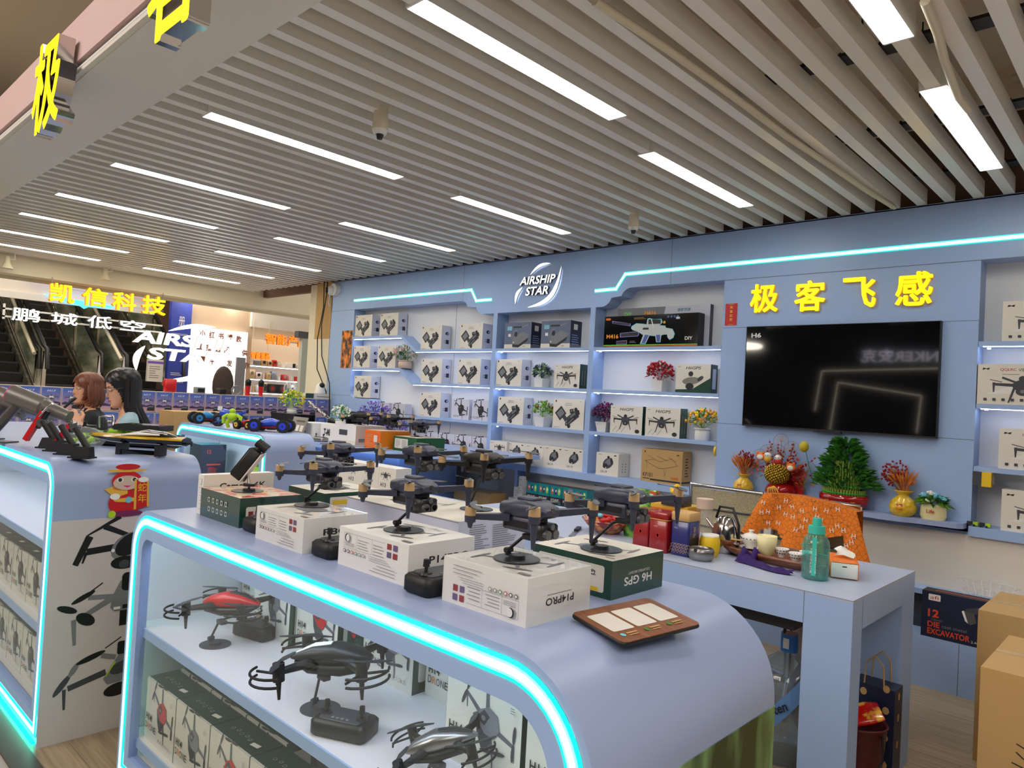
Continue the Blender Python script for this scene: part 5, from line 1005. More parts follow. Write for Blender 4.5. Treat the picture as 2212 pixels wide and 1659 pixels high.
tin(-1.545, -1.462, 2.655, 2.745, .178, 'dark blue tea tin with bamboo lid and golden waves', 'tin_blue', 'bamboo_lid', 'wave')
t = empty('gift_box', (-1.66, 2.86, ZD)); tag(t, 'orange box under the dark box with rubber duck', 'box'); b = MB(); b.box(-.08, .10, -.05, .07, 0, .160, 'orange'); b.box(-.082, .102, -.052, .072, .160, .178, 'gold_print'); b.build('body', t)
t = empty('dark_box', (-1.63, 2.835, ZD+.178)); tag(t, 'small charcoal box below the yellow duck', 'box'); b = MB(); b.rbox(-.055, .055, -.04, .04, 0, .045, .006, 'grey_dark'); b.build('body', t)
t = empty('rubber_duck', (-1.635, 2.83, ZD+.223)); tag(t, 'yellow rubber duck sitting on the charcoal box', 'duck'); b = MB(); b.ell((0, 0, .014), (.024, .018, .015), 'yellow', 16); b.ell((-.020, 0, .022), (.008, .008, .008), 'yellow', 10); b.ell((.008, 0, .036), .0135, 'yellow', 14); b.build('body', t)
b = MB(); b.ell((.022, 0, .034), (.008, .006, .003), 'orange', 10); b.build('beak', t); b = MB(); b.ell((.016, -.009, .040), .002, 'ink', 6); b.ell((.016, .009, .040), .002, 'ink', 6); b.build('eyes', t)
t = empty('storage_jar', (-1.505, 2.86, ZD)); tag(t, 'clear jar with cream lid behind the blue tin', 'jar'); b = MB(); b.cyl((0, 0, 0), (0, 0, .18), .034, .034, 'clear', 20); b.build('glass', t); b = MB(); b.cyl((0, 0, .18), (0, 0, .222), .036, .036, 'pot_sand', 24); b.build('lid', t)
t = empty('kettle', (-1.435, 2.92, ZD)); tag(t, 'polished chrome kettle behind the yellow cup', 'kettle'); b = MB(); b.lathe((0, 0, 0), [(.05, 0), (.058, .01), (.060, .06), (.050, .11), (.034, .145), (.016, .155), (0, .157)], 'chrome', 28); b.build('body', t)
b = MB(); b.tube([(-.045, 0, .14), (-.03, 0, .19), (.03, 0, .19), (.06, 0, .12), (.062, 0, .05)], .006, 'black', 8); b.build('handle', t); b = MB(); b.tube([(-.05, 0, .09), (-.09, 0, .13)], [.014, .007], 'chrome', 10); b.build('spout', t)
t = empty('yellow_cup', (-1.425, 2.765, ZD)); tag(t, 'yellow glazed pot cup behind the steel ashtray', 'cup'); b = MB(); b.lathe((0, 0, 0), [(.030, 0), (.040, .02), (.042, .06), (.036, .086), (.033, .090), (.030, .088), (.034, .05), (0, .01)], 'yellow', 26); b.lathe((0, 0, 0), [(.0365, .084), (.0365, .0915), (.030, .0905)], 'fl_white', 26); b.build('body', t)
t = empty('ashtray', (-1.412, 2.672, ZD)); tag(t, 'brushed steel ashtray at the desk\'s front edge', 'ashtray'); b = MB(); b.lathe((0, 0, 0), [(.040, 0), (.050, .012), (.050, .036), (.046, .048), (.042, .048), (.045, .036), (.043, .012), (0, .008)], 'silver', 32); b.build('bowl', t); b = MB(); b.box(-.006, .006, -.052, -.038, .036, .0485, 'ink'); b.build('notch', t)
# tea tray and cups
t = empty('tea_tray', (-1.20, 2.94, ZD), -.12); tag(t, 'dark wooden boat shaped tea tray on the desk', 'tray'); b = MB(); n_ = 40
def trayring(rx, ry, z, p=3): return [(rx*math.copysign(abs(math.cos(a))**(2/p), math.cos(a)), ry*math.copysign(abs(math.sin(a))**(2/p), math.sin(a)), z) for a in [2*math.pi*i/n_ for i in range(n_)]]
rings = [trayring(.19, .095, 0), trayring(.235, .125, .022), trayring(.240, .130, .040), trayring(.228, .120, .040), trayring(.222, .115, .026)]; vs = [v for r in rings for v in r]
noise_mix('tray_wood', (92, 48, 26), (124, 70, 40), (3, 30, 3), 4, coat=.3, rough=.35); b.add(vs, [(j*n_+i, j*n_+(i+1) % n_, (j+1)*n_+(i+1) % n_, (j+1)*n_+i) for j in range(4) for i in range(n_)], 'tray_wood', True); b.add(vs, [tuple(range(n_-1, -1, -1)), tuple(range(4*n_, 5*n_))], 'tray_wood'); b.build('tray', t)
ZT = ZD+.0262
def cup(loc, lab, prof, m='white', ring=True, name='tea_cup', rr=None):
    t = empty(name, loc); tag(t, lab, 'cup'); b = MB(); b.lathe((0, 0, 0), prof, m, 26); b.build('bowl', t)
    if ring:
        b = MB(); R_ = random.Random(3); rm = max(p[0] for p in prof); zt = max(p[1] for p in prof)
        for k in range(14): a = 2*math.pi*k/14; b.ell((rm*.93*math.cos(a), rm*.93*math.sin(a), zt*.80), (.003, .003, .0022), 'navy', 6)
        for k in range(5): a = 4+.4*k; b.ell((rm*.80*math.cos(a), rm*.80*math.sin(a), zt*.48), (.003, .003, .003), 'navy', 6)
        b.build('blue_pattern', t)
    return t
small = [(.014, 0), (.014, .004), (.022, .012), (.0285, .030), (.0290, .034), (.0275, .034), (.020, .014), (0, .008)]
cup((-1.185, 2.915, ZT), 'blue and white tea cup, leftmost of three on the tray', small); cup((-1.110, 2.875, ZT), 'blue and white tea cup nearest the front of the tray', small); cup((-1.095, 2.945, ZT), 'blue and white tea cup behind the other two', small)
cup((-1.235, 2.885, ZT), 'plain cream pouring pitcher on the tea tray', [(.022, 0), (.030, .01), (.037, .04), (.040, .080), (.038, .080), (.034, .04), (0, .01)], 'cream_glaze' if 'cream_glaze' in MATS else 'fl_white', False, 'pitcher')
t = empty('gaiwan', (-1.335, 2.955, ZT)); tag(t, 'blue and white lidded tea bowl on its saucer', 'teacup'); b = MB(); b.lathe((0, 0, 0), [(.02, 0), (.045, .008), (.047, .010), (.02, .006), (0, .006)], 'white', 28); b.build('saucer', t); b = MB(); b.lathe((0, 0, .006), [(.018, 0), (.030, .018), (.042, .048), (.040, .048), (.028, .02), (0, .01)], 'white', 28); b.build('bowl', t)
b = MB(); b.lathe((0, 0, .050), [(.037, 0), (.036, .004), (.022, .014), (.009, .018), (.008, .024), (.013, .030), (.0, .032)], 'white', 28); b.build('lid', t); b = MB()
for k in range(16): a = 2*math.pi*k/16; b.ell((.041*math.cos(a), .041*math.sin(a), .046), (.003, .003, .002), 'navy', 6)
b.build('blue_pattern', t)
t = empty('tea_strainer', (-1.405, 2.880, ZT)); tag(t, 'brown fluted tea strainer cup with wooden scoop', 'strainer'); b = MB(); b.lathe((0, 0, 0), [(.014, 0), (.020, .014), (.032, .034), (.030, .034), (.012, .010), (0, .008)], 'plaque_wood', 12); b.build('cup', t); b = MB(); b.tube([(-.02, 0, .036), (.06, .012, .040)], [.006, .003], 'bamboo_lid', 6); b.build('scoop', t)
# towel
t = MB(); R = random.Random(9); nx, ny = 26, 12; vs = []
for i in range(nx+1):
    for j in range(ny+1):
        u, v = i/nx, j/ny; wd = .050*(.55+.45*math.sin(math.pi*min(1, u*1.05))); x = -.125+.25*u+.008*math.sin(9*v+3*u); y = (v-.5)*2*wd*(1-.4*u)-.03*u+.012*math.sin(6*u); z = .004+.030*math.sin(math.pi*v)*(.6+.4*math.sin(7*u+1))*(1-.45*u)+.006*math.sin(21*u+8*v)*math.sin(math.pi*v)
        vs.append((x, y, max(z, .002)))
t.add(vs, [(i*(ny+1)+j, (i+1)*(ny+1)+j, (i+1)*(ny+1)+j+1, i*(ny+1)+j+1) for i in range(nx) for j in range(ny)], M('towel_purple', (46, 18, 92), .9), True)
for (px, py) in ((-.11, .02), (-.075, .045)): t.tube([(px, py-.02, .01), (px, py, .045), (px+.02, py+.015, .02)], [.014, .018, .01], 'towel_purple', 8)
o = t.build('towel'); tag(o, 'crumpled dark purple towel on the desk in front of the tray', 'towel'); o.location = (-1.185, 2.775, ZD); o.rotation_euler = (0, 0, -.1)
# water bottle
t = empty('water_bottle', (-.992, 2.755, ZD)); tag(t, 'big translucent turquoise water bottle standing on the desk', 'bottle')
b = MB(); pr = [(.040, 0), (.047, .006), (.048, .03), (.048, .125), (.044, .145), (.030, .165), (.026, .170)]; b.lathe((0, 0, 0), pr, 'aqua', 32); b.build('body', t)
b = MB(); b.lathe((0, 0, .002), [(.038, 0), (.0455, .006), (.0455, .048), (0, .048)], glass('aqua_water', (.10, .70, .66), .1, .12), 32); b.build('water', t)
b = MB(); b.cyl((0, 0, .168), (0, 0, .196), .031, .030, M('teal_cap', (60, 190, 170), .4), 24); b.cyl((0, 0, .196), (0, 0, .224), .017, .016, 'teal_cap', 18); b.build('cap', t)
b = MB(); fr = Fr((.010, -.0492, .02), (1, 0, 0), (0, 0, 1)); b.rect(fr, -.006, .010, 0, .14, 'teal_cap'); b.text(Fr((.0012, -.0500, .03), (0, 0, 1), (-1, 0, 0)), 'BOTTLED JOY', 0, -.006, .008, 'white', w=.09, k=.0012); b.text(Fr((.0012, -.0500, .03), (0, 0, 1), (-1, 0, 0)), 'BOTTLED JOY', 0, -.022, .006, 'white', w=.09, k=.0012); b.build('strap', t)
b = MB(); b.tube([(-.047, -.01, .12), (-.02, -.035, .125), (-.015, -.036, .06), (-.046, -.012, .05)], .006, 'aqua', 8); b.build('handle', t)
# tissue
t = empty('tissue_pack', (-.965, 2.935, ZD), -.62); tag(t, 'orange tissue pack with a pulled tissue behind the bottle', 'tissues'); b = MB(); b.rbox(-.05, .05, -.10, .10, 0, .062, .008, 'orange'); b.build('pack', t); b = MB(); b.rbox(-.046, .046, -.105, -.098, .004, .060, .006, 'fl_white'); b.box(-.008, .008, -.1055, -.105, .045, .049, 'ink'); b.build('end_flap', t)
b = MB(); vs = []; nx = 8
for i in range(nx+1):
    for j in range(nx+1): u, v = i/nx, j/nx; vs.append(((u-.5)*.07*(1-.5*v)+.01*math.sin(8*v), (v-.3)*.055+.012*math.sin(5*u), .062+.055*math.sin(math.pi*(.15+.7*v))*(1-.5*abs(u-.5))-.012))
b.add(vs, [(i*(nx+1)+j, (i+1)*(nx+1)+j, (i+1)*(nx+1)+j+1, i*(nx+1)+j+1) for i in range(nx) for j in range(nx)], 'fl_white', True); b.build('tissue', t)
t.rotation_euler = (0, 0, .38); t.location = (-.955, 2.94, ZD)
# snack bag, bowl and clutter
t = empty('tea_bag', (-1.83, 2.86, ZD)); tag(t, 'shiny green snack bag with leaf picture standing on the desk', 'bag'); b = MB()
noise_mix('bag_green', (20, 96, 30), (150, 210, 70), nscale=18, lo=.42, hi=.6, rough=.25, coat=.6); loft(b, [(0, .075, -.035, .035), (.04, .085, -.045, .045), (.16, .085, -.035, .035), (.21, .09, -.012, .012), (.225, .09, -.003, .003)], 'bag_green', 20)
b.v = [(y, z, x) for x, y, z in b.v]; b.build('bag', t); b = MB(); fr = Fr((-.02, -.047, .06), (1, 0, 0), (0, 0, 1)); b.text(fr, '炒', 0, .055, .035, 'yellow', bold=.02, k=.004); b.text(fr, '茶', 0, .012, .035, 'yellow', bold=.02, k=.004); b.text(fr, '山', 0, .095, .028, 'yellow', bold=.02, k=.004); b.build('print', t)
b = MB(); b.box(.05, .085, -.01, .02, .16, .22, 'rust'); b.build('red_corner', t)
t = empty('snack_bowl', (-1.985, 2.83, ZD)); tag(t, 'patterned red bowl heaped with wrapped snacks on the desk', 'bowl'); b = MB(); noise_mix('bowl_pattern', (120, 30, 50), (220, 140, 70), nscale=30, lo=.45, hi=.6, coat=.5, rough=.2); b.lathe((0, 0, 0), [(.05, 0), (.06, .004), (.10, .035), (.125, .065), (.120, .065), (.09, .032), (0, .012)], 'bowl_pattern', 30); b.build('bowl', t)
for k in range(9): b = MB(); b.ell((R.uniform(-.06, .06), R.uniform(-.06, .06), .055+R.uniform(0, .02)), (R.uniform(.02, .032), .014, .010), R.choice(['red', 'pink', 'fl_white', 'sky', 'rust']), 10, T=Rz(R.uniform(0, 3))); b.build('snack', t)
t = MB(); t.box(-.012, .012, -.09, .09, 0, .003, 'silver', Rz(.5)); t.box(-.010, .010, .05, .14, 0, .012, 'black', Rz(.5)); tag(t.build('knife', None, (-2.05, 2.66, ZD)), 'knife with black handle lying left of the bowl', 'knife')
# ================================================================ CHAIRS
noise_mix('mesh_fabric', (150, 140, 112), (186, 176, 146), nscale=260, detail=0, rough=.8)
def mesh_chair(loc, lab, rz):
    t = empty('office_chair', loc, rz); tag(t, lab, 'chair'); b = MB(); nx, nz = 10, 14; vs = []
    for i in range(nx+1):
        for j in range(nz+1): u, v = i/nx, j/nz; vs.append(((u-.5)*.42, .035*(2*u-1)**2+.05*math.sin(v*2.2)-.03, .50+.43*v))
    f = [(i*(nz+1)+j, (i+1)*(nz+1)+j, (i+1)*(nz+1)+j+1, i*(nz+1)+j+1) for i in range(nx) for j in range(nz)]
    b.add(vs, f, 'mesh_fabric', True); b.add([(v[0], v[1]+.006, v[2]) for v in vs], [q[::-1] for q in f], 'mesh_fabric', True); b.build('backrest', t); b = MB()
    for z in (.82, .72, .61): b.tube([((u-.5)*.42, .035*(2*u-1)**2+.05*math.sin((z-.5)/.43*2.2)-.036, z) for u in [k/8 for k in range(9)]], .005, 'grey_dark', 6)
    b.build('backrest_seam', t)
    for k in (-1, 1): b = MB(); b.tube([(.215*k, .035+.05*math.sin(v*2.2)-.03, .48+.46*v) for v in [q/8 for q in range(9)]]+[], .011, 'chrome', 8); b.tube([(.215*k, -.02, .48), (.215*k, -.10, .44), (.215*k, -.40, .44)], .011, 'chrome', 8); b.build('side_frame', t)
    b = MB(); b.tube([(-.215, .035+.05*math.sin(2.2)-.03, .94), (0, .02, .945), (.215, .035+.05*math.sin(2.2)-.03, .94)], .011, 'chrome', 8); b.build('top_rail', t)
    b = MB(); b.rbox(-.21, .21, -.44, .0, .43, .46, .03, 'mesh_fabric'); b.build('seat', t); b = MB(); b.cyl((0, -.2, .10), (0, -.2, .43), .025, .025, 'chrome', 14)
    for k in range(5): a = 2*math.pi*k/5; b.tube([(0, -.2, .10), (.27*math.cos(a), -.2+.27*math.sin(a), .07)], [.02, .014], 'chrome', 8); b.ell((.27*math.cos(a), -.2+.27*math.sin(a), .028), .028, 'black', 10)
    b.build('base', t); return t
mesh_chair((-1.86, 3.72, 0), 'beige mesh office chair behind the desk with chrome frame', 0); mesh_chair((-1.37, 3.72, 0), 'beige mesh office chair covered by the orange patterned shirt', 0)
# patterned shirt over the second chair
def shirt_mat():
    m = M('shirt_orange', (226, 120, 22), .85); N, L, bs = nodes_of(m); tc = N.new('ShaderNodeTexCoord'); v = N.new('ShaderNodeTexVoronoi'); v.inputs['Scale'].default_value = 48; v.feature = 'DISTANCE_TO_EDGE'
    nz = N.new('ShaderNodeTexNoise'); nz.inputs['Scale'].default_value = 14; mt = N.new('ShaderNodeMath'); mt.operation = 'MULTIPLY'; cr = N.new('ShaderNodeValToRGB'); cr.color_ramp.elements[0].position = .012; cr.color_ramp.elements[1].position = .03
    cr.color_ramp.elements[0].color = (*s2l([c/255 for c in (150, 92, 40)]), 1); cr.color_ramp.elements[1].color = (*s2l([c/255 for c in (230, 122, 20)]), 1)
    L.new(tc.outputs['Object'], v.inputs['Vector']); L.new(tc.outputs['Object'], nz.inputs['Vector']); L.new(v.outputs['Distance'], mt.inputs[0]); L.new(nz.outputs[0], mt.inputs[1]); L.new(mt.outputs[0], cr.inputs[0]); L.new(cr.outputs[0], bs.inputs['Base Color']); return m
shirt_mat(); t = empty('draped_shirt', (-1.36, 3.70, .0)); tag(t, 'orange patterned garment with white letters draped over the chair back', 'garment')
b = MB(); nx, nz = 34, 24; vs = []
def shirt_pt(u, v):
    x = (u-.5)*(.46+.20*v); top = .965-.02*(u-.3)**2*4; L_ = .16+.13*abs(math.sin(3.1*u+.4))+.12*(u > .82)
    z = top-v*L_; y = -.052-.012*math.sin(14*u+2*v)-.010*math.sin(23*u)*v-.02*v-.03*math.sin(math.pi*u)*v
    return (x, y, z)
for i in range(nx+1):
    for j in range(nz+1): vs.append(shirt_pt(i/nx, j/nz))
f = [(i*(nz+1)+j, i*(nz+1)+j+1, (i+1)*(nz+1)+j+1, (i+1)*(nz+1)+j) for i in range(nx) for j in range(nz) if not (.10 < i/nx < .30 and j/nz > .62+.4*abs(i/nx-.2)*3) and not (.62 < i/nx < .80 and j/nz > .70)]
b.add(vs, f, 'shirt_orange', True); b.add([(v[0], v[1]+.004, v[2]) for v in vs], [q[::-1] for q in f], 'shirt_orange', True)
top = [shirt_pt(i/nx, 0) for i in range(nx+1)]; b.add(top+[(p[0], p[1]+.10, p[2]-.002) for p in top]+[(p[0], p[1]+.11, p[2]-.2) for p in top], [(i, i+1, nx+2+i, nx+1+i) for i in range(nx)]+[(nx+1+i, nx+2+i, 2*nx+3+i, 2*nx+2+i) for i in range(nx)], 'shirt_orange', True)
b.build('cloth', t)
b = MB(); R = random.Random(4)
for k in range(26):
    u, v = .06+.88*((k*.618) % 1), .08+.56*R.random(); p = shirt_pt(u, v); a = R.uniform(-.3, .3); fr = Fr((p[0], p[1]-.007, p[2]), (math.cos(a), 0, math.sin(a)), (-math.sin(a), 0, math.cos(a))); b.text(fr, 'H', -.009, -.009, .022, 'fl_white', w=.018)
b.build('letter_print', t)
# ================================================================ RIGHT SIDE FLOOR
b = carton(.62, .10, .235, 'navy', 'navy', 'ink'); F = b.F; orr = M('print_orange', (226, 72, 30), .5)
b.text(F, '12', .03, .105, .040, orr, bold=.03, w=.05); b.text(F, 'DIE', .03, .055, .028, orr, bold=.02, w=.055); b.text(F, 'cast metal', .095, .060, .016, 'grey', w=.11); b.text(F, 'EXCAVATOR', .03, .018, .030, orr, bold=.02, w=.19); b.text(F, '2.4GHz', .225, .016, .012, 'white', w=.06); b.text(F, 'Channel', .045, .088, .012, 'grey', shear=.2, w=.05); b.rrect(F, .03, .085, .19, .222, .004, 'white'); b.text(F, 'afi', .038, .197, .018, 'ink_red', w=.038)
b.line(F, .20, .165, .30, .20, .030, 'grey_dark'); b.line(F, .30, .20, .42, .165, .032, 'silver'); b.line(F, .32, .190, .41, .165, .014, 'lime'); b.poly(F, [(.185, .17), (.235, .165), (.245, .12), (.22, .105), (.195, .12)], 'silver'); b.poly(F, [(.180, .165), (.197, .12), (.21, .11), (.19, .17)], 'white'); b.oval(F, .30, .205, .014, .014, 'silver'); b.line(b.T, .05, .05, .30, .05, .01, orr)
put(b.build('toy_carton'), 'dark blue excavator toy carton standing on the low cabinet ledge', 'box', (-.985, 4.30-.033+.002, .262), rz=0)
def kraft(lab, x0, y0, w_, d_, h_, z=0, rz=0, mark=None):
    b = carton(w_, d_, h_, 'kraft', 'kraft', 'kraft'); tp = M('tape', (196, 160, 104), .15, coat=.6); b.rect(b.T, 0, w_, d_*.46, d_*.54, tp); b.rect(b.F, 0, w_, h_-.05, h_-.048, 'wood') if mark else None; b.rect(b.L, d_*.46, d_*.54, h_-.12, h_, tp)
    if mark: b.text(b.L, mark, d_*.35, h_*.42, .06, 'ink', flip=False)
    o = b.build('moving_carton'); put(o, lab, 'box', (x0, y0, z), rz=rz); return o
kraft('large brown carton behind, at the right edge of the floor', -.605, 3.52, .62, .48, .612)
o = kraft('large brown carton in front with handwritten number, right edge', -.455, 2.72, .60, .50, .606, mark=None)
b = MB(); fr = Fr((.0, .0, .04), (1, 0, 0), (0, 0, 1))
for pts in ([(.10, .36), (.14, .345), (.15, .325), (.12, .32), (.10, .335)], [(.09, .30), (.16, .285), (.15, .30)], [(.10, .275), (.16, .265), (.155, .24), (.12, .235), (.11, .25)]):
    for k in range(len(pts)-1): b.line(fr, *pts[k], *pts[k+1], .004, 'ink')
b.build('handwriting', o)
t = empty('wire_basket', (-.72, 4.42, .480)); tag(t, 'clear plastic basket on the cabinet board behind the toy carton', 'basket'); b = MB()
for z, r in ((0, .08), (.03, .09), (.075, .105)): b.tube([(r*1.3*math.cos(2*math.pi*i/20), r*.7*math.sin(2*math.pi*i/20), z+.004) for i in range(20)], .002, 'clear', 4, True)
for i in range(20): a = 2*math.pi*i/20; b.tube([(.104*math.cos(a), .056*math.sin(a), .004), (.136*math.cos(a), .0735*math.sin(a), .079)], .0016, 'white', 4)
b.build('basket', t)
t = empty('paper_stack', (-.40, 4.40, .480)); tag(t, 'stack of papers and kraft envelopes on the cabinet board', 'papers'); b = MB()
for k in range(6): b.box(-.15, .12, -.09, .09, .006*k, .006*k+.005, 'kraft' if k in (0, 5) else 'fl_white', Rz(.08*(k % 3-1)))
b.build('paper', t)
# water jugs wrapped in plastic
M('jug_blue', (70, 110, 200), .2, alpha=1); glass('jug', (.72, .84, .97), .15, .14)
def jug(x, y, lab):
    t = empty('water_jug', (x, y, 0)); tag(t, lab, 'jug'); b = MB(); b.lathe((0, 0, 0), [(.11, 0), (.128, .012), (.130, .10), (.124, .115), (.130, .13), (.130, .21), (.124, .225), (.130, .24), (.128, .30), (.10, .36), (.045, .40), (.030, .41), (.030, .43)], 'jug', 32); b.build('bottle', t)
    b = MB(); b.cyl((0, 0, .415), (0, 0, .485), .034, .033, M('cap_blue', (40, 120, 210), .35), 22); b.rect(Fr((-.012, -.0345, .43), (1, 0, 0), (0, 0, 1)), 0, .024, 0, .04, 'white'); b.build('cap', t)
    b = MB(); fr = Fr((0, -.132, 0), (1, 0, 0), (0, 0, 1)); pts = []
    for k in range(9): a = -1.9+.16*k; pts.append((math.cos(a)*.134, math.sin(a)*.134, .12+.026*k))
    vs = [(p[0], p[1], p[2]-.035) for p in pts]+[(p[0], p[1], p[2]+.055) for p in pts]; b.add(vs, [(i, i+1, 10+i, 9+i) for i in range(8)], M('label_blue', (110, 160, 220), .4)); b.text(Fr((.0, -.139, .19), (.84, .18, .55), (-.42, -.0, .9)), 'Ginten', -.05, 0, .036, 'navy', bold=.02, w=.12, k=.004); b.build('label', t); return t
jug(-1.150, 2.95, 'large blue water jug in clear plastic wrap under the desk')
t = empty('ladle', (-1.165, 2.93, .487)); tag(t, 'dark spoon shaped handle hanging above the water jug', 'ladle'); b = MB(); b.tube([(0, 0, 0), (.005, 0, .04), (0, 0, .07)], .006, 'black', 8); b.ell((-.004, 0, .105), (.030, .012, .042), 'black_gloss', 14); b.build('spoon', t)
t = empty('packed_bag', (-1.08, 3.16, 0)); tag(t, 'pale plastic sack with black bag under the desk', 'bag'); b = MB(); b.ell((0, 0, .18), (.15, .12, .18), 'black', 16); b.build('black_bag', t); b = MB(); b.ell((-.02, -.03, .40), (.12, .09, .10), 'pot_sand', 16); b.build('pale_sack', t)
t = empty('waste_bin', (-.815, 3.02-.12, 0)); tag(t, 'dark red waste bin holding a crisp packet, under the desk', 'bin'); b = MB(); b.lathe((0, 0, 0), [(.075, 0), (.095, .24), (.100, .245), (.096, .250), (.09, .24), (.07, .01), (0, .01)], M('maroon', (84, 22, 26), .4), 28); b.build('bucket', t); b = MB(); b.tube([(.09, -.03, .23), (.10, -.05, .15), (.07, -.075, .10)], .004, 'black', 6); b.build('handle', t)
t.location = (-.86, 2.90, 0)
t = empty('crisp_packet', (-.86, 2.90, .245)); tag(t, 'red crisp packet sticking out of the waste bin', 'packet'); b = MB(); loft(b, [(-.07, .05, -.004, .004), (-.03, .055, -.018, .02), (.03, .055, -.018, .02), (.07, .05, -.003, .003)], noise_mix('crisp_red', (200, 24, 20), (240, 180, 60), nscale=24, lo=.55, hi=.65, coat=.5, rough=.25)); b.build('packet', t); t.rotation_euler = (.3, -.35, .5); t.location = (-.85, 2.89, .275)
t = empty('paper_bag', (-.84, 3.04, 0)); tag(t, 'navy paper bag with dots and a drink cup inside', 'bag'); b = MB(); b.box(-.075, .075, -.05, .05, 0, .36, 'navy'); fr = Fr((-.075, -.05, 0), (1, 0, 0), (0, 0, 1)); g2_ = Fr((.075, -.05, 0), (0, 1, 0), (0, 0, 1))
for z in (.05, .15, .25, .33): b.oval(fr, .04, z, .012, .014, 'kraft'); b.oval(fr, .12, z+.03, .012, .014, 'kraft'); b.oval(g2_, .05, z, .012, .014, 'kraft')
b.build('bag', t); b = MB()
for yy in (-.045, .045): b.tube([(-.035, yy, .36), (-.03, yy, .44), (0, yy, .47), (.03, yy, .44), (.035, yy, .36)], .003, 'kraft', 6)
b.build('handle', t)
# turquoise toy boxes and small things under the shelf
tq = carton(.118, .10, .088, 'teal_print', 'teal_print', 'ink'); 
for k, m in enumerate(('rust', 'dark_violet', 'lime')): tq.oval(tq.F, .025+.034*k, .045, .012, .026, m); tq.oval(tq.F, .028+.034*k, .050, .006, .010, 'white')
b = MB(); b.box(-3.86, -2.92, 4.32, 4.495, .555, .575, 'blue'); b.box(-3.86, -3.83, 4.32, 4.495, .0, .555, 'blue'); b.box(-2.95, -2.92, 4.32, 4.495, 0, .555, 'blue'); tag(b.build('low_shelf'), 'low blue board carrying the turquoise toy boxes', 'shelf')
low_items = [('turquoise toy box in the lower row, %s' % n_, (-3.85+.122*k, 4.34, .575)) for k, n_ in enumerate(('first from the left', 'second from the left', 'third from the left', 'fourth from the left', 'fifth from the left'))]
bk = carton(.118, .10, .060, 'ink', 'ink', 'ink'); bk.text(bk.F, 'STUNT', .012, .030, .016, 'white', bold=.02, w=.08); bk.oval(bk.F, .10, .018, .012, .012, 'teal_print'); family(bk, 'toy_box', [(l.replace('turquoise toy box in the lower row', 'black toy box below the turquoise ones'), p) for l, p in low_items], group='black toy boxes under the wall shelf')
family(tq, 'toy_box', [(l.replace('in the lower row', 'in the row under the wall shelf'), (p[0], p[1], .635)) for l, p in low_items], group='turquoise toy boxes under the wall shelf')
bx = carton(.045, .05, .045, 'fl_white', 'white', 'white'); bx.rect(bx.F, .012, .03, .018, .021, 'ink_soft')
b = MB(); b.box(-4.10, -3.87, 4.40, 4.495, .0, .56, 'beam'); tag(b.build('side_cabinet'), 'grey cabinet section left of the turquoise toy boxes', 'cabinet')
family(bx, 'small_box', [('tiny white box, %s of the little stack beside turquoise boxes' % n_, (-4.07+.05*(k % 2 if k < 4 else 1)+.05*(k == 6), 4.43, .56+.046*(k//2 if k < 4 else k-2))) for k, n_ in enumerate(('bottom left', 'bottom second', 'left of the second level', 'right of the second level', 'third level', 'fourth level'))], group='tiny white boxes')
t = empty('open_carton', (-4.42, 4.38, .0)); tag(t, 'open brown carton with crumpled clear plastic behind the drones', 'box'); b = MB(); b.box(-.22, .22, -.1, .1, 0, .58, 'kraft'); b.box(-.22, -.19, -.16, -.1, .56, .60, 'kraft'); b.build('carton', t); b = MB(); b.ell((.08, 0, .64), (.12, .08, .09), 'clear', 12); b.build('plastic_bag', t)
# ================================================================ LEFT COUNTER TOP
ZL = 1.05; RV = Vector((math.cos(YAW), math.sin(YAW), 0)); VA = YAW                                  # picture's right, as a world heading
# racing boats
def hull(b, L_, W_, H_, m_top, m_bot):
    n = 18; secs = []
    for i in range(n+1):
        u = i/n; hw = W_/2*min(1, (u*2.1)**.75)*(1-.12*max(0, u-.6)); secs.append((u, hw))
    vs = []
    for u, hw in secs: x = -L_/2+L_*u; kz = H_*.55*(1-min(1, u*3))**2; vs += [(x, 0, kz), (x, hw*.75, kz+H_*.15), (x, hw, H_*.62), (x, hw*.86, H_*.80), (x, 0, H_*1.0), (x, -hw*.86, H_*.80), (x, -hw, H_*.62), (x, -hw*.75, kz+H_*.15)]
    for i in range(n):
        for k in range(8): b.add([vs[i*8+k], vs[i*8+(k+1) % 8], vs[(i+1)*8+(k+1) % 8], vs[(i+1)*8+k]], [(3, 2, 1, 0)], m_top if k in (2, 3, 4, 5) else m_bot, False)
    b.add(vs[-8:], [tuple(range(8))], m_bot)
def boat(name, lab, loc, rz, L_, W_, H_, mt, mbm, canopy, stripe=None):
    t = empty(name, loc, rz); tag(t, lab, 'toy boat'); b = MB(); hull(b, L_, W_, H_, mt, mbm); b.build('hull', t); b = MB(); q = [(-L_*.18, .004, H_*.85, H_*.92), (-L_*.05, W_*.24, H_*.75, H_*1.30), (L_*.10, W_*.30, H_*.75, H_*1.62), (L_*.28, W_*.28, H_*.75, H_*1.45), (L_*.40, W_*.10, H_*.75, H_*1.05)]; loft(b, q, canopy, 14, p=2); b.build('canopy', t)
    if stripe: b = MB(); b.tube([(-L_*.16, -W_*.20, H_*.95), (L_*.02, -W_*.285, H_*1.12), (L_*.25, -W_*.30, H_*1.14)], [.002, .007, .004], stripe, 6); b.tube([(-L_*.05, -W_*.20, H_*1.12), (L_*.1, -W_*.24, H_*1.42), (L_*.32, -W_*.22, H_*1.22)], .0025, stripe, 6); b.build('stripe', t)
    b = MB(); b.cyl((L_/2, 0, H_*.3), (L_/2+.02, 0, H_*.3), .004, .004, 'black', 8); b.ell((L_/2+.022, 0, H_*.3), (.003, .012, .012), 'black', 8); b.build('propeller', t)
    return t
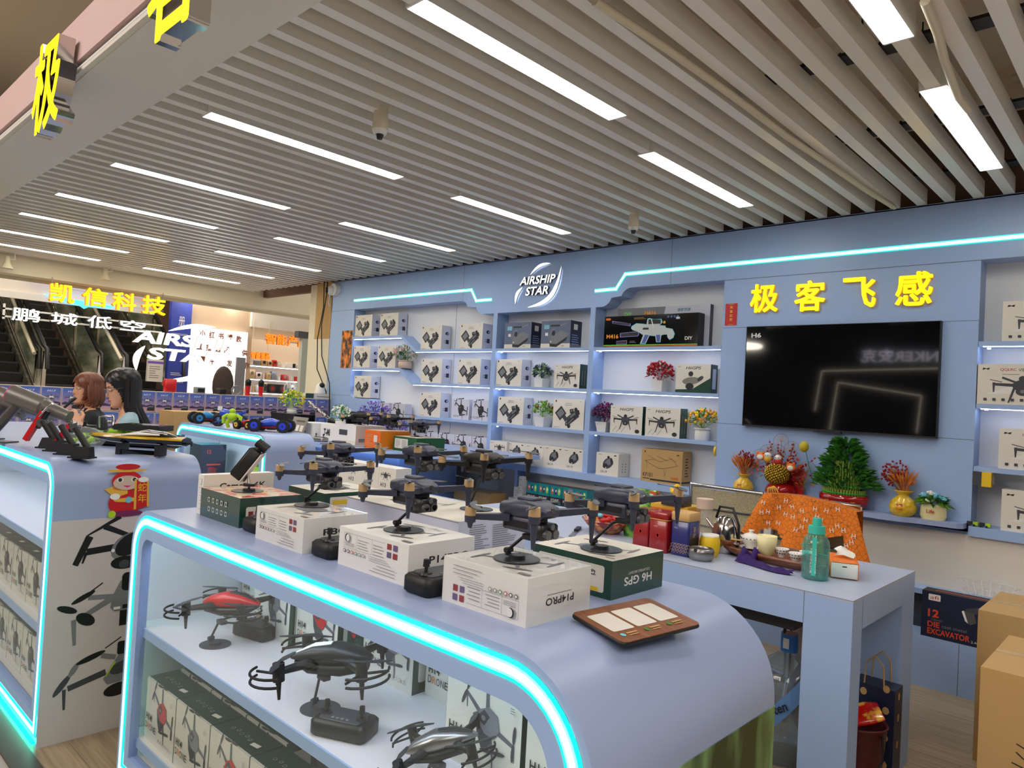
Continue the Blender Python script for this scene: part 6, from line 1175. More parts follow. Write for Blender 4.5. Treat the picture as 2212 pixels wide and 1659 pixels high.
noise_mix('boat_gold', (150, 112, 10), (214, 176, 40), (1, 6, 1), 12, coat=.6, rough=.25); noise_mix('camo', (150, 196, 50), (40, 58, 30), (1, 1, 1), 14, 2, .5, .47, .53)
t = empty('boat_stand', (-3.19, 1.14, ZL), VA); tag(t, 'black plastic cradle carrying the gold and black toy boat', 'stand'); b = MB()
for x in (-.06, .10): b.box(x-.006, x+.006, -.03, .03, 0, .046, 'black'); b.box(x-.010, x+.010, -.045, -.03, 0, .045, 'black')
b.box(-.06, .10, -.04, -.03, .004, .022, 'black_gloss'); b.build('frame', t)
boat('toy_boat', 'gold and black racing boat on a cradle at the left counter', (-3.19, 1.14, ZL+.045), VA, .40, .10, .038, 'boat_gold', 'black_gloss', 'black_gloss', 'white')
t = boat('toy_boat', 'camouflage green bait boat behind the gold boat', (-3.62, 1.215, ZL), VA, .52, .17, .066, 'camo', 'black', 'camo')
b = MB(); b.box(.0, .21, -.07, .07, .078, .104, 'black'); b.box(.01, .20, -.062, .062, .100, .106, 'black_gloss'); b.build('hopper', t); b = MB(); b.tube([(-.09, -.03, .08), (-.09, -.03, .135), (-.025, -.03, .135), (-.025, -.03, .08)], .006, 'chrome', 8); b.build('handle', t); b = MB(); b.cyl((-.15, 0, .06), (-.15, 0, .088), .035, .03, 'black', 12); b.cyl((-.16, -.02, .085), (-.16, -.02, .105), .008, .008, 'black', 8); b.build('hatch', t)
t = empty('plastic_package', (-3.50, 1.03, ZL+.03), VA); tag(t, 'clear plastic package of lime parts between the stands and boats', 'package'); b = MB(); b.ell((0, 0, .015), (.09, .05, .05), 'clear', 14); b.build('bag', t); b = MB()
for k in range(6): b.ell((-.05+.02*k, .01*(k % 2), .0+.012*(k % 3)), .014, 'lime', 10)
b.build('contents', t)
# hair styling tools on holders
def dryer(loc, lab, L_=.24, ring='purple', s=1, tilt=-.42):
    t = empty('hair_dryer', loc, VA); tag(t, lab, 'hair dryer', 'grey hair dryers on stands'); T = Tr(0, 0, .175*s) @ RY(.32)
    g = M('dryer_grey', (112, 108, 102), .35, .3); b = MB(); b.cyl(T @ Vector((-.10*s, 0, 0)), T @ Vector((.045*s, 0, 0)), .041*s, .041*s, g, 28, False); b.cyl(T @ Vector((.045*s, 0, 0)), T @ Vector((.055*s, 0, 0)), .041*s, .034*s, g, 28); b.cyl(T @ Vector((-.10*s, 0, 0)), T @ Vector((-.09*s, 0, 0)), .041*s, .02*s, 'purple' if ring == 'purple' else 'ink', 24); b.build('barrel', t)
    b = MB(); b.tube([T @ Vector((-.101*s, .0345*s*math.cos(a), .0345*s*math.sin(a))) for a in [2*math.pi*i/24 for i in range(24)]], .006*s, M('fuchsia', (210, 20, 110), .3) if ring == 'purple' else g, 8, True); b.build('ring', t)
    b = MB(); b.lathe((0, 0, 0), [(.036*s, 0), (.030*s, .03*s), (.024*s, .10*s), (.026*s, .115*s)], g, 24, T=T @ Tr(.05*s, 0, 0) @ RY(math.pi/2), sy=1); b.build('nozzle', t)
    b = MB(); b.cyl(T @ Vector((-.06*s, 0, -.03*s)), T @ Vector((-.115*s, 0, -.185*s)), .020*s, .019*s, M('handle_grey', (84, 80, 78), .35, .3), 20); b.build('handle', t)
    b = MB(); p = T @ Vector((-.115*s, 0, -.185*s)); b.tube([p, p+Vector((-.02, 0, -.02)), p+Vector((-.06, .02, -.028)), p+Vector((-.12, -.02, -.03))], .005, 'black', 8); b.build('cord', t); b = MB(); b.box(-.16, -.08, -.04, .04, 0, .006, 'grey_dark'); b.build('base', t)
    return t
dryer((-3.74, .885, ZL), 'grey hair dryer with pointed nozzle, right one on the left counter', s=1.05); dryer((-3.92, .87, ZL), 'grey hair dryer with purple intake, left one on the counter', s=1.0); dryer((-4.06, .79, ZL), 'grey hair dryer cut off by the picture\'s left edge', s=1.0, ring='n')
def holder(loc, lab, tall=0):
    t = empty('tool_holder', loc, VA); tag(t, lab, 'holder', 'black tool holders'); b = MB(); b.add([(-.035, -.022, 0), (.035, -.022, 0), (.035, .022, 0), (-.035, .022, 0), (-.020, -.018, .045), (.032, -.018, .045), (.032, .018, .045), (-.020, .018, .045)], [(3, 2, 1, 0), (4, 5, 6, 7), (0, 1, 5, 4), (1, 2, 6, 5), (2, 3, 7, 6), (3, 0, 4, 7)], 'black'); b.box(-.042, .04, -.028, .028, 0, .006, 'black'); b.build('foot', t)
    b = MB(); b.tube([(.025, 0, .03), (-.035, 0, .115)], .012, 'black', 4); b.build('arm', t); return t
holder((-3.075, .90, ZL), 'black tool holder nearest the curved corner of the left counter'); holder((-3.22, .89, ZL), 'second black tool holder from the counter corner'); holder((-3.37, .89, ZL), 'third black tool holder, below the red clamp'); holder((-3.52, .90, ZL), 'fourth black tool holder, beside the hair dryers')
def clamp(loc, lab, s=1, a=.9):
    t = empty('folding_tool', loc, VA); tag(t, lab, 'tool'); T = RY(-a+.35); b = MB(); b.box(-.010, .010, -.012, .012, -.02, .12*s, 'red', T); b.build('red_bar', t); b = MB(); b.box(-.006, .022, -.010, .010, .05, .13*s, 'black', T); b.cyl(T @ Vector((.02, -.014, .08)), T @ Vector((.02, .014, .08)), .018, .018, 'silver', 16); b.build('mechanism', t); b = MB(); b.tube([T @ Vector((.0, -.012, .10)), T @ Vector((.012, -.014, .15*s)), T @ Vector((.02, -.012, .17*s))], .005, 'chrome', 8); b.build('lever', t); return t
clamp((-3.68, .86, ZL+.040), 'large red and silver folding tool standing beside the dryers', 1.05, -.15); clamp((-3.38, .90, ZL+.050), 'small red headed tool on the black holders', .6, -.25)
# new year snake-year die cut: generic stand-in with plain round figure
t = empty('paper_decoration', (-3.018, 1.045, .93)); tag(t, 'red and gold new year cut-out with scroll stuck on the left case', 'decoration')
fr = Fr((0, 0, 0), (0, 1, 0), (0, 0, 1)); b = MB()
def cut(pts, m, k): b.add([fr.P(a, c, .002+k) for a, c in pts]+[fr.P(a, c, .001) for a, c in pts], [tuple(range(len(pts)))]+[(i, len(pts)+i, len(pts)+(i+1) % len(pts), (i+1) % len(pts)) for i in range(len(pts))], m)
def ovp(a, c, ra, rc, n=22): return [(a+ra*math.cos(2*math.pi*i/n), c+rc*math.sin(2*math.pi*i/n)) for i in range(n)]
cut(ovp(-.005, -.055, .062, .052), 'red', 0); cut(ovp(.0, -.098, .060, .012), 'magenta', .0003); cut(ovp(-.052, -.098, .014, .014), 'lime', .0006)
b.build('body', t); b = MB(); cut([(-.085, .0), (-.045, -.035), (.0, -.02), (-.005, .02), (-.04, .012)], 'gold_print', .0008); cut(ovp(-.03, .006, .026, .012), 'straw', .001); b.build('ingot', t)
b = MB(); cut(ovp(-.005, .030, .055, .038), 'red', .001); cut(ovp(-.005, .022, .050, .028), 'pot_sand', .0014); b.build('face', t); b = MB()
for k in (-1, 1): cut(ovp(-.005+k*.026, .034, .012, .009), 'fl_white', .0018); cut(ovp(-.005+k*.026, .034, .007, .0075), 'ink', .0021)
cut([(-.02, .012), (.012, .010), (-.004, .004)], 'fuchsia', .002)
b.build('eyes', t); b = MB(); cut(ovp(-.045, -.030, .018, .012), 'fl_white', .0020); cut(ovp(.055, .032, .020, .010), 'fl_white', .003); b.build('glove', t); b = MB()
cut(ovp(.0, -.045, .050, .008), 'gold_print', .0016); cut(ovp(.005, -.045, .012, .012), 'sky', .0019); b.build('belt', t)
b = MB(); b.box(-.008, .006, -.06, .06, .0, 0, 'red') if 0 else None; cut(ovp(-.005, .084, .045, .012), 'red', .002); cut(ovp(-.005, .070, .075, .006), 'gold_print', .0012); b.build('hat', t); t2 = t
b = MB(); cut([(.022, .035), (.075, .028), (.082, -.075), (.026, -.085)], 'gold_print', .0022); cut([(.030, .034), (.068, .029), (.074, -.076), (.034, -.084)], 'red', .0026)
b.text(fr, '蛇', .036, -.014, .034, 'yellow', w=.032, k=.0056); b.text(fr, '年', .038, -.058, .034, 'yellow', w=.032, k=.0056); b.rect(fr, .042, .066, -.074, -.066, 'gold_print'); b.build('scroll', t)
t.location = (-3.0165, 1.050, .935)
# ================================================================ MIDDLE CASE TOP AND THE TABLE BEHIND
def car(name, lab, loc, rz, L_=.20, tyre=.034, body='blue_car', rim='rim_blue', gear=None):
    t = empty(name, loc, rz); tag(t, lab, 'toy car'); b = MB(); loft(b, [(-L_*.42, L_*.16, tyre*.8, tyre*1.2), (-L_*.2, L_*.20, tyre*.8, tyre*1.9), (.0, L_*.16, tyre*.8, tyre*2.2), (L_*.2, L_*.20, tyre*.8, tyre*1.8), (L_*.42, L_*.14, tyre*.8, tyre*1.1)], body, 12); b.build('body', t); b = MB(); b.box(-L_*.35, L_*.35, -L_*.10, L_*.10, tyre*.5, tyre*.85, 'red'); b.box(-L_*.1, L_*.1, -L_*.12, L_*.12, tyre*.3, tyre*.7, 'black'); b.build('chassis', t)
    for sx_ in (-1, 1):
        for sy_ in (-1, 1):
            b = MB(); c = (sx_*L_*.36, sy_*L_*.30, tyre); b.cyl((c[0], c[1]-tyre*.42, c[2]), (c[0], c[1]+tyre*.42, c[2]), tyre, tyre, 'tyre' if 'tyre' in MATS else M('tyre', (24, 24, 26), .8), 22)
            for k in range(16): a = 2*math.pi*k/16; b.cbox((c[0]+tyre*math.cos(a), c[1], c[2]+tyre*math.sin(a)), (.006, tyre*.84, .004), 'tyre', None)
            w_ = b.build('wheel', t); b = MB()
            for e in (-1, 1): b.cyl((c[0], c[1]+e*tyre*.40, c[2]), (c[0], c[1]+e*tyre*.45, c[2]), tyre*.58, tyre*.52, rim, 18); b.cyl((c[0], c[1]+e*tyre*.45, c[2]), (c[0], c[1]+e*tyre*.50, c[2]), tyre*.16, tyre*.16, 'black', 10)
            b.build('rim', w_)
    return t
M('blue_car', (30, 70, 190), .3, coat=.5); M('rim_blue', (40, 60, 220), .35); M('cyan_car', (40, 130, 190), .35)
car('toy_car', 'blue stunt car with blue rims on the middle case', (-4.70, 2.56, ZL), VA+.05, .27, .044); car('toy_car', 'light blue monster truck at the left of the middle case', (-5.62, 2.50, ZL), VA+.7, .21, .044, 'cyan_car', 'cyan_car'); car('toy_car', 'multicoloured stunt buggy between green robot and blue car', (-4.93, 2.50, ZL), VA-.5, .16, .032, 'red', 'gold_print')
t = empty('toy_motorcycle', (-5.22, 2.50, ZL), VA+.2); tag(t, 'dark blue toy racing motorcycle on the middle case', 'toy motorcycle')
for x in (-.085, .085):
    b = MB(); b.tube([(x+.036*math.cos(a), 0, .042+.036*math.sin(a)) for a in [2*math.pi*i/24 for i in range(24)]], .010, 'tyre', 8, True)
    for k in range(5): a = 2*math.pi*k/5; b.tube([(x, 0, .042), (x+.03*math.cos(a), 0, .042+.03*math.sin(a))], .003, 'blue_car', 5)
    b.build('wheel', t)
b = MB(); loft(b, [(-.075, .012, .085, .125), (-.05, .024, .07, .135), (.0, .026, .045, .125), (.05, .018, .07, .115), (.11, .008, .105, .13)], 'blue_car', 12); b.tube([(-.085, 0, .042), (-.055, 0, .13)], .006, 'silver'); b.build('fairing', t); b = MB(); b.rbox(.0, .09, -.014, .014, .112, .122, .006, 'black'); b.build('saddle', t); b = MB(); b.box(-.088, -.06, -.018, .018, .12, .150, 'white', None); b.build('windscreen', t)
t = empty('toy_robot', (-5.02, 2.42, ZL), VA); tag(t, 'lime green toy robot figure crouching on the middle case', 'toy robot'); b = MB(); b.ell((0, 0, .085), (.038, .03, .032), 'lime', 12); b.ell((.0, 0, .125), (.022, .02, .02), 'lime', 12); b.build('torso', t)
for sx_ in (-1, 1): b = MB(); b.tube([(sx_*.03, 0, .10), (sx_*.062, 0, .08), (sx_*.058, -.01, .035)], [.012, .015, .012], 'lime', 8); b.build('arm', t); b = MB(); b.tube([(sx_*.018, 0, .07), (sx_*.032, -.01, .04), (sx_*.022, 0, .006)], [.014, .015, .012], 'lime', 8); b.build('leg', t)
# on the table
ZB = .93
def tbox(lab, x, y, w_, d_, h_, f, s_=None, tp=None, z=ZB, fn=None, name='table_carton'):
    b = carton(w_, d_, h_, f, s_ or f, tp or f)
    if fn: fn(b)
    return put(b.build(name), lab, 'box', (x, y, z))
def f1(b):
    scribble(b, b.F, .02, .10, .02, .12, 6, 'kraft', 2); b.rect(b.F, .12, .165, .05, .105, 'offwhite')
tbox('orange drone carton on the curved table behind the drones', -4.745, 3.385, .205, .30, .142, M('carton_orange', (232, 104, 20), .5), M('carton_orange2', (236, 132, 20), .5), 'pot_sand', fn=f1)
def f2(b): b.rrect(b.F, .02, .18, .02, .095, .006, 'offwhite'); scribble(b, b.F, .03, .10, .03, .09, 7, 'ink_soft', 3); scribble(b, b.F, .11, .17, .03, .09, 7, 'ink_soft', 5)
tbox('bright green carton at the right end of the curved table', -4.495, 3.475, .285, .28, .111, M('carton_green', (14, 84, 44), .4), 'carton_green', 'pot_sand', fn=f2)
def f3(b): b.rect(b.F, .05, .17, .07, .115, 'grey_dark'); b.rect(b.F, .12, .29, .01, .03, 'cream'); b.rect(b.R, .03, .10, .02, .05, 'grey')
tbox('large white projector carton left of the orange one', -5.240, 3.44, .290, .30, .157, 'white', 'pot_sand', 'white', fn=f3)
def f4(b): b.text(b.F, 'T-Mi', .05, .04, .06, 'ink', bold=.05, w=.10)
tbox('white carton lettered in black below the small white flowers', -5.57, 3.50, .26, .25, .135, 'white', fn=f4)
def f5(b): b.oval(b.F, .12, .06, .007, .007, 'ink'); b.oval(b.F, .17, .055, .010, .012, 'ink_soft')
tbox('plain white carton behind the metal payment sign', -5.93, 3.46, .30, .25, .135, 'white', fn=f5)
t = empty('payment_stand', (-5.76, 3.36, ZB)); tag(t, 'grey metal payment sign leaning on the curved table', 'sign'); T = RX(-.30); b = MB(); b.box(-.12, .12, -.003, .003, 0, .19, 'silver', T); b.build('plate', t); b = MB()
for k in range(3): b.box(-.095+.068*k, -.045+.068*k, -.0045, -.003, .06, .115, 'offwhite', T)
b.box(-.05, .09, -.0045, -.003, .145, .16, 'grey_dark', T); b.build('label', t)
def bush(lab, loc, r, leaves, fl, n=150, seed=3, pot=True, name='potted_plant', ph=.05):
    plant(name, lab, loc, ('jar', .045, .045, ph), fl, leaves, r, r*.85, n=n, fl=90, fs=.009, seed=seed)
bush('round green bush with tiny white flowers on the lettered carton', (-5.42, 3.60, ZB+.135), .085, ['leaf', 'leaf2'], ['fl_white'], seed=21)
bush('tall mass of violet blossoms behind the black drones', (-5.55, 4.05, ZB), .165, ['purple', 'purple', 'leaf_dark'], ['purple', M('lilac', (150, 120, 214), .7)], n=300, seed=22, name='potted_flowers', ph=.11)
bush('second lower clump of violet blossoms near the white projector carton', (-5.30, 4.12, ZB), .11, ['purple', 'purple', 'leaf_dark'], ['purple', 'lilac'], n=160, seed=25, name='potted_flowers')
rm = remote((-4.215, 3.60, ZB), 'black remote controller at the curved table\'s right end', -.4); rm2 = remote((-5.30, 3.33, ZB), 'grey controller lying before the lettered white carton', .2, 'silver', .9)
# drones on the table cartons: black, with grey one at right
dk1 = copy_tree(blackd); dk1['label'] = 'black drone left of the violet flowers on the white projector carton'; dk1.location = (-5.08, 3.58, ZB+.157+.062); dk1.rotation_euler = (0, 0, .5); dk1.scale = (1.3, 1.3, 1.3); tag(dk1, group='drones on the curved table')
dk2 = copy_tree(blackd); dk2['label'] = 'black drone right of the violet flowers above the orange carton'; dk2.location = (-4.72, 3.62, ZB+.142+.075); dk2.rotation_euler = (0, 0, 0); dk2.scale = (1.3, 1.3, 1.3); tag(dk2, group='drones on the curved table')
dk3 = copy_tree(DR); dk3['label'] = 'light grey drone above the orange and green cartons'; dk3.location = (-4.37, 3.62, ZB+.111+.085); dk3.rotation_euler = (0, 0, -.3); dk3.scale = (1.25, 1.25, 1.25); tag(dk3, group='drones on the curved table')
for (x, y, z), lab in (((-5.08, 3.58, ZB+.157), 'thin black stand under the left black table drone'), ((-4.72, 3.62, ZB+.142), 'thin black stand under the right black table drone'), ((-4.37, 3.62, ZB+.111), 'thin black stand under the light grey table drone')):
    so = make_stand(.07, .02, .0); so.location = (x-.02, y, z); tag(so, lab, 'stand', 'stands on the curved table')
# dark cases and a long black toy at the back of the table
tbox('black storage case behind the yellow flowers', -6.55, 3.55, .44, .22, .19, 'black', 'black_gloss', z=.93, name='black_case'); b = MB(); b.box(-6.62, -6.22, 3.5, 3.85, .0, .93, 'blue'); tag(b.build('side_table'), 'narrow blue stand under the black case', 'table')
tbox('dark grey case behind the violet flowers', -6.20+.1, 4.10, .42, .22, .24, 'black_gloss', 'black', name='black_case')
t = empty('toy_rifle', (-5.95, 3.86, ZB+.09), .15); tag(t, 'long black toy with speckled barrel leaning across the table', 'toy'); b = MB(); b.tube([(-.36, 0, .22), (-.02, 0, .06)], .016, noise_mix('speckle', (30, 24, 24), (220, 210, 205), nscale=60, lo=.48, hi=.52), 10); b.build('barrel', t); b = MB(); b.tube([(-.02, 0, .06), (.12, 0, .03), (.32, 0, .02)], [.03, .026, .012], 'black', 10); b.box(-.05, -.01, -.012, .012, -.09, .05, 'black'); b.build('stock', t)
bush('yellow green flower ball on the black case', (-6.36, 3.66, .93+.19), .12, ['lime', 'lime', 'leaf2'], ['yellow', 'lime'], n=160, seed=23, name='potted_flowers')
# white H13 cartons in the row between the counters
def h13(seed, mk):
    b = carton(.170, .12, .222, 'carton', 'white', 'white'); b.text(b.F, 'H13', .02, .10, .026, 'ink', bold=.02, w=.055); scribble(b, b.F, .02, .08, .07, .085, 1, 'ink_soft', 2); b.oval(b.F, .115, .035, .045, .018, mk, .15); b.line(b.F, .06, .03, .14, .05, .006, 'ink'); b.line(b.F, .10, .045, .155, .075, .005, 'ink'); art_flat(b, b.F, .07, .175, .11, 'grey_dark', 'grey_dark'); return b
M('dull_red', (110, 50, 60), .5)
family(h13(1, 'dull_red'), 'tall_drone_carton', [('white drone carton in the low counter row, %s' % s_, (-4.885+.172*k, 2.75, .683)) for k, s_ in enumerate(('leftmost', 'second from left', 'third from left', 'fourth from left', 'fifth from left', 'sixth from left', 'seventh from left', 'rightmost'))], group='white cartons on the low counter')
# cartons inside the other two cases
def f6(b):
    b.text(b.F, '15', .015, .06, .030, orr, bold=.02); b.line(b.F, .07, .05, .11, .16, .012, 'gold_print'); b.line(b.F, .11, .16, .15, .08, .012, 'gold_print'); b.text(b.R, '15', .05, .20, .030, orr, bold=.02); scribble(b, b.R, .06, .15, .03, .10, 6, 'print_orange', 3); b.rect(b.R, .05, .16, .11, .122, orr)
tbox('dark excavator toy carton inside the middle case', -5.72, 2.43, .20, .20, .27, 'ink', 'navy', 'teal_print', z=.62, fn=f6)
def f7(b): b.rect(b.F, .02, .22, .04, .16, 'lime'); b.text(b.F, 'CLIMBING', .04, .11, .025, 'offwhite', w=.15); b.poly(b.F, [(.08, .05), (.13, .08), (.17, .085), (.20, .05)], 'ink')
tbox('lime toy carton at the back of the middle case', -5.10, 2.58, .24, .10, .20, 'leaf', 'leaf_dark', z=.62, fn=f7)
mg = copy_tree(DR); mg['label'] = 'small grey drone inside the middle case'; mg.location = (-4.72, 2.52, .62+.085); mg.rotation_euler = (0, 0, .4); mg.scale = (1.1, 1.1, 1.1); tag(mg, group='drones in the middle case'); so = make_stand(.06, .02, .0); so.location = (-4.74, 2.52, .62); tag(so, 'small stand under the drone in the middle case', 'stand')
b0, f0 = h14('ink'); o0 = b0.build('drone_carton'); f0.build('plastic_wrap', o0); put(o0, 'wrapped drone carton at the right end of the left case\'s middle shelf', 'box', (-3.30, .86, .40), 'cartons in the left case')
names = ['second', 'third', 'fourth', 'fifth', 'sixth']
for k in range(5): copy_tree(o0, loc=(-3.30-.24*(k+1), .86, .40), label='wrapped drone carton %s from the right on the left case\'s middle shelf' % names[k])
for k in range(6): copy_tree(o0, loc=(-3.30-.24*k, .86, .10), label='wrapped drone carton %s from the right on the left case\'s floor' % (['first']+names)[k])
noise_mix('carton_floral', (196, 70, 40), (230, 210, 190), nscale=20, lo=.5, hi=.55)
for k in range(3): tbox('floral orange carton %s on the left case\'s middle row top' % ['right', 'middle', 'left'][k], -3.30-.24*k, .98, .235, .12, .06, 'carton_floral', z=.60) if 0 else None
r4 = remote((-3.30, 1.0, .72), 'dark controller coil on the left case\'s upper shelf', .3); tbox('brown carton on the left case\'s upper shelf', -3.55, 1.08, .20, .15, .09, 'kraft', z=.72)
# ================================================================ STOCK WALL OF BLUE CARTONS
noise_mix('dusk', (60, 88, 168), (196, 150, 170), (1, 1, 1), 1.5); m = MATS['dusk']; N, L_, bs = nodes_of(m)
for l in list(m.node_tree.links):
    if l.to_socket.name == 'Base Color': m.node_tree.links.remove(l)
tc = N.new('ShaderNodeTexCoord'); sx = N.new('ShaderNodeSeparateXYZ'); cr = N.new('ShaderNodeValToRGB'); mr = N.new('ShaderNodeMapRange'); mr.inputs[1].default_value = 0; mr.inputs[2].default_value = .195
L_.new(tc.outputs['Object'], sx.inputs[0]); L_.new(sx.outputs[2], mr.inputs[0]); L_.new(mr.outputs[0], cr.inputs[0]); L_.new(cr.outputs[0], bs.inputs['Base Color'])
e = cr.color_ramp.elements; e[0].position = .12; e[0].color = (*s2l((.78, .60, .62)), 1); e[1].position = .85; e[1].color = (*s2l((.29, .40, .70)), 1); q = e.new(.42); q.color = (*s2l((.56, .50, .68)), 1)
b = carton(.151, .10, .193, 'pot_sand', 'blue_print', 'carton'); b.rrect(b.F, .005, .146, .006, .187, .004, 'dusk'); b.text(b.F, 'H17', .045, .150, .016, 'white', bold=.01, w=.06, shear=.2); art_flat(b, b.F, .078, .105, .12, 'offwhite', 'grey_dark'); b.poly(b.F, [(.005, .06), (.03, .07), (.07, .058), (.11, .07), (.146, .062), (.146, .045), (.005, .045)], 'dark_violet'); b.poly(b.F, [(.08, .012), (.146, .012), (.146, .048), (.10, .05), (.08, .035)], 'ink'); b.rrect(b.F, .09, .135, .044, .054, .003, 'grey')
numw = ['first', 'second', 'third', 'fourth', 'fifth', 'sixth', 'seventh', 'eighth', 'ninth', 'tenth', 'eleventh', 'twelfth', 'thirteenth', 'fourteenth', 'fifteenth', 'sixteenth', 'seventeenth', 'eighteenth', 'nineteenth', 'twentieth', 'twenty-first']
items = []
for row, zz in (('top', 1.072), ('second', .875)):
    for k in range(21): items.append(('blue drone carton in the stock wall\'s %s row, %s from the right' % (row, numw[k]), (-7.0, 4.322-.154*k, zz)))
family(b, 'blue_carton', items, group='blue cartons of the stock wall', rz=math.pi/2)
# things on top of the stock wall
ZS = 1.265
def on7(px, lab, name, cat, fn, z=ZS):
    p = onX(px, 850, -7.05); t = empty(name, (-7.05, p.y, z)); tag(t, lab, cat); fn(t); return t
def suitcase(t): b = MB(); b.rbox(-.03, .03, -.055, .055, 0, .125, .018, 'red'); b.build('shell', t); b = MB(); b.tube([(0, -.04, .12), (0, -.06, .10), (0, -.07, .06)], .004, 'ink_red', 6); b.build('cord', t)
on7(366, 'bright red little speaker on the stock wall before the blue banner', 'red_speaker', 'speaker', suitcase)
def mic(t): b = MB(); b.cyl((0, 0, 0), (0, 0, .10), .020, .024, 'red', 16); b.build('grip', t); b = MB(); b.cyl((0, 0, .10), (0, 0, .12), .026, .030, 'black', 16); b.ell((0, 0, .14), (.030, .030, .034), 'black', 14); b.build('head', t)
on7(535, 'red microphone with black head on the stock wall, left one', 'microphone', 'microphone', mic); on7(563, 'red microphone with black head on the stock wall, right one', 'microphone', 'microphone', mic)
def sbox(c, w_, h_):
    def f(t): b = MB(); b.rbox(-.04, .04, -w_/2, w_/2, 0, h_, .012, c); b.build('body', t); b = MB(); b.box(.038, .041, -w_*.35, w_*.35, h_*.2, h_*.8, 'black_gloss'); b.build('panel', t)
    return f
on7(430, 'small grey green clock box on the stock wall', 'desk_clock', 'clock', sbox('grey', .09, .06)); on7(478, 'rounded dark speaker on the stock wall', 'speaker', 'speaker', sbox('black', .08, .06))
def ringlamp(t): b = MB(); b.tube([(0, .045*math.cos(a), .045+.045*math.sin(a)) for a in [2*math.pi*i/20 for i in range(20)]], .010, 'grey', 8, True); b.build('ring', t)
on7(510, 'grey ring shaped headphones lying on the stock wall', 'headphones', 'headphones', ringlamp)
def camtop(t): b = MB(); b.lathe((0, 0, 0), [(.06, 0), (.062, .01), (.05, .05), (.045, .08), (.03, .11), (0, .12)], 'white', 24); b.build('body', t); b = MB(); b.ell((.035, 0, .09), (.03, .032, .03), 'black', 14); b.build('lens', t); b = MB(); b.tube([(0, .04, .03), (0, .12, .0), (0, .20, -.12), (-0, .22, -.28)], .007, 'white', 8); b.build('cable', t)
on7(691, 'white security camera resting on the white box by the column', 'security_camera', 'camera', camtop, ZS+.062)
def wb(t): b = MB(); b.box(-.05, .05, -.20, .12, 0, .06, 'offwhite'); b.box(.05, .051, -.20, -.10, .004, .056, 'green_print'); b.box(.05, .051, -.06, .10, .02, .03, 'ink_soft'); b.build('carton', t)
on7(690, 'flat white and green carton under the white camera', 'small_carton', 'box', wb)
def glob(t):
    b = MB(); b.cyl((0, 0, 0), (0, 0, .03), .03, .03, 'black', 14); b.ell((0, 0, .10), (.065, .065, .075), 'clear', 18)
    for k in range(6): b.tube([(.066*math.cos(a)*math.cos(k*math.pi/6), .066*math.cos(a)*math.sin(k*math.pi/6), .10+.076*math.sin(a)) for a in [2*math.pi*i/20 for i in range(20)]], .002, 'white', 4, True)
    b.build('globe', t)
on7(626, 'ribbed clear globe on the stock wall behind the yellow flowers', 'globe', 'globe', glob)
b = carton(.30, .5, .42, 'kraft', 'kraft'); put(b.build('brown_carton'), 'brown carton standing left of the middle case behind the women', 'box', (-6.35, 2.42, .70)); b = MB(); b.box(-6.38, -6.0, 2.4, 2.95, 0, .70, 'blue'); tag(b.build('side_table'), 'blue stand under the brown carton', 'table')
# ================================================================ PEOPLE
M('skin', (214, 162, 128), .5, spec=.4); M('skin_b', (206, 150, 114), .5, spec=.4); M('lips', (176, 84, 80), .4); M('hair_black', (20, 17, 18), .35); M('hair_red', (104, 52, 28), .4); M('eye_white', (232, 226, 220), .3); M('shirt_blue', (150, 178, 188), .8); M('shirt_black', (20, 21, 26), .85); M('spectacle', (120, 110, 104), .25, .6)
HP = [(-.1165, .030, .075, .012), (-.110, .012, .086, .030), (-.098, -.010, .092, .042), (-.080, -.030, .090, .052), (-.055, -.050, .087, .060), (-.030, -.080, .086, .066), (0, -.092, .084, .070), (.025, -.098, .087, .073), (.05, -.098, .084, .074), (.075, -.090, .072, .069), (.095, -.070, .052, .055), (.108, -.045, .030, .036), (.1145, -.018, .008, .012)]
def head_pt(th, z, off=0, face=True):
    """point on the head surface: th 0 is straight ahead, z from chin to crown"""
    for i in range(len(HP)-1):
        if z <= HP[i+1][0] or i == len(HP)-2: break
    a, c = HP[i], HP[i+1]; t = max(0, min(1, (z-a[0])/(c[0]-a[0]))); t = t
    xb, xf, hw = (a[k]+(c[k]-a[k])*t for k in (1, 2, 3)); cx = (xb+xf)/2; rx = (xf-xb)/2
    x = cx+(rx+off)*math.cos(th); y = (hw+off)*math.sin(th)
    if face and math.cos(th) > .2:
        g = lambda v, m_, s_: math.exp(-((v-m_)/s_)**2)
        x += .022*g(y, 0, .0095)*(g(z, -.028, .013) if z < -.028 else g(z, -.028, .028)) - .007*(g(y, .032, .014)+g(y, -.032, .014))*g(z, .006, .013) + .0055*g(y, 0, .020)*(g(z, -.060, .006)+g(z, -.070, .006)) + .004*g(y, 0, .016)*g(z, -.100, .012) + .0035*(g(y, .03, .018)+g(y, -.03, .018))*g(z, .028, .008) + .003*(g(y, .042, .016)+g(y, -.042, .016))*g(z, -.03, .02)
        x -= .004*g(y, 0, .02)*g(z, -.080, .006)
    return Vector((x, y, z))
def headmesh(b, T, m):
    nz, nt = 70, 72; vs = []
    for j in range(nz+1):
        z = -.1165+.231*j/nz; vs += [T @ head_pt(2*math.pi*i/nt, z) for i in range(nt)]
    b.add(vs, [(j*nt+i, j*nt+(i+1) % nt, (j+1)*nt+(i+1) % nt, (j+1)*nt+i) for j in range(nz) for i in range(nt)]+[tuple(range(nt-1, -1, -1)), tuple(range(nz*nt, (nz+1)*nt))], m, True)
def caps(b, pts, rs, m, n=12):
    b.tube(pts, rs, m, n)
    for p, r in zip(pts, rs): b.ell(p, r, m, n)
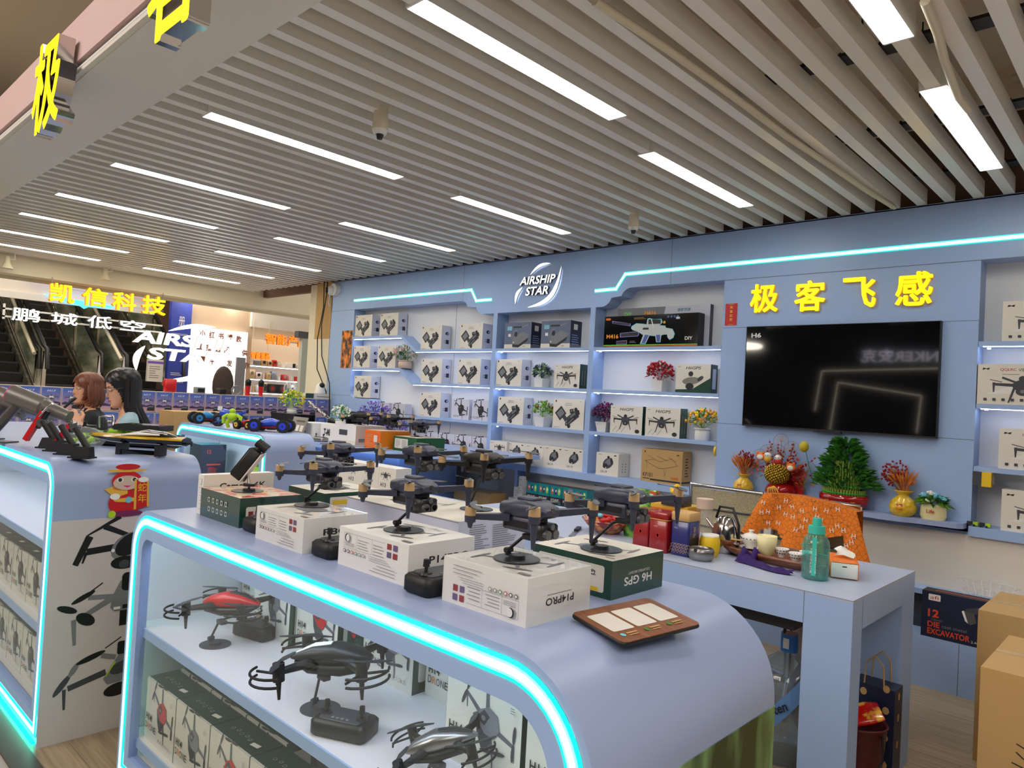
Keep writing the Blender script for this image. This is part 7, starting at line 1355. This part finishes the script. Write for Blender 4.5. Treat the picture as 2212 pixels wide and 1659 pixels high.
def fuse(o, vox, sm=6):
    r = o.modifiers.new('fuse', 'REMESH'); r.mode = 'VOXEL'; r.voxel_size = vox; r.use_smooth_shade = True
    s_ = o.modifiers.new('soften', 'SMOOTH'); s_.iterations = sm; s_.factor = .5
def hand(b, w_, d, side, up_, m, curl=1.0):
    """palm and five fingers at wrist w_, pointing along d; side is thumb side"""
    w_ = Vector(w_); d = Vector(d).normalized(); s_ = Vector(side); s_ = (s_-d*s_.dot(d)).normalized(); n_ = d.cross(s_).normalized()*up_
    pc = w_+d*.045; caps(b, [w_, w_+d*.03+s_*.012, w_+d*.078+s_*.022], [.019, .016, .0125], m, 10); caps(b, [w_, w_+d*.03-s_*.010, w_+d*.070-s_*.022], [.019, .016, .0115], m, 10); caps(b, [w_+d*.02, w_+d*.078], [.017, .0125], m, 10)
    for k, (o_, L_) in enumerate(((.026, .066), (.009, .074), (-.009, .068), (-.025, .054))):
        p0 = w_+d*(.076-.003*abs(k-1))+s_*o_; c1 = (d*math.cos(.5*curl)+n_*math.sin(.5*curl)); c2 = (d*math.cos(1.25*curl)+n_*math.sin(1.25*curl)); c3 = (d*math.cos(1.9*curl)+n_*math.sin(1.9*curl))
        p1 = p0+c1*L_*.45; p2 = p1+c2*L_*.30; p3 = p2+c3*L_*.25; caps(b, [p0, p1, p2, p3], [.0085, .0080, .0074, .0066], m, 8)
    t0 = w_+d*.022+s_*.022; t1 = t0+(d*.6+s_*.75+n_*.25).normalized()*.034; t2 = t1+(d*.9+s_*.05+n_*.45).normalized()*.030; caps(b, [t0, t1, t2], [.012, .0095, .008], m, 8)
def woman(lab, loc, face, headface, skin, shirt, htop, tilt, hair, bob, arms, hand_out, leg=0.0):
    t = empty('person', loc, face); tag(t, lab, 'person'); t['category'] = 'person'
    hc = Vector((.045, 0, htop-.115-.01)); T = Tr(*hc) @ Rz(headface-face) @ RY(tilt)
    sz = hc.z-.115-.065                                                # shoulder height
    b = MB(); headmesh(b, T, skin)
    caps(b, [(0, 0, sz-.03), (.005, 0, sz+.03), tuple(T @ Vector((-.025, 0, -.06)))], [.060, .050, .046], skin, 16)
    b.ell((.0, 0, sz-.12), (.088, .150, .15), skin, 20); b.ell((.0, 0, sz-.30), (.085, .125, .16), skin, 20); b.ell((-.01, 0, sz-.44), (.105, .155, .12), skin, 20)
    for s_ in (-1, 1):
        sh = Vector((0, s_*.150, sz-.035)); caps(b, [(0, s_*.05, sz), sh], [.045, .048], skin, 12); el, wr = arms[0 if s_ > 0 else 1]
        caps(b, [sh, el], [.046, .036], skin, 12); caps(b, [el, Vector(el).lerp(Vector(wr), .35), wr], [.036, .034, .021], skin, 12)
        Q = Rz(leg); hip = Q @ Vector((0, s_*.08, sz-.47)); kn = Q @ Vector((.40, s_*.11, sz-.50)); an = Q @ Vector((.38, s_*.10, max(.07, sz-.92))); caps(b, [hip, kn], [.085, .055], skin, 12); caps(b, [kn, kn.lerp(an, .3), an], [.055, .052, .035], skin, 12); caps(b, [an, an+Q @ Vector((.12, 0, -.03))], [.035, .025], skin, 10)
        d = (Vector(wr)-Vector(el)).normalized(); hand(b, wr, hand_out[0] if s_ > 0 else hand_out[1], (0, -s_*.3, 1), (1 if s_ > 0 else -1), skin, .8)
        b.ell(T @ Vector((-.008, s_*.074, -.006)), (.016, .008, .030), skin, 10, T=Rz(headface-face+s_*-.25))
    o = b.build('body', t); fuse(o, .0042, 3)
    # face details
    b = MB()
    for s_ in (-1, 1):
        e = head_pt(0, .004); c = Vector((.0745, s_*.031, .004)); b.ell(T @ c, (.010, .0135, .0062), 'eye_white', 12, T=Rz(headface-face)); b.ell(T @ (c+Vector((.0072, -.001*s_, -.0012))), (.0036, .0056, .0052), 'ink', 10, T=Rz(headface-face))
        b.tube([T @ Vector((.0795-.010*abs(k-1)*.6, s_*(.018+.013*k), .0095-.002*abs(k-1))) for k in (0, 1, 2)], .0014, 'ink', 6)
    b.build('eyes', t); b = MB()
    for s_ in (-1, 1): b.tube([T @ Vector((.0875-.0035*k, s_*(.014+.0115*k), .0235+.0035*math.sin(k))) for k in range(4)], [.0014, .0026, .0022, .0010], hair, 6)
    b.build('eyebrows', t); b = MB()
    for z, r in ((-.0595, .0036), (-.0665, .0042)): b.tube([T @ (head_pt(0, z)+Vector((-.0015-.00055*abs(k)**2.2, k*.0062, .0008*(abs(k) == 1)))) for k in range(-3, 4)], [.001, r*.7, r, r*.9, r, r*.7, .001], 'lips', 8)
    b.build('lips', t)
    # hair
    b = MB(); nt, nz = 64, 34; vs = []; ok = []
    for j in range(nz+1):
        z = -.085+.2035*j/nz
        for i in range(nt):
            th = 2*math.pi*i/nt; a = abs((th+math.pi) % (2*math.pi)-math.pi); off = .010+.006*math.sin(a/2)+.0018*math.sin(13*th+3*z*40); p = head_pt(th, min(z, .1145), off, False)
            if z > .10: p.z += .010
            else: p.z += .010*max(0, (z-.02)/.08)
            vs.append(T @ p); line_ = .062-.030*math.sin(a*1.2)*(0 if bob else 1) if a < .55 else (.062-(a-.55)*.16)
            if bob: line_ = .040-(a-.2)*.06 if a < .9 else .0-(a-.9)*.6
            ok.append(z > line_ or a > (1.25 if bob else 1.72))
    b.add(vs, [(j*nt+i, j*nt+(i+1) % nt, (j+1)*nt+(i+1) % nt, (j+1)*nt+i) for j in range(nz) for i in range(nt) if ok[j*nt+i] and ok[(j+1)*nt+(i+1) % nt]], hair, True)
    top = [T @ (head_pt(2*math.pi*i/nt, .1145, .010, False)+Vector((0, 0, .010))) for i in range(nt)]; b.add(top+[T @ Vector((-.005, 0, .129))], [(i, (i+1) % nt, nt) for i in range(nt)], hair, True)
    R = random.Random(2)
    for k in range(110):
        a = R.uniform(1.2 if bob else 1.68, math.pi)*R.choice((-1, 1)); z0 = R.uniform(-.05, .085); p0 = T @ head_pt(a, z0, .010, False); L_ = (R.uniform(.09, .13) if bob else R.uniform(.30, .44))-(0 if bob else 0)+max(0, z0)
        back = Vector((-.075 if not bob else -.01, math.sin(a)*(.022 if not bob else .012), 0)); p1 = p0+Vector((-.004, math.sin(a)*.014, -L_*.40)); p2 = p0+back*.9+Vector((0, 0, -L_*.75)); p3 = p0+back+Vector((R.uniform(-.01, .01)+(.02 if bob else 0), 0, -L_))
        b.tube([p0, p1, p2, p3], [.010, .013, .010, .003], hair, 6)
    b.build('hair', t)
    # clothes
    b = MB(); e = .012; b.ell((-.008, 0, sz-.125), (.088+e, .150+e, .145), shirt, 22); b.ell((.0, 0, sz-.30), (.085+e*1.5, .125+e*1.6, .17), shirt, 22); b.ell((-.01, 0, sz-.44), (.105+e, .155+e, .12), shirt, 22)
    if not bob: b.ell((.062, .0, sz-.13), (.045, .09, .06), shirt, 16)
    else: b.ell((.06, .0, sz-.14), (.05, .10, .08), shirt, 16); caps(b, [(0, 0, sz-.03), (.004, 0, sz+.012)], [.066, .058], shirt, 16)
    for s_ in (-1, 1):
        sh = Vector((-.004, s_*.152, sz-.037)); el = Vector(arms[0 if s_ > 0 else 1][0]); caps(b, [(-.01, s_*(.088 if not bob else .05), sz-.008), sh], [.046, .060], shirt, 12); caps(b, [sh, sh.lerp(el, .75 if not bob else .95)], [.060, .052], shirt, 12)
    o = b.build('shirt', t); fuse(o, .006, 8)
    b = MB()
    for s_ in (-1, 1): hip = Rz(leg) @ Vector((0, s_*.08, sz-.47)); kn = Rz(leg) @ Vector((.41, s_*.11, sz-.50)); an = Rz(leg) @ Vector((.38, s_*.10, max(.12, sz-.86))); caps(b, [hip, kn], [.098, .068], 'grey_dark', 12); caps(b, [kn, an], [.068, .055], 'grey_dark', 12)
    b.ell((0, 0, sz-.48), (.12, .17, .10), 'grey_dark', 16); o = b.build('trousers', t); fuse(o, .010, 4)
    return t, T, sz
# woman with glasses, holding a phone
htopB = 1.432; szB = htopB-.125-.115-.065
B, TB, szB = woman('long haired woman in a pale blue top and round glasses holding a phone', (-4.86, 1.67, 0), math.radians(250), math.radians(262), 'skin', 'shirt_blue', htopB, .30, 'hair_black', False,
    [((.10, .205, szB-.24), (.255, .075, szB-.055)), ((.10, -.20, szB-.24), (.262, -.065, szB-.055))], [(.55, -.28, .62), (.55, .26, .62)], leg=math.radians(-66))
b = MB()
for s_ in (-1, 1):
    b.tube([TB @ Vector((.102-.006*abs(math.cos(a)), s_*.034+.0225*math.cos(a), -.004+.021*math.sin(a))) for a in [2*math.pi*i/24 for i in range(24)]], .0013, 'spectacle', 6, True); b.tube([TB @ Vector((.096, s_*.056, .004)), TB @ Vector((.04, s_*.079, .006)), TB @ Vector((-.01, s_*.082, .002))], .0014, 'spectacle', 6)
b.tube([TB @ Vector((.100, -.012, .002)), TB @ Vector((.104, 0, .005)), TB @ Vector((.100, .012, .002))], .0013, 'spectacle', 6); b.build('glasses', B)
b = MB(); b.tube([(.052*math.cos(a)+.012, .062*math.sin(a), szB+.02-.075*max(0, math.cos(a))**1.5) for a in [2*math.pi*i/32 for i in range(32)]], .0012, 'gold_metal', 5, True); b.build('necklace', B)
ph = empty('smartphone', (0, 0, 0)); c = B.location+Rz(math.radians(250)) @ Vector((.345, .005, szB+.048)); ph.location = c; ph.rotation_euler = (0, -.75, math.radians(250)); tag(ph, 'black smartphone in a dark case held in both hands', 'phone')
b = MB(); b.rbox(-.006, .006, -.039, .039, -.078, .078, .004, 'black'); b.build('case', ph); b = MB(); b.box(-.0072, -.006, -.034, .034, -.072, .072, 'black_gloss'); b.build('screen', ph); b = MB(); b.rbox(.005, .0095, -.008, .034, .030, .068, .002, 'grey_dark')
for y, z in ((.006, .06), (.024, .04)): b.cyl((.009, y, z), (.0115, y, z), .008, .008, 'drone_lens', 14)
b.build('camera', ph)
# older woman with reddish bob
htopA = 1.400; szA = htopA-.125-.115-.065
A, TA, szA = woman('woman with a short reddish bob in a black top looking left', (-5.95, 1.79, 0), math.radians(245), math.radians(277), 'skin_b', 'shirt_black', htopA, .04, 'hair_red', True,
    [((.06, .19, szA-.28), (.26, .10, szA-.30)), ((.06, -.19, szA-.28), (.26, -.08, szA-.30))], [(1, -.3, -.1), (1, .3, -.1)], leg=math.radians(-50))
b = MB(); b.tube([(.05, .06, szA+.01), (.118, .035, szA-.10), (.125, .02, szA-.22)], .005, 'gold_print', 6); b.build('lanyard', A)
def stool(x, y, h, lab):
    t = empty('stool', (x, y, 0)); tag(t, lab, 'stool'); b = MB(); b.cyl((0, 0, h-.05), (0, 0, h), .17, .16, 'black', 28); b.build('seat', t); b = MB(); b.cyl((0, 0, .02), (0, 0, h-.05), .025, .025, 'chrome', 14); b.build('post', t); b = MB(); b.cyl((0, 0, 0), (0, 0, .02), .2, .19, 'chrome', 28); b.build('base', t)
stool(-4.86, 1.67, szB-.575, 'round black stool under the long haired woman'); stool(-5.95, 1.79, szA-.575, 'round black stool under the woman with the reddish bob')
# ================================================================ SIGNS HUNG AT THE STORE'S FAR EDGE (plane X = -9)
XS = -8.98
def farchar(ch, y0, y1, z0, z1, m, side, lab, e, ext, X=XS):
    o = empty('sign_character', (X, y0, z0)); tag(o, lab, 'sign', 'hanging sign characters'); b = MB(); bold_char(b, Fr((0, 0, 0), (0, 1, 0), (0, 0, 1)), ch, 0, 0, y1-y0, z1-z0, m, side, ext, e, 0); b.build('letter', o)
for ch, y0, y1, z0, z1, w_ in (('凯', 2.195, 2.435, 2.155, 2.362, 'leftmost'), ('信', 2.510, 2.762, 2.160, 2.362, 'second'), ('科', 2.818, 3.070, 2.152, 2.360, 'third'), ('技', 3.138, 3.405, 2.148, 2.365, 'rightmost')): farchar(ch, y0, y1, z0, z1, 'yellow_lit', 'yellow_side', 'yellow glowing hanging character, %s of four' % w_, .005, .03)
for ch, y0, y1, z0, z1, w_ in (('鹏', 1.868, 2.120, 1.912, 2.050, 'leftmost'), ('城', 2.222, 2.480, 1.918, 2.048, 'second'), ('低', 2.575, 2.827, 1.916, 2.058, 'third'), ('空', 2.912, 3.188, 1.925, 2.048, 'rightmost')): farchar(ch, y0, y1, z0, z1, 'white_lit', 'grey', 'white glowing hanging character, %s of four' % w_, .0025, .03)
b = MB()
for z in (1.94, 2.02): b.box(XS-.05, XS-.03, 1.80, 3.4, z, z+.018, 'white')
b.box(XS-.05, XS-.03, 1.80, 1.82, 1.92, 2.08, 'white'); tag(b.build('sign_rails'), 'white rails carrying the glowing white characters', 'rail')
b = MB()
for y in (2.22, 3.38): b.cyl((XS-.02, y, 2.34), (XS-.02, y, 2.42), .006, .006, 'silver', 8)
b.box(XS-.03, XS-.015, 2.2, 3.40, 2.20, 2.215, 'clear'); b.box(XS-.03, XS-.015, 2.2, 3.40, 2.31, 2.325, 'clear'); tag(b.build('sign_rails'), 'thin rails carrying the yellow glowing characters', 'rail')
ls = empty('logo_sign', (XS, 3.03, 1.37)); tag(ls, 'large white glowing logo sign hanging before the escalators', 'sign'); fr = Fr((0, 0, 0), (0, 1, 0), (0, 0, 1))
M('logo_edge', (190, 186, 180), .4, emit=.4)
b = MB(); b.text(fr, 'AIRSHIP', .03, .43, .145, 'white_lit', bold=.03, w=1.23, shear=.22, ext=.015, side='logo_edge', k=.012); b.text(fr, 'STAR', .20, .245, .145, 'white_lit', bold=.03, w=.92, shear=.22, ext=.015, side='logo_edge', k=.012); b.build('lettering', ls)
b = MB(); crescent(b, fr, (.09, .10), (.17, .40), .045, .075, 'white_lit', ext=.015, side='logo_edge'); b.build('swoosh', ls)
b = MB(); crescent(b, fr, (.42, .60), (1.00, .71), .035, .05, 'white_lit', ext=.015, side='logo_edge'); b.build('swoosh', ls)
b = MB(); crescent(b, fr, (.40, .0), (1.26, .56), -.17, .085, 'white_lit', n=24, ext=.015, side='logo_edge'); b.build('swoosh', ls)
# ================================================================ THE MALL BEYOND
b = MB(); b.box(-13.4, -13.1, -2, 4.78, 2.55, 3.9, 'beam'); b.box(-13.1, -13.04, -2, 4.78, 2.50, 2.60, 'white'); tag(b.build('wall_left'), kind='structure')
b = MB(); b.box(-19, -18.8, -6, 14, 0, 6, 'slab_dark'); tag(b.build('wall_far'), kind='structure')
M('violet_lit', (120, 90, 230), emit=1.2); M('cyan_lit', (60, 200, 250), emit=1.6)
b = MB(); b.box(-13.03, -13.0, 2.9, 4.9, 2.86, 2.90, 'violet_lit'); tag(b.build('light_strip'), 'violet light strip on the far bulkhead behind yellow characters', 'light')
b = MB(); b.add([(-13.0, 3.1, 2.62), (-13.0, 4.2, 2.55), (-13.0, 3.75, 2.50), (-13.0, 3.68, 2.46), (-13.0, 3.6, 2.51)], [(0, 1, 2, 3, 4)], 'cyan_lit'); b.add([(-13.02, 3.1, 2.62), (-13.02, 4.2, 2.55), (-13.02, 3.75, 2.50), (-13.02, 3.68, 2.46), (-13.02, 3.6, 2.51)], [(4, 3, 2, 1, 0)], 'cyan_lit'); tag(b.build('light_arrow'), 'cyan glowing pointed light behind the yellow characters', 'light')
# escalators climbing away to the upper left
noise_mix('brushed', (150, 156, 140), (220, 218, 200), (1, 1, 6), 3, rough=.22, metal=.8); M('step', (34, 32, 30), .6); noise_mix('balustrade', (120, 134, 112), (214, 212, 186), (.6, 1, 2.5), 1.6, 3, .2, .4, .62, metal=.1, coat=.5)
def escalator(px, py, X, lab, wd, run=6.0, hd=None):
    p = onX(px, py, X); d = (p-CP); d.z = 0; d.normalize(); a = math.radians(158)+.42; t = empty('escalator', (p.x, p.y, 0), a); tag(t, lab, 'escalator', None)
    b = MB(); n = 26
    for k in range(n): x = k*.24; b.box(x, x+.26, -wd/2, wd/2, .9+k*.16-.30, .9+k*.16, 'step'); b.box(x-.004, x, -wd/2, wd/2, .9+k*.16-.025, .9+k*.16, 'grey_dark')
    b.build('steps', t)
    for s_ in (-1, 1):
        y = s_*(wd/2+.09); b = MB(); L_ = n*.24; H_ = n*.16; b.add([(0, y, .9), (L_, y, .9+H_), (L_, y, 1.75+H_), (0, y, 1.75)], [(0, 1, 2, 3)], 'balustrade'); b.add([(0, y-.02, .9), (L_, y-.02, .9+H_), (L_, y-.02, 1.75+H_), (0, y-.02, 1.75)], [(3, 2, 1, 0)], 'balustrade')
        for k in range(6): b.box(k*1.2, k*1.2+.03, y-.03, y+.02, .9+k*.8, 1.72+k*.8, 'chrome')
        b.add([(0, y-s_*.08, .86), (L_, y-s_*.08, .86+H_), (L_, y+s_*.05, .86+H_), (0, y+s_*.05, .86), (0, y-s_*.08, .96), (L_, y-s_*.08, .96+H_), (L_, y+s_*.05, .96+H_), (0, y+s_*.05, .96)], [(4, 5, 6, 7), (0, 4, 7, 3), (0, 1, 5, 4), (3, 7, 6, 2)], 'brushed'); b.build('balustrade', t)
        b = MB(); b.tube([(0, y-s_*.03, 1.0), (L_, y-s_*.03, 1.0+H_)], .035, 'chrome', 6); b.tube([(0, y+s_*.04, 1.68), (L_, y+s_*.04, 1.68+H_)], .03, 'cream', 6); b.build('trim_rail', t)
        b = MB(); b.tube([(-.15, y, 1.45), (-.1, y, 1.75), (.1, y, 1.82), (L_, y, 1.82+H_)], .032, 'black', 8); b.build('handrail', t)
escalator(148, 800, -12.9, 'escalator with dark steps behind the white characters', .70); escalator(20, 800, -12.6, 'escalator cut off at the picture\'s left edge', .70); escalator(330, 800, -12.6, 'escalator behind the large white logo sign', .74)
# banner, light box, shop
b = MB(); b.box(-12.6, -12.5, 4.85, 5.19, .9, 2.80, M('banner_blue', (40, 60, 160), .5)); fr = Fr((-12.5, 4.85, .9), (0, 1, 0), (0, 0, 1)); b.text(fr, '册', .13, 1.42, .16, 'offwhite', w=.10); scribble(b, fr, .03, .30, 1.26, 1.30, 2, 'offwhite', 2); scribble(b, fr, .05, .28, .58, .64, 2, 'offwhite', 3); b.text(fr, '一企业服务', .05, .45, .05, 'offwhite', w=.22)
tag(b.build('banner'), 'tall blue banner beside the escalators', 'banner')
b = MB(); b.box(-12.62, -12.56, 4.55, 4.80, 1.35, 1.72, 'offwhite'); fr = Fr((-12.56, 4.55, 1.35), (0, 1, 0), (0, 0, 1)); scribble(b, fr, .03, .2, .06, .28, 6, 'ink_soft', 2); b.rect(fr, 0, .25, .30, .34, 'purple'); tag(b.build('notice'), 'paper notice on a stand left of the blue banner', 'notice')
b = MB(); b.box(-12.75, -12.62, 5.19, 6.36, .0, 3.3, 'tan_wall' if 'tan_wall' in MATS else M('tan_wall', (186, 162, 138), .7)); tag(b.build('wall_right'), kind='structure')
M('box_lit', (255, 252, 248), emit=.45)
lb = empty('light_box', (-12.60, 5.24, .9)); tag(lb, 'white glowing advertising light box with brown characters', 'light box'); b = MB(); b.box(-.02, .06, 0, 1.0, 0, 1.44, 'box_lit'); b.build('panel', lb)
b = MB(); fr = Fr((.061, 0, 0), (0, 1, 0), (0, 0, 1)); br = M('brown_ink', (120, 60, 36), .6)
for row in (('小红书爆款', .12, 1.28), ('直播选品 供', .08, 1.05), ('一件代发 作', .14, .82)):
    for i, ch in enumerate(row[0]):
        if ch != ' ': b.text(fr, ch, row[1]+.165*i, row[2]-.03*i*.3, .12, br, w=.10, k=.006, bold=.03)
b.build('lettering', lb); b = MB(); b.tube([(.075, .86+.10*math.cos(a), .36+.16*math.sin(a)) for a in [-1.9+3.8*i/14 for i in range(15)]], .028, 'orange_lit', 8); b.tube([(.07, .78+.045*math.cos(a), .36+.07*math.sin(a)) for a in [2*math.pi*i/16 for i in range(16)]], .008, 'grey', 6, True); b.build('watch_picture', lb)
b = MB(); b.box(-12.3, -12.28, 5.35, 5.70, 0, 1.20, 'grey'); b.ell((-12.29, 5.72, 1.35), (.06, .19, .34), M('chair_brown', (64, 52, 46), .7), 18); tag(b.build('office_chair'), 'dark brown chair back before the glowing light box', 'chair')
b = MB(); b.box(-12.24, -12.20, 5.9, 6.06, .9, 1.86, 'grey'); tag(b.build('floor_sign'), 'narrow grey panel standing in front of the light box', 'panel')
M('shop_wall', (226, 206, 180), .7)
b = MB(); b.box(-15.2, -15.1, 6.2, 10.0, 0, 3, 'shop_wall'); b.box(-15.2, -12.6, 10.0, 10.1, 0, 3, 'shop_wall'); b.box(-15.2, -12.7, 6.25, 10, 2.9, 3.0, 'shop_wall'); b.box(-12.7, -12.55, 6.30, 10, 2.46, 2.75, 'beam'); tag(b.build('wall_shop'), kind='structure')
alight('shop_light', (-13.6, 7.6, 2.8), 1.5, 22, (1, .93, .84), sy=2.5)
def stext(s_, y0, z0, h, w_, X, lab, n='shop_sign'):
    b = MB(); f = Fr((X, y0, z0), (0, 1, 0), (0, 0, 1)); b.box(X-.03, X-.005, y0-.02, y0+w_+.02, z0+h*.3, z0+h*.36, 'pipe')
    for q in (.1, .9): b.cyl((X-.02, y0+w_*q, z0+h*.3), (X-.02, y0+w_*q, 2.60), .004, .004, 'pipe', 6)
    cw = w_/len(s_)
    for i, ch in enumerate(s_): bold_char(b, f, ch, cw*i, 0, cw*.92, h, 'orange_lit', 'orange', .02, .006, 0)
    tag(b.build(n), lab, 'sign')
stext('智能产品', 6.56, 2.17, .20, .90, -12.5, 'large orange glowing shop sign characters'); stext('智能潮品', 6.30, 1.875, .125, .37, -12.5, 'small orange glowing shop sign below the large one')
R = random.Random(8); sh = empty('shop_shelving', (-13.3, 7.2, 0)); tag(sh, 'lit shelves crowded with gadgets in the shop beyond', 'shelving')
for k, z in enumerate((1.0, 1.26, 1.52, 1.78)): b = MB(); b.box(-.12, .22, -.95, 1.0, z-.02, z, 'white'); b.box(.20, .22, -.95, 1.0, z-.03, z-.02, 'led_white'); b.build('shelf', sh)
b = MB(); b.box(-.14, -.12, -.95, 1.0, .4, 2.3, 'shop_wall'); b.build('back', sh)
kinds = ['white', 'ink', 'offwhite', 'grey', 'pot_sand', 'kraft', 'red', 'black']
nn = 0; kk = []
for z in (1.0, 1.26, 1.52, 1.78):
    y = -.90
    while y < .95:
        w_ = R.uniform(.06, .14); h = R.uniform(.08, .2); b = MB(); c = R.choice(kinds)
        if R.random() < .35: b.cyl((0, 0, 0), (0, 0, h*.8), w_*.35, w_*.35, c, 14); n_ = 'canister'
        else: b.rbox(-.04, .04, -w_/2, w_/2, 0, h, .01, c); b.cyl((.04, 0, h*.6), (.046, 0, h*.6), w_*.25, w_*.25, R.choice(['black', 'white', 'silver']), 12); n_ = 'gadget_box'
        o = b.build(n_, None, (-13.3+.10, 7.2+y+w_/2, z)); tag(o, 'far shop gadget number %s from the left, %s shelf' % (numw[len([1 for q in kk if q == z])], {1.0: 'lowest', 1.26: 'second', 1.52: 'third', 1.78: 'top'}[z]), 'gadget', 'gadgets on the far shop shelves'); kk.append(z); y += w_+.012; nn += 1
b = MB(); b.rbox(-.07, .07, -.22, .22, 0, .17, .02, 'black'); 
for y in (-.11, .11): b.cyl((.07, y, .085), (.078, y, .085), .07, .07, 'grey_dark', 20); b.cyl((.078, y, .085), (.08, y, .085), .035, .035, 'red', 16)
o = b.build('boombox', None, (-13.02, 7.12, 1.26)); tag(o, 'black boombox with two round speakers in the shop beyond', 'radio')
b = MB(); b.box(-11.95, -11.85, 6.95, 7.55, 0, 2.30, M('grey_green', (168, 178, 168), .5)); b.box(-11.97, -11.83, 6.85, 7.60, 2.30, 2.42, 'grey_dark'); tag(b.build('partition'), 'pale grey green partition panel left of the column', 'partition')
# ring lamps and the storefront opposite, seen mirrored in the television
def ring_lamp(x, y, z, r, lab):
    b = MB(); b.tube([(x+r*math.cos(a), y+r*math.sin(a), z) for a in [2*math.pi*i/36 for i in range(36)]], .03, 'tube_light', 8, True); tag(b.build('ring_lamp'), lab, 'light')
ring_lamp(-12.3, 5.55, 2.80, .46, 'ring shaped ceiling lamp before the light box'); ring_lamp(-11.6, 1.35, 2.86, .5, 'ring shaped ceiling lamp at the far left'); ring_lamp(-5.6, -2.4, 2.50, .45, 'ring lamp over the aisle'); 
M('facade', (16, 20, 34), .6); M('facade_lit', (255, 240, 214), emit=2.0); M('white_sign', (240, 236, 250), emit=1.6)
b = MB(); b.box(-12, 7, -5.2, -5.0, 0, 5.2, 'facade'); b.box(7, 7.2, -8, 8, 0, 5.2, 'facade'); tag(b.build('wall_front'), kind='structure')
t = empty('storefront_sign', (-2.9, -4.97, 2.42)); tag(t, 'white lit sign of the store across the aisle', 'sign'); b = MB(); b.text(Fr((0, 0, 0), (-1, 0, 0), (0, 0, 1)), 'ANKER安克', 0, 0, .24, 'white_sign', bold=.02, w=1.45, k=.02); b.build('lettering', t)
b = MB(); f = Fr((0, -4.98, 0), (-1, 0, 0), (0, 0, 1))
for a in ((1.0, 2.40, 5.05, 2.26), (5.05, 2.26, 5.15, 1.5), (3.35, 1.85, 4.75, 2.05), (4.75, 2.05, 4.9, .8), (3.35, 1.85, 3.4, 1.2)): b.line(f, *a, .035, 'facade_lit', k) if 0 else b.line(f, *a, .02, 'facade_lit')
tag(b.build('light_lines'), 'warm light lines framing the store across the aisle', 'light')

# fascia characters over the shop front, chrome returns
for ch, y0, lab in (('极', -3.66, 'huge yellow fascia character with chrome sides at upper left'), ('客', -2.36, 'huge yellow fascia character cut off by the top edge')):
    o = empty('fascia_character', (y0, .812, 2.365)); tag(o, lab, 'sign', 'yellow fascia characters'); b = MB(); bold_char(b, Fr((0, 0, 0), (1, 0, 0), (0, 0, 1)), ch, 0, 0, .40, .39, 'yellow_lit', 'chrome', .030, .009, 0); b.build('letter', o)
b = MB(); b.tube([(-9.2, .865, 2.615), (1.5, .865, 2.615)], .008, 'white', 6); b.tube([(-9.2, .872, 2.635), (-3.3, .872, 2.632), (1.5, .872, 2.636)], .005, 'grey', 6); tag(b.build('conduit'), 'thin white cable conduit along the fascia beam\'s lower edge', 'conduit')
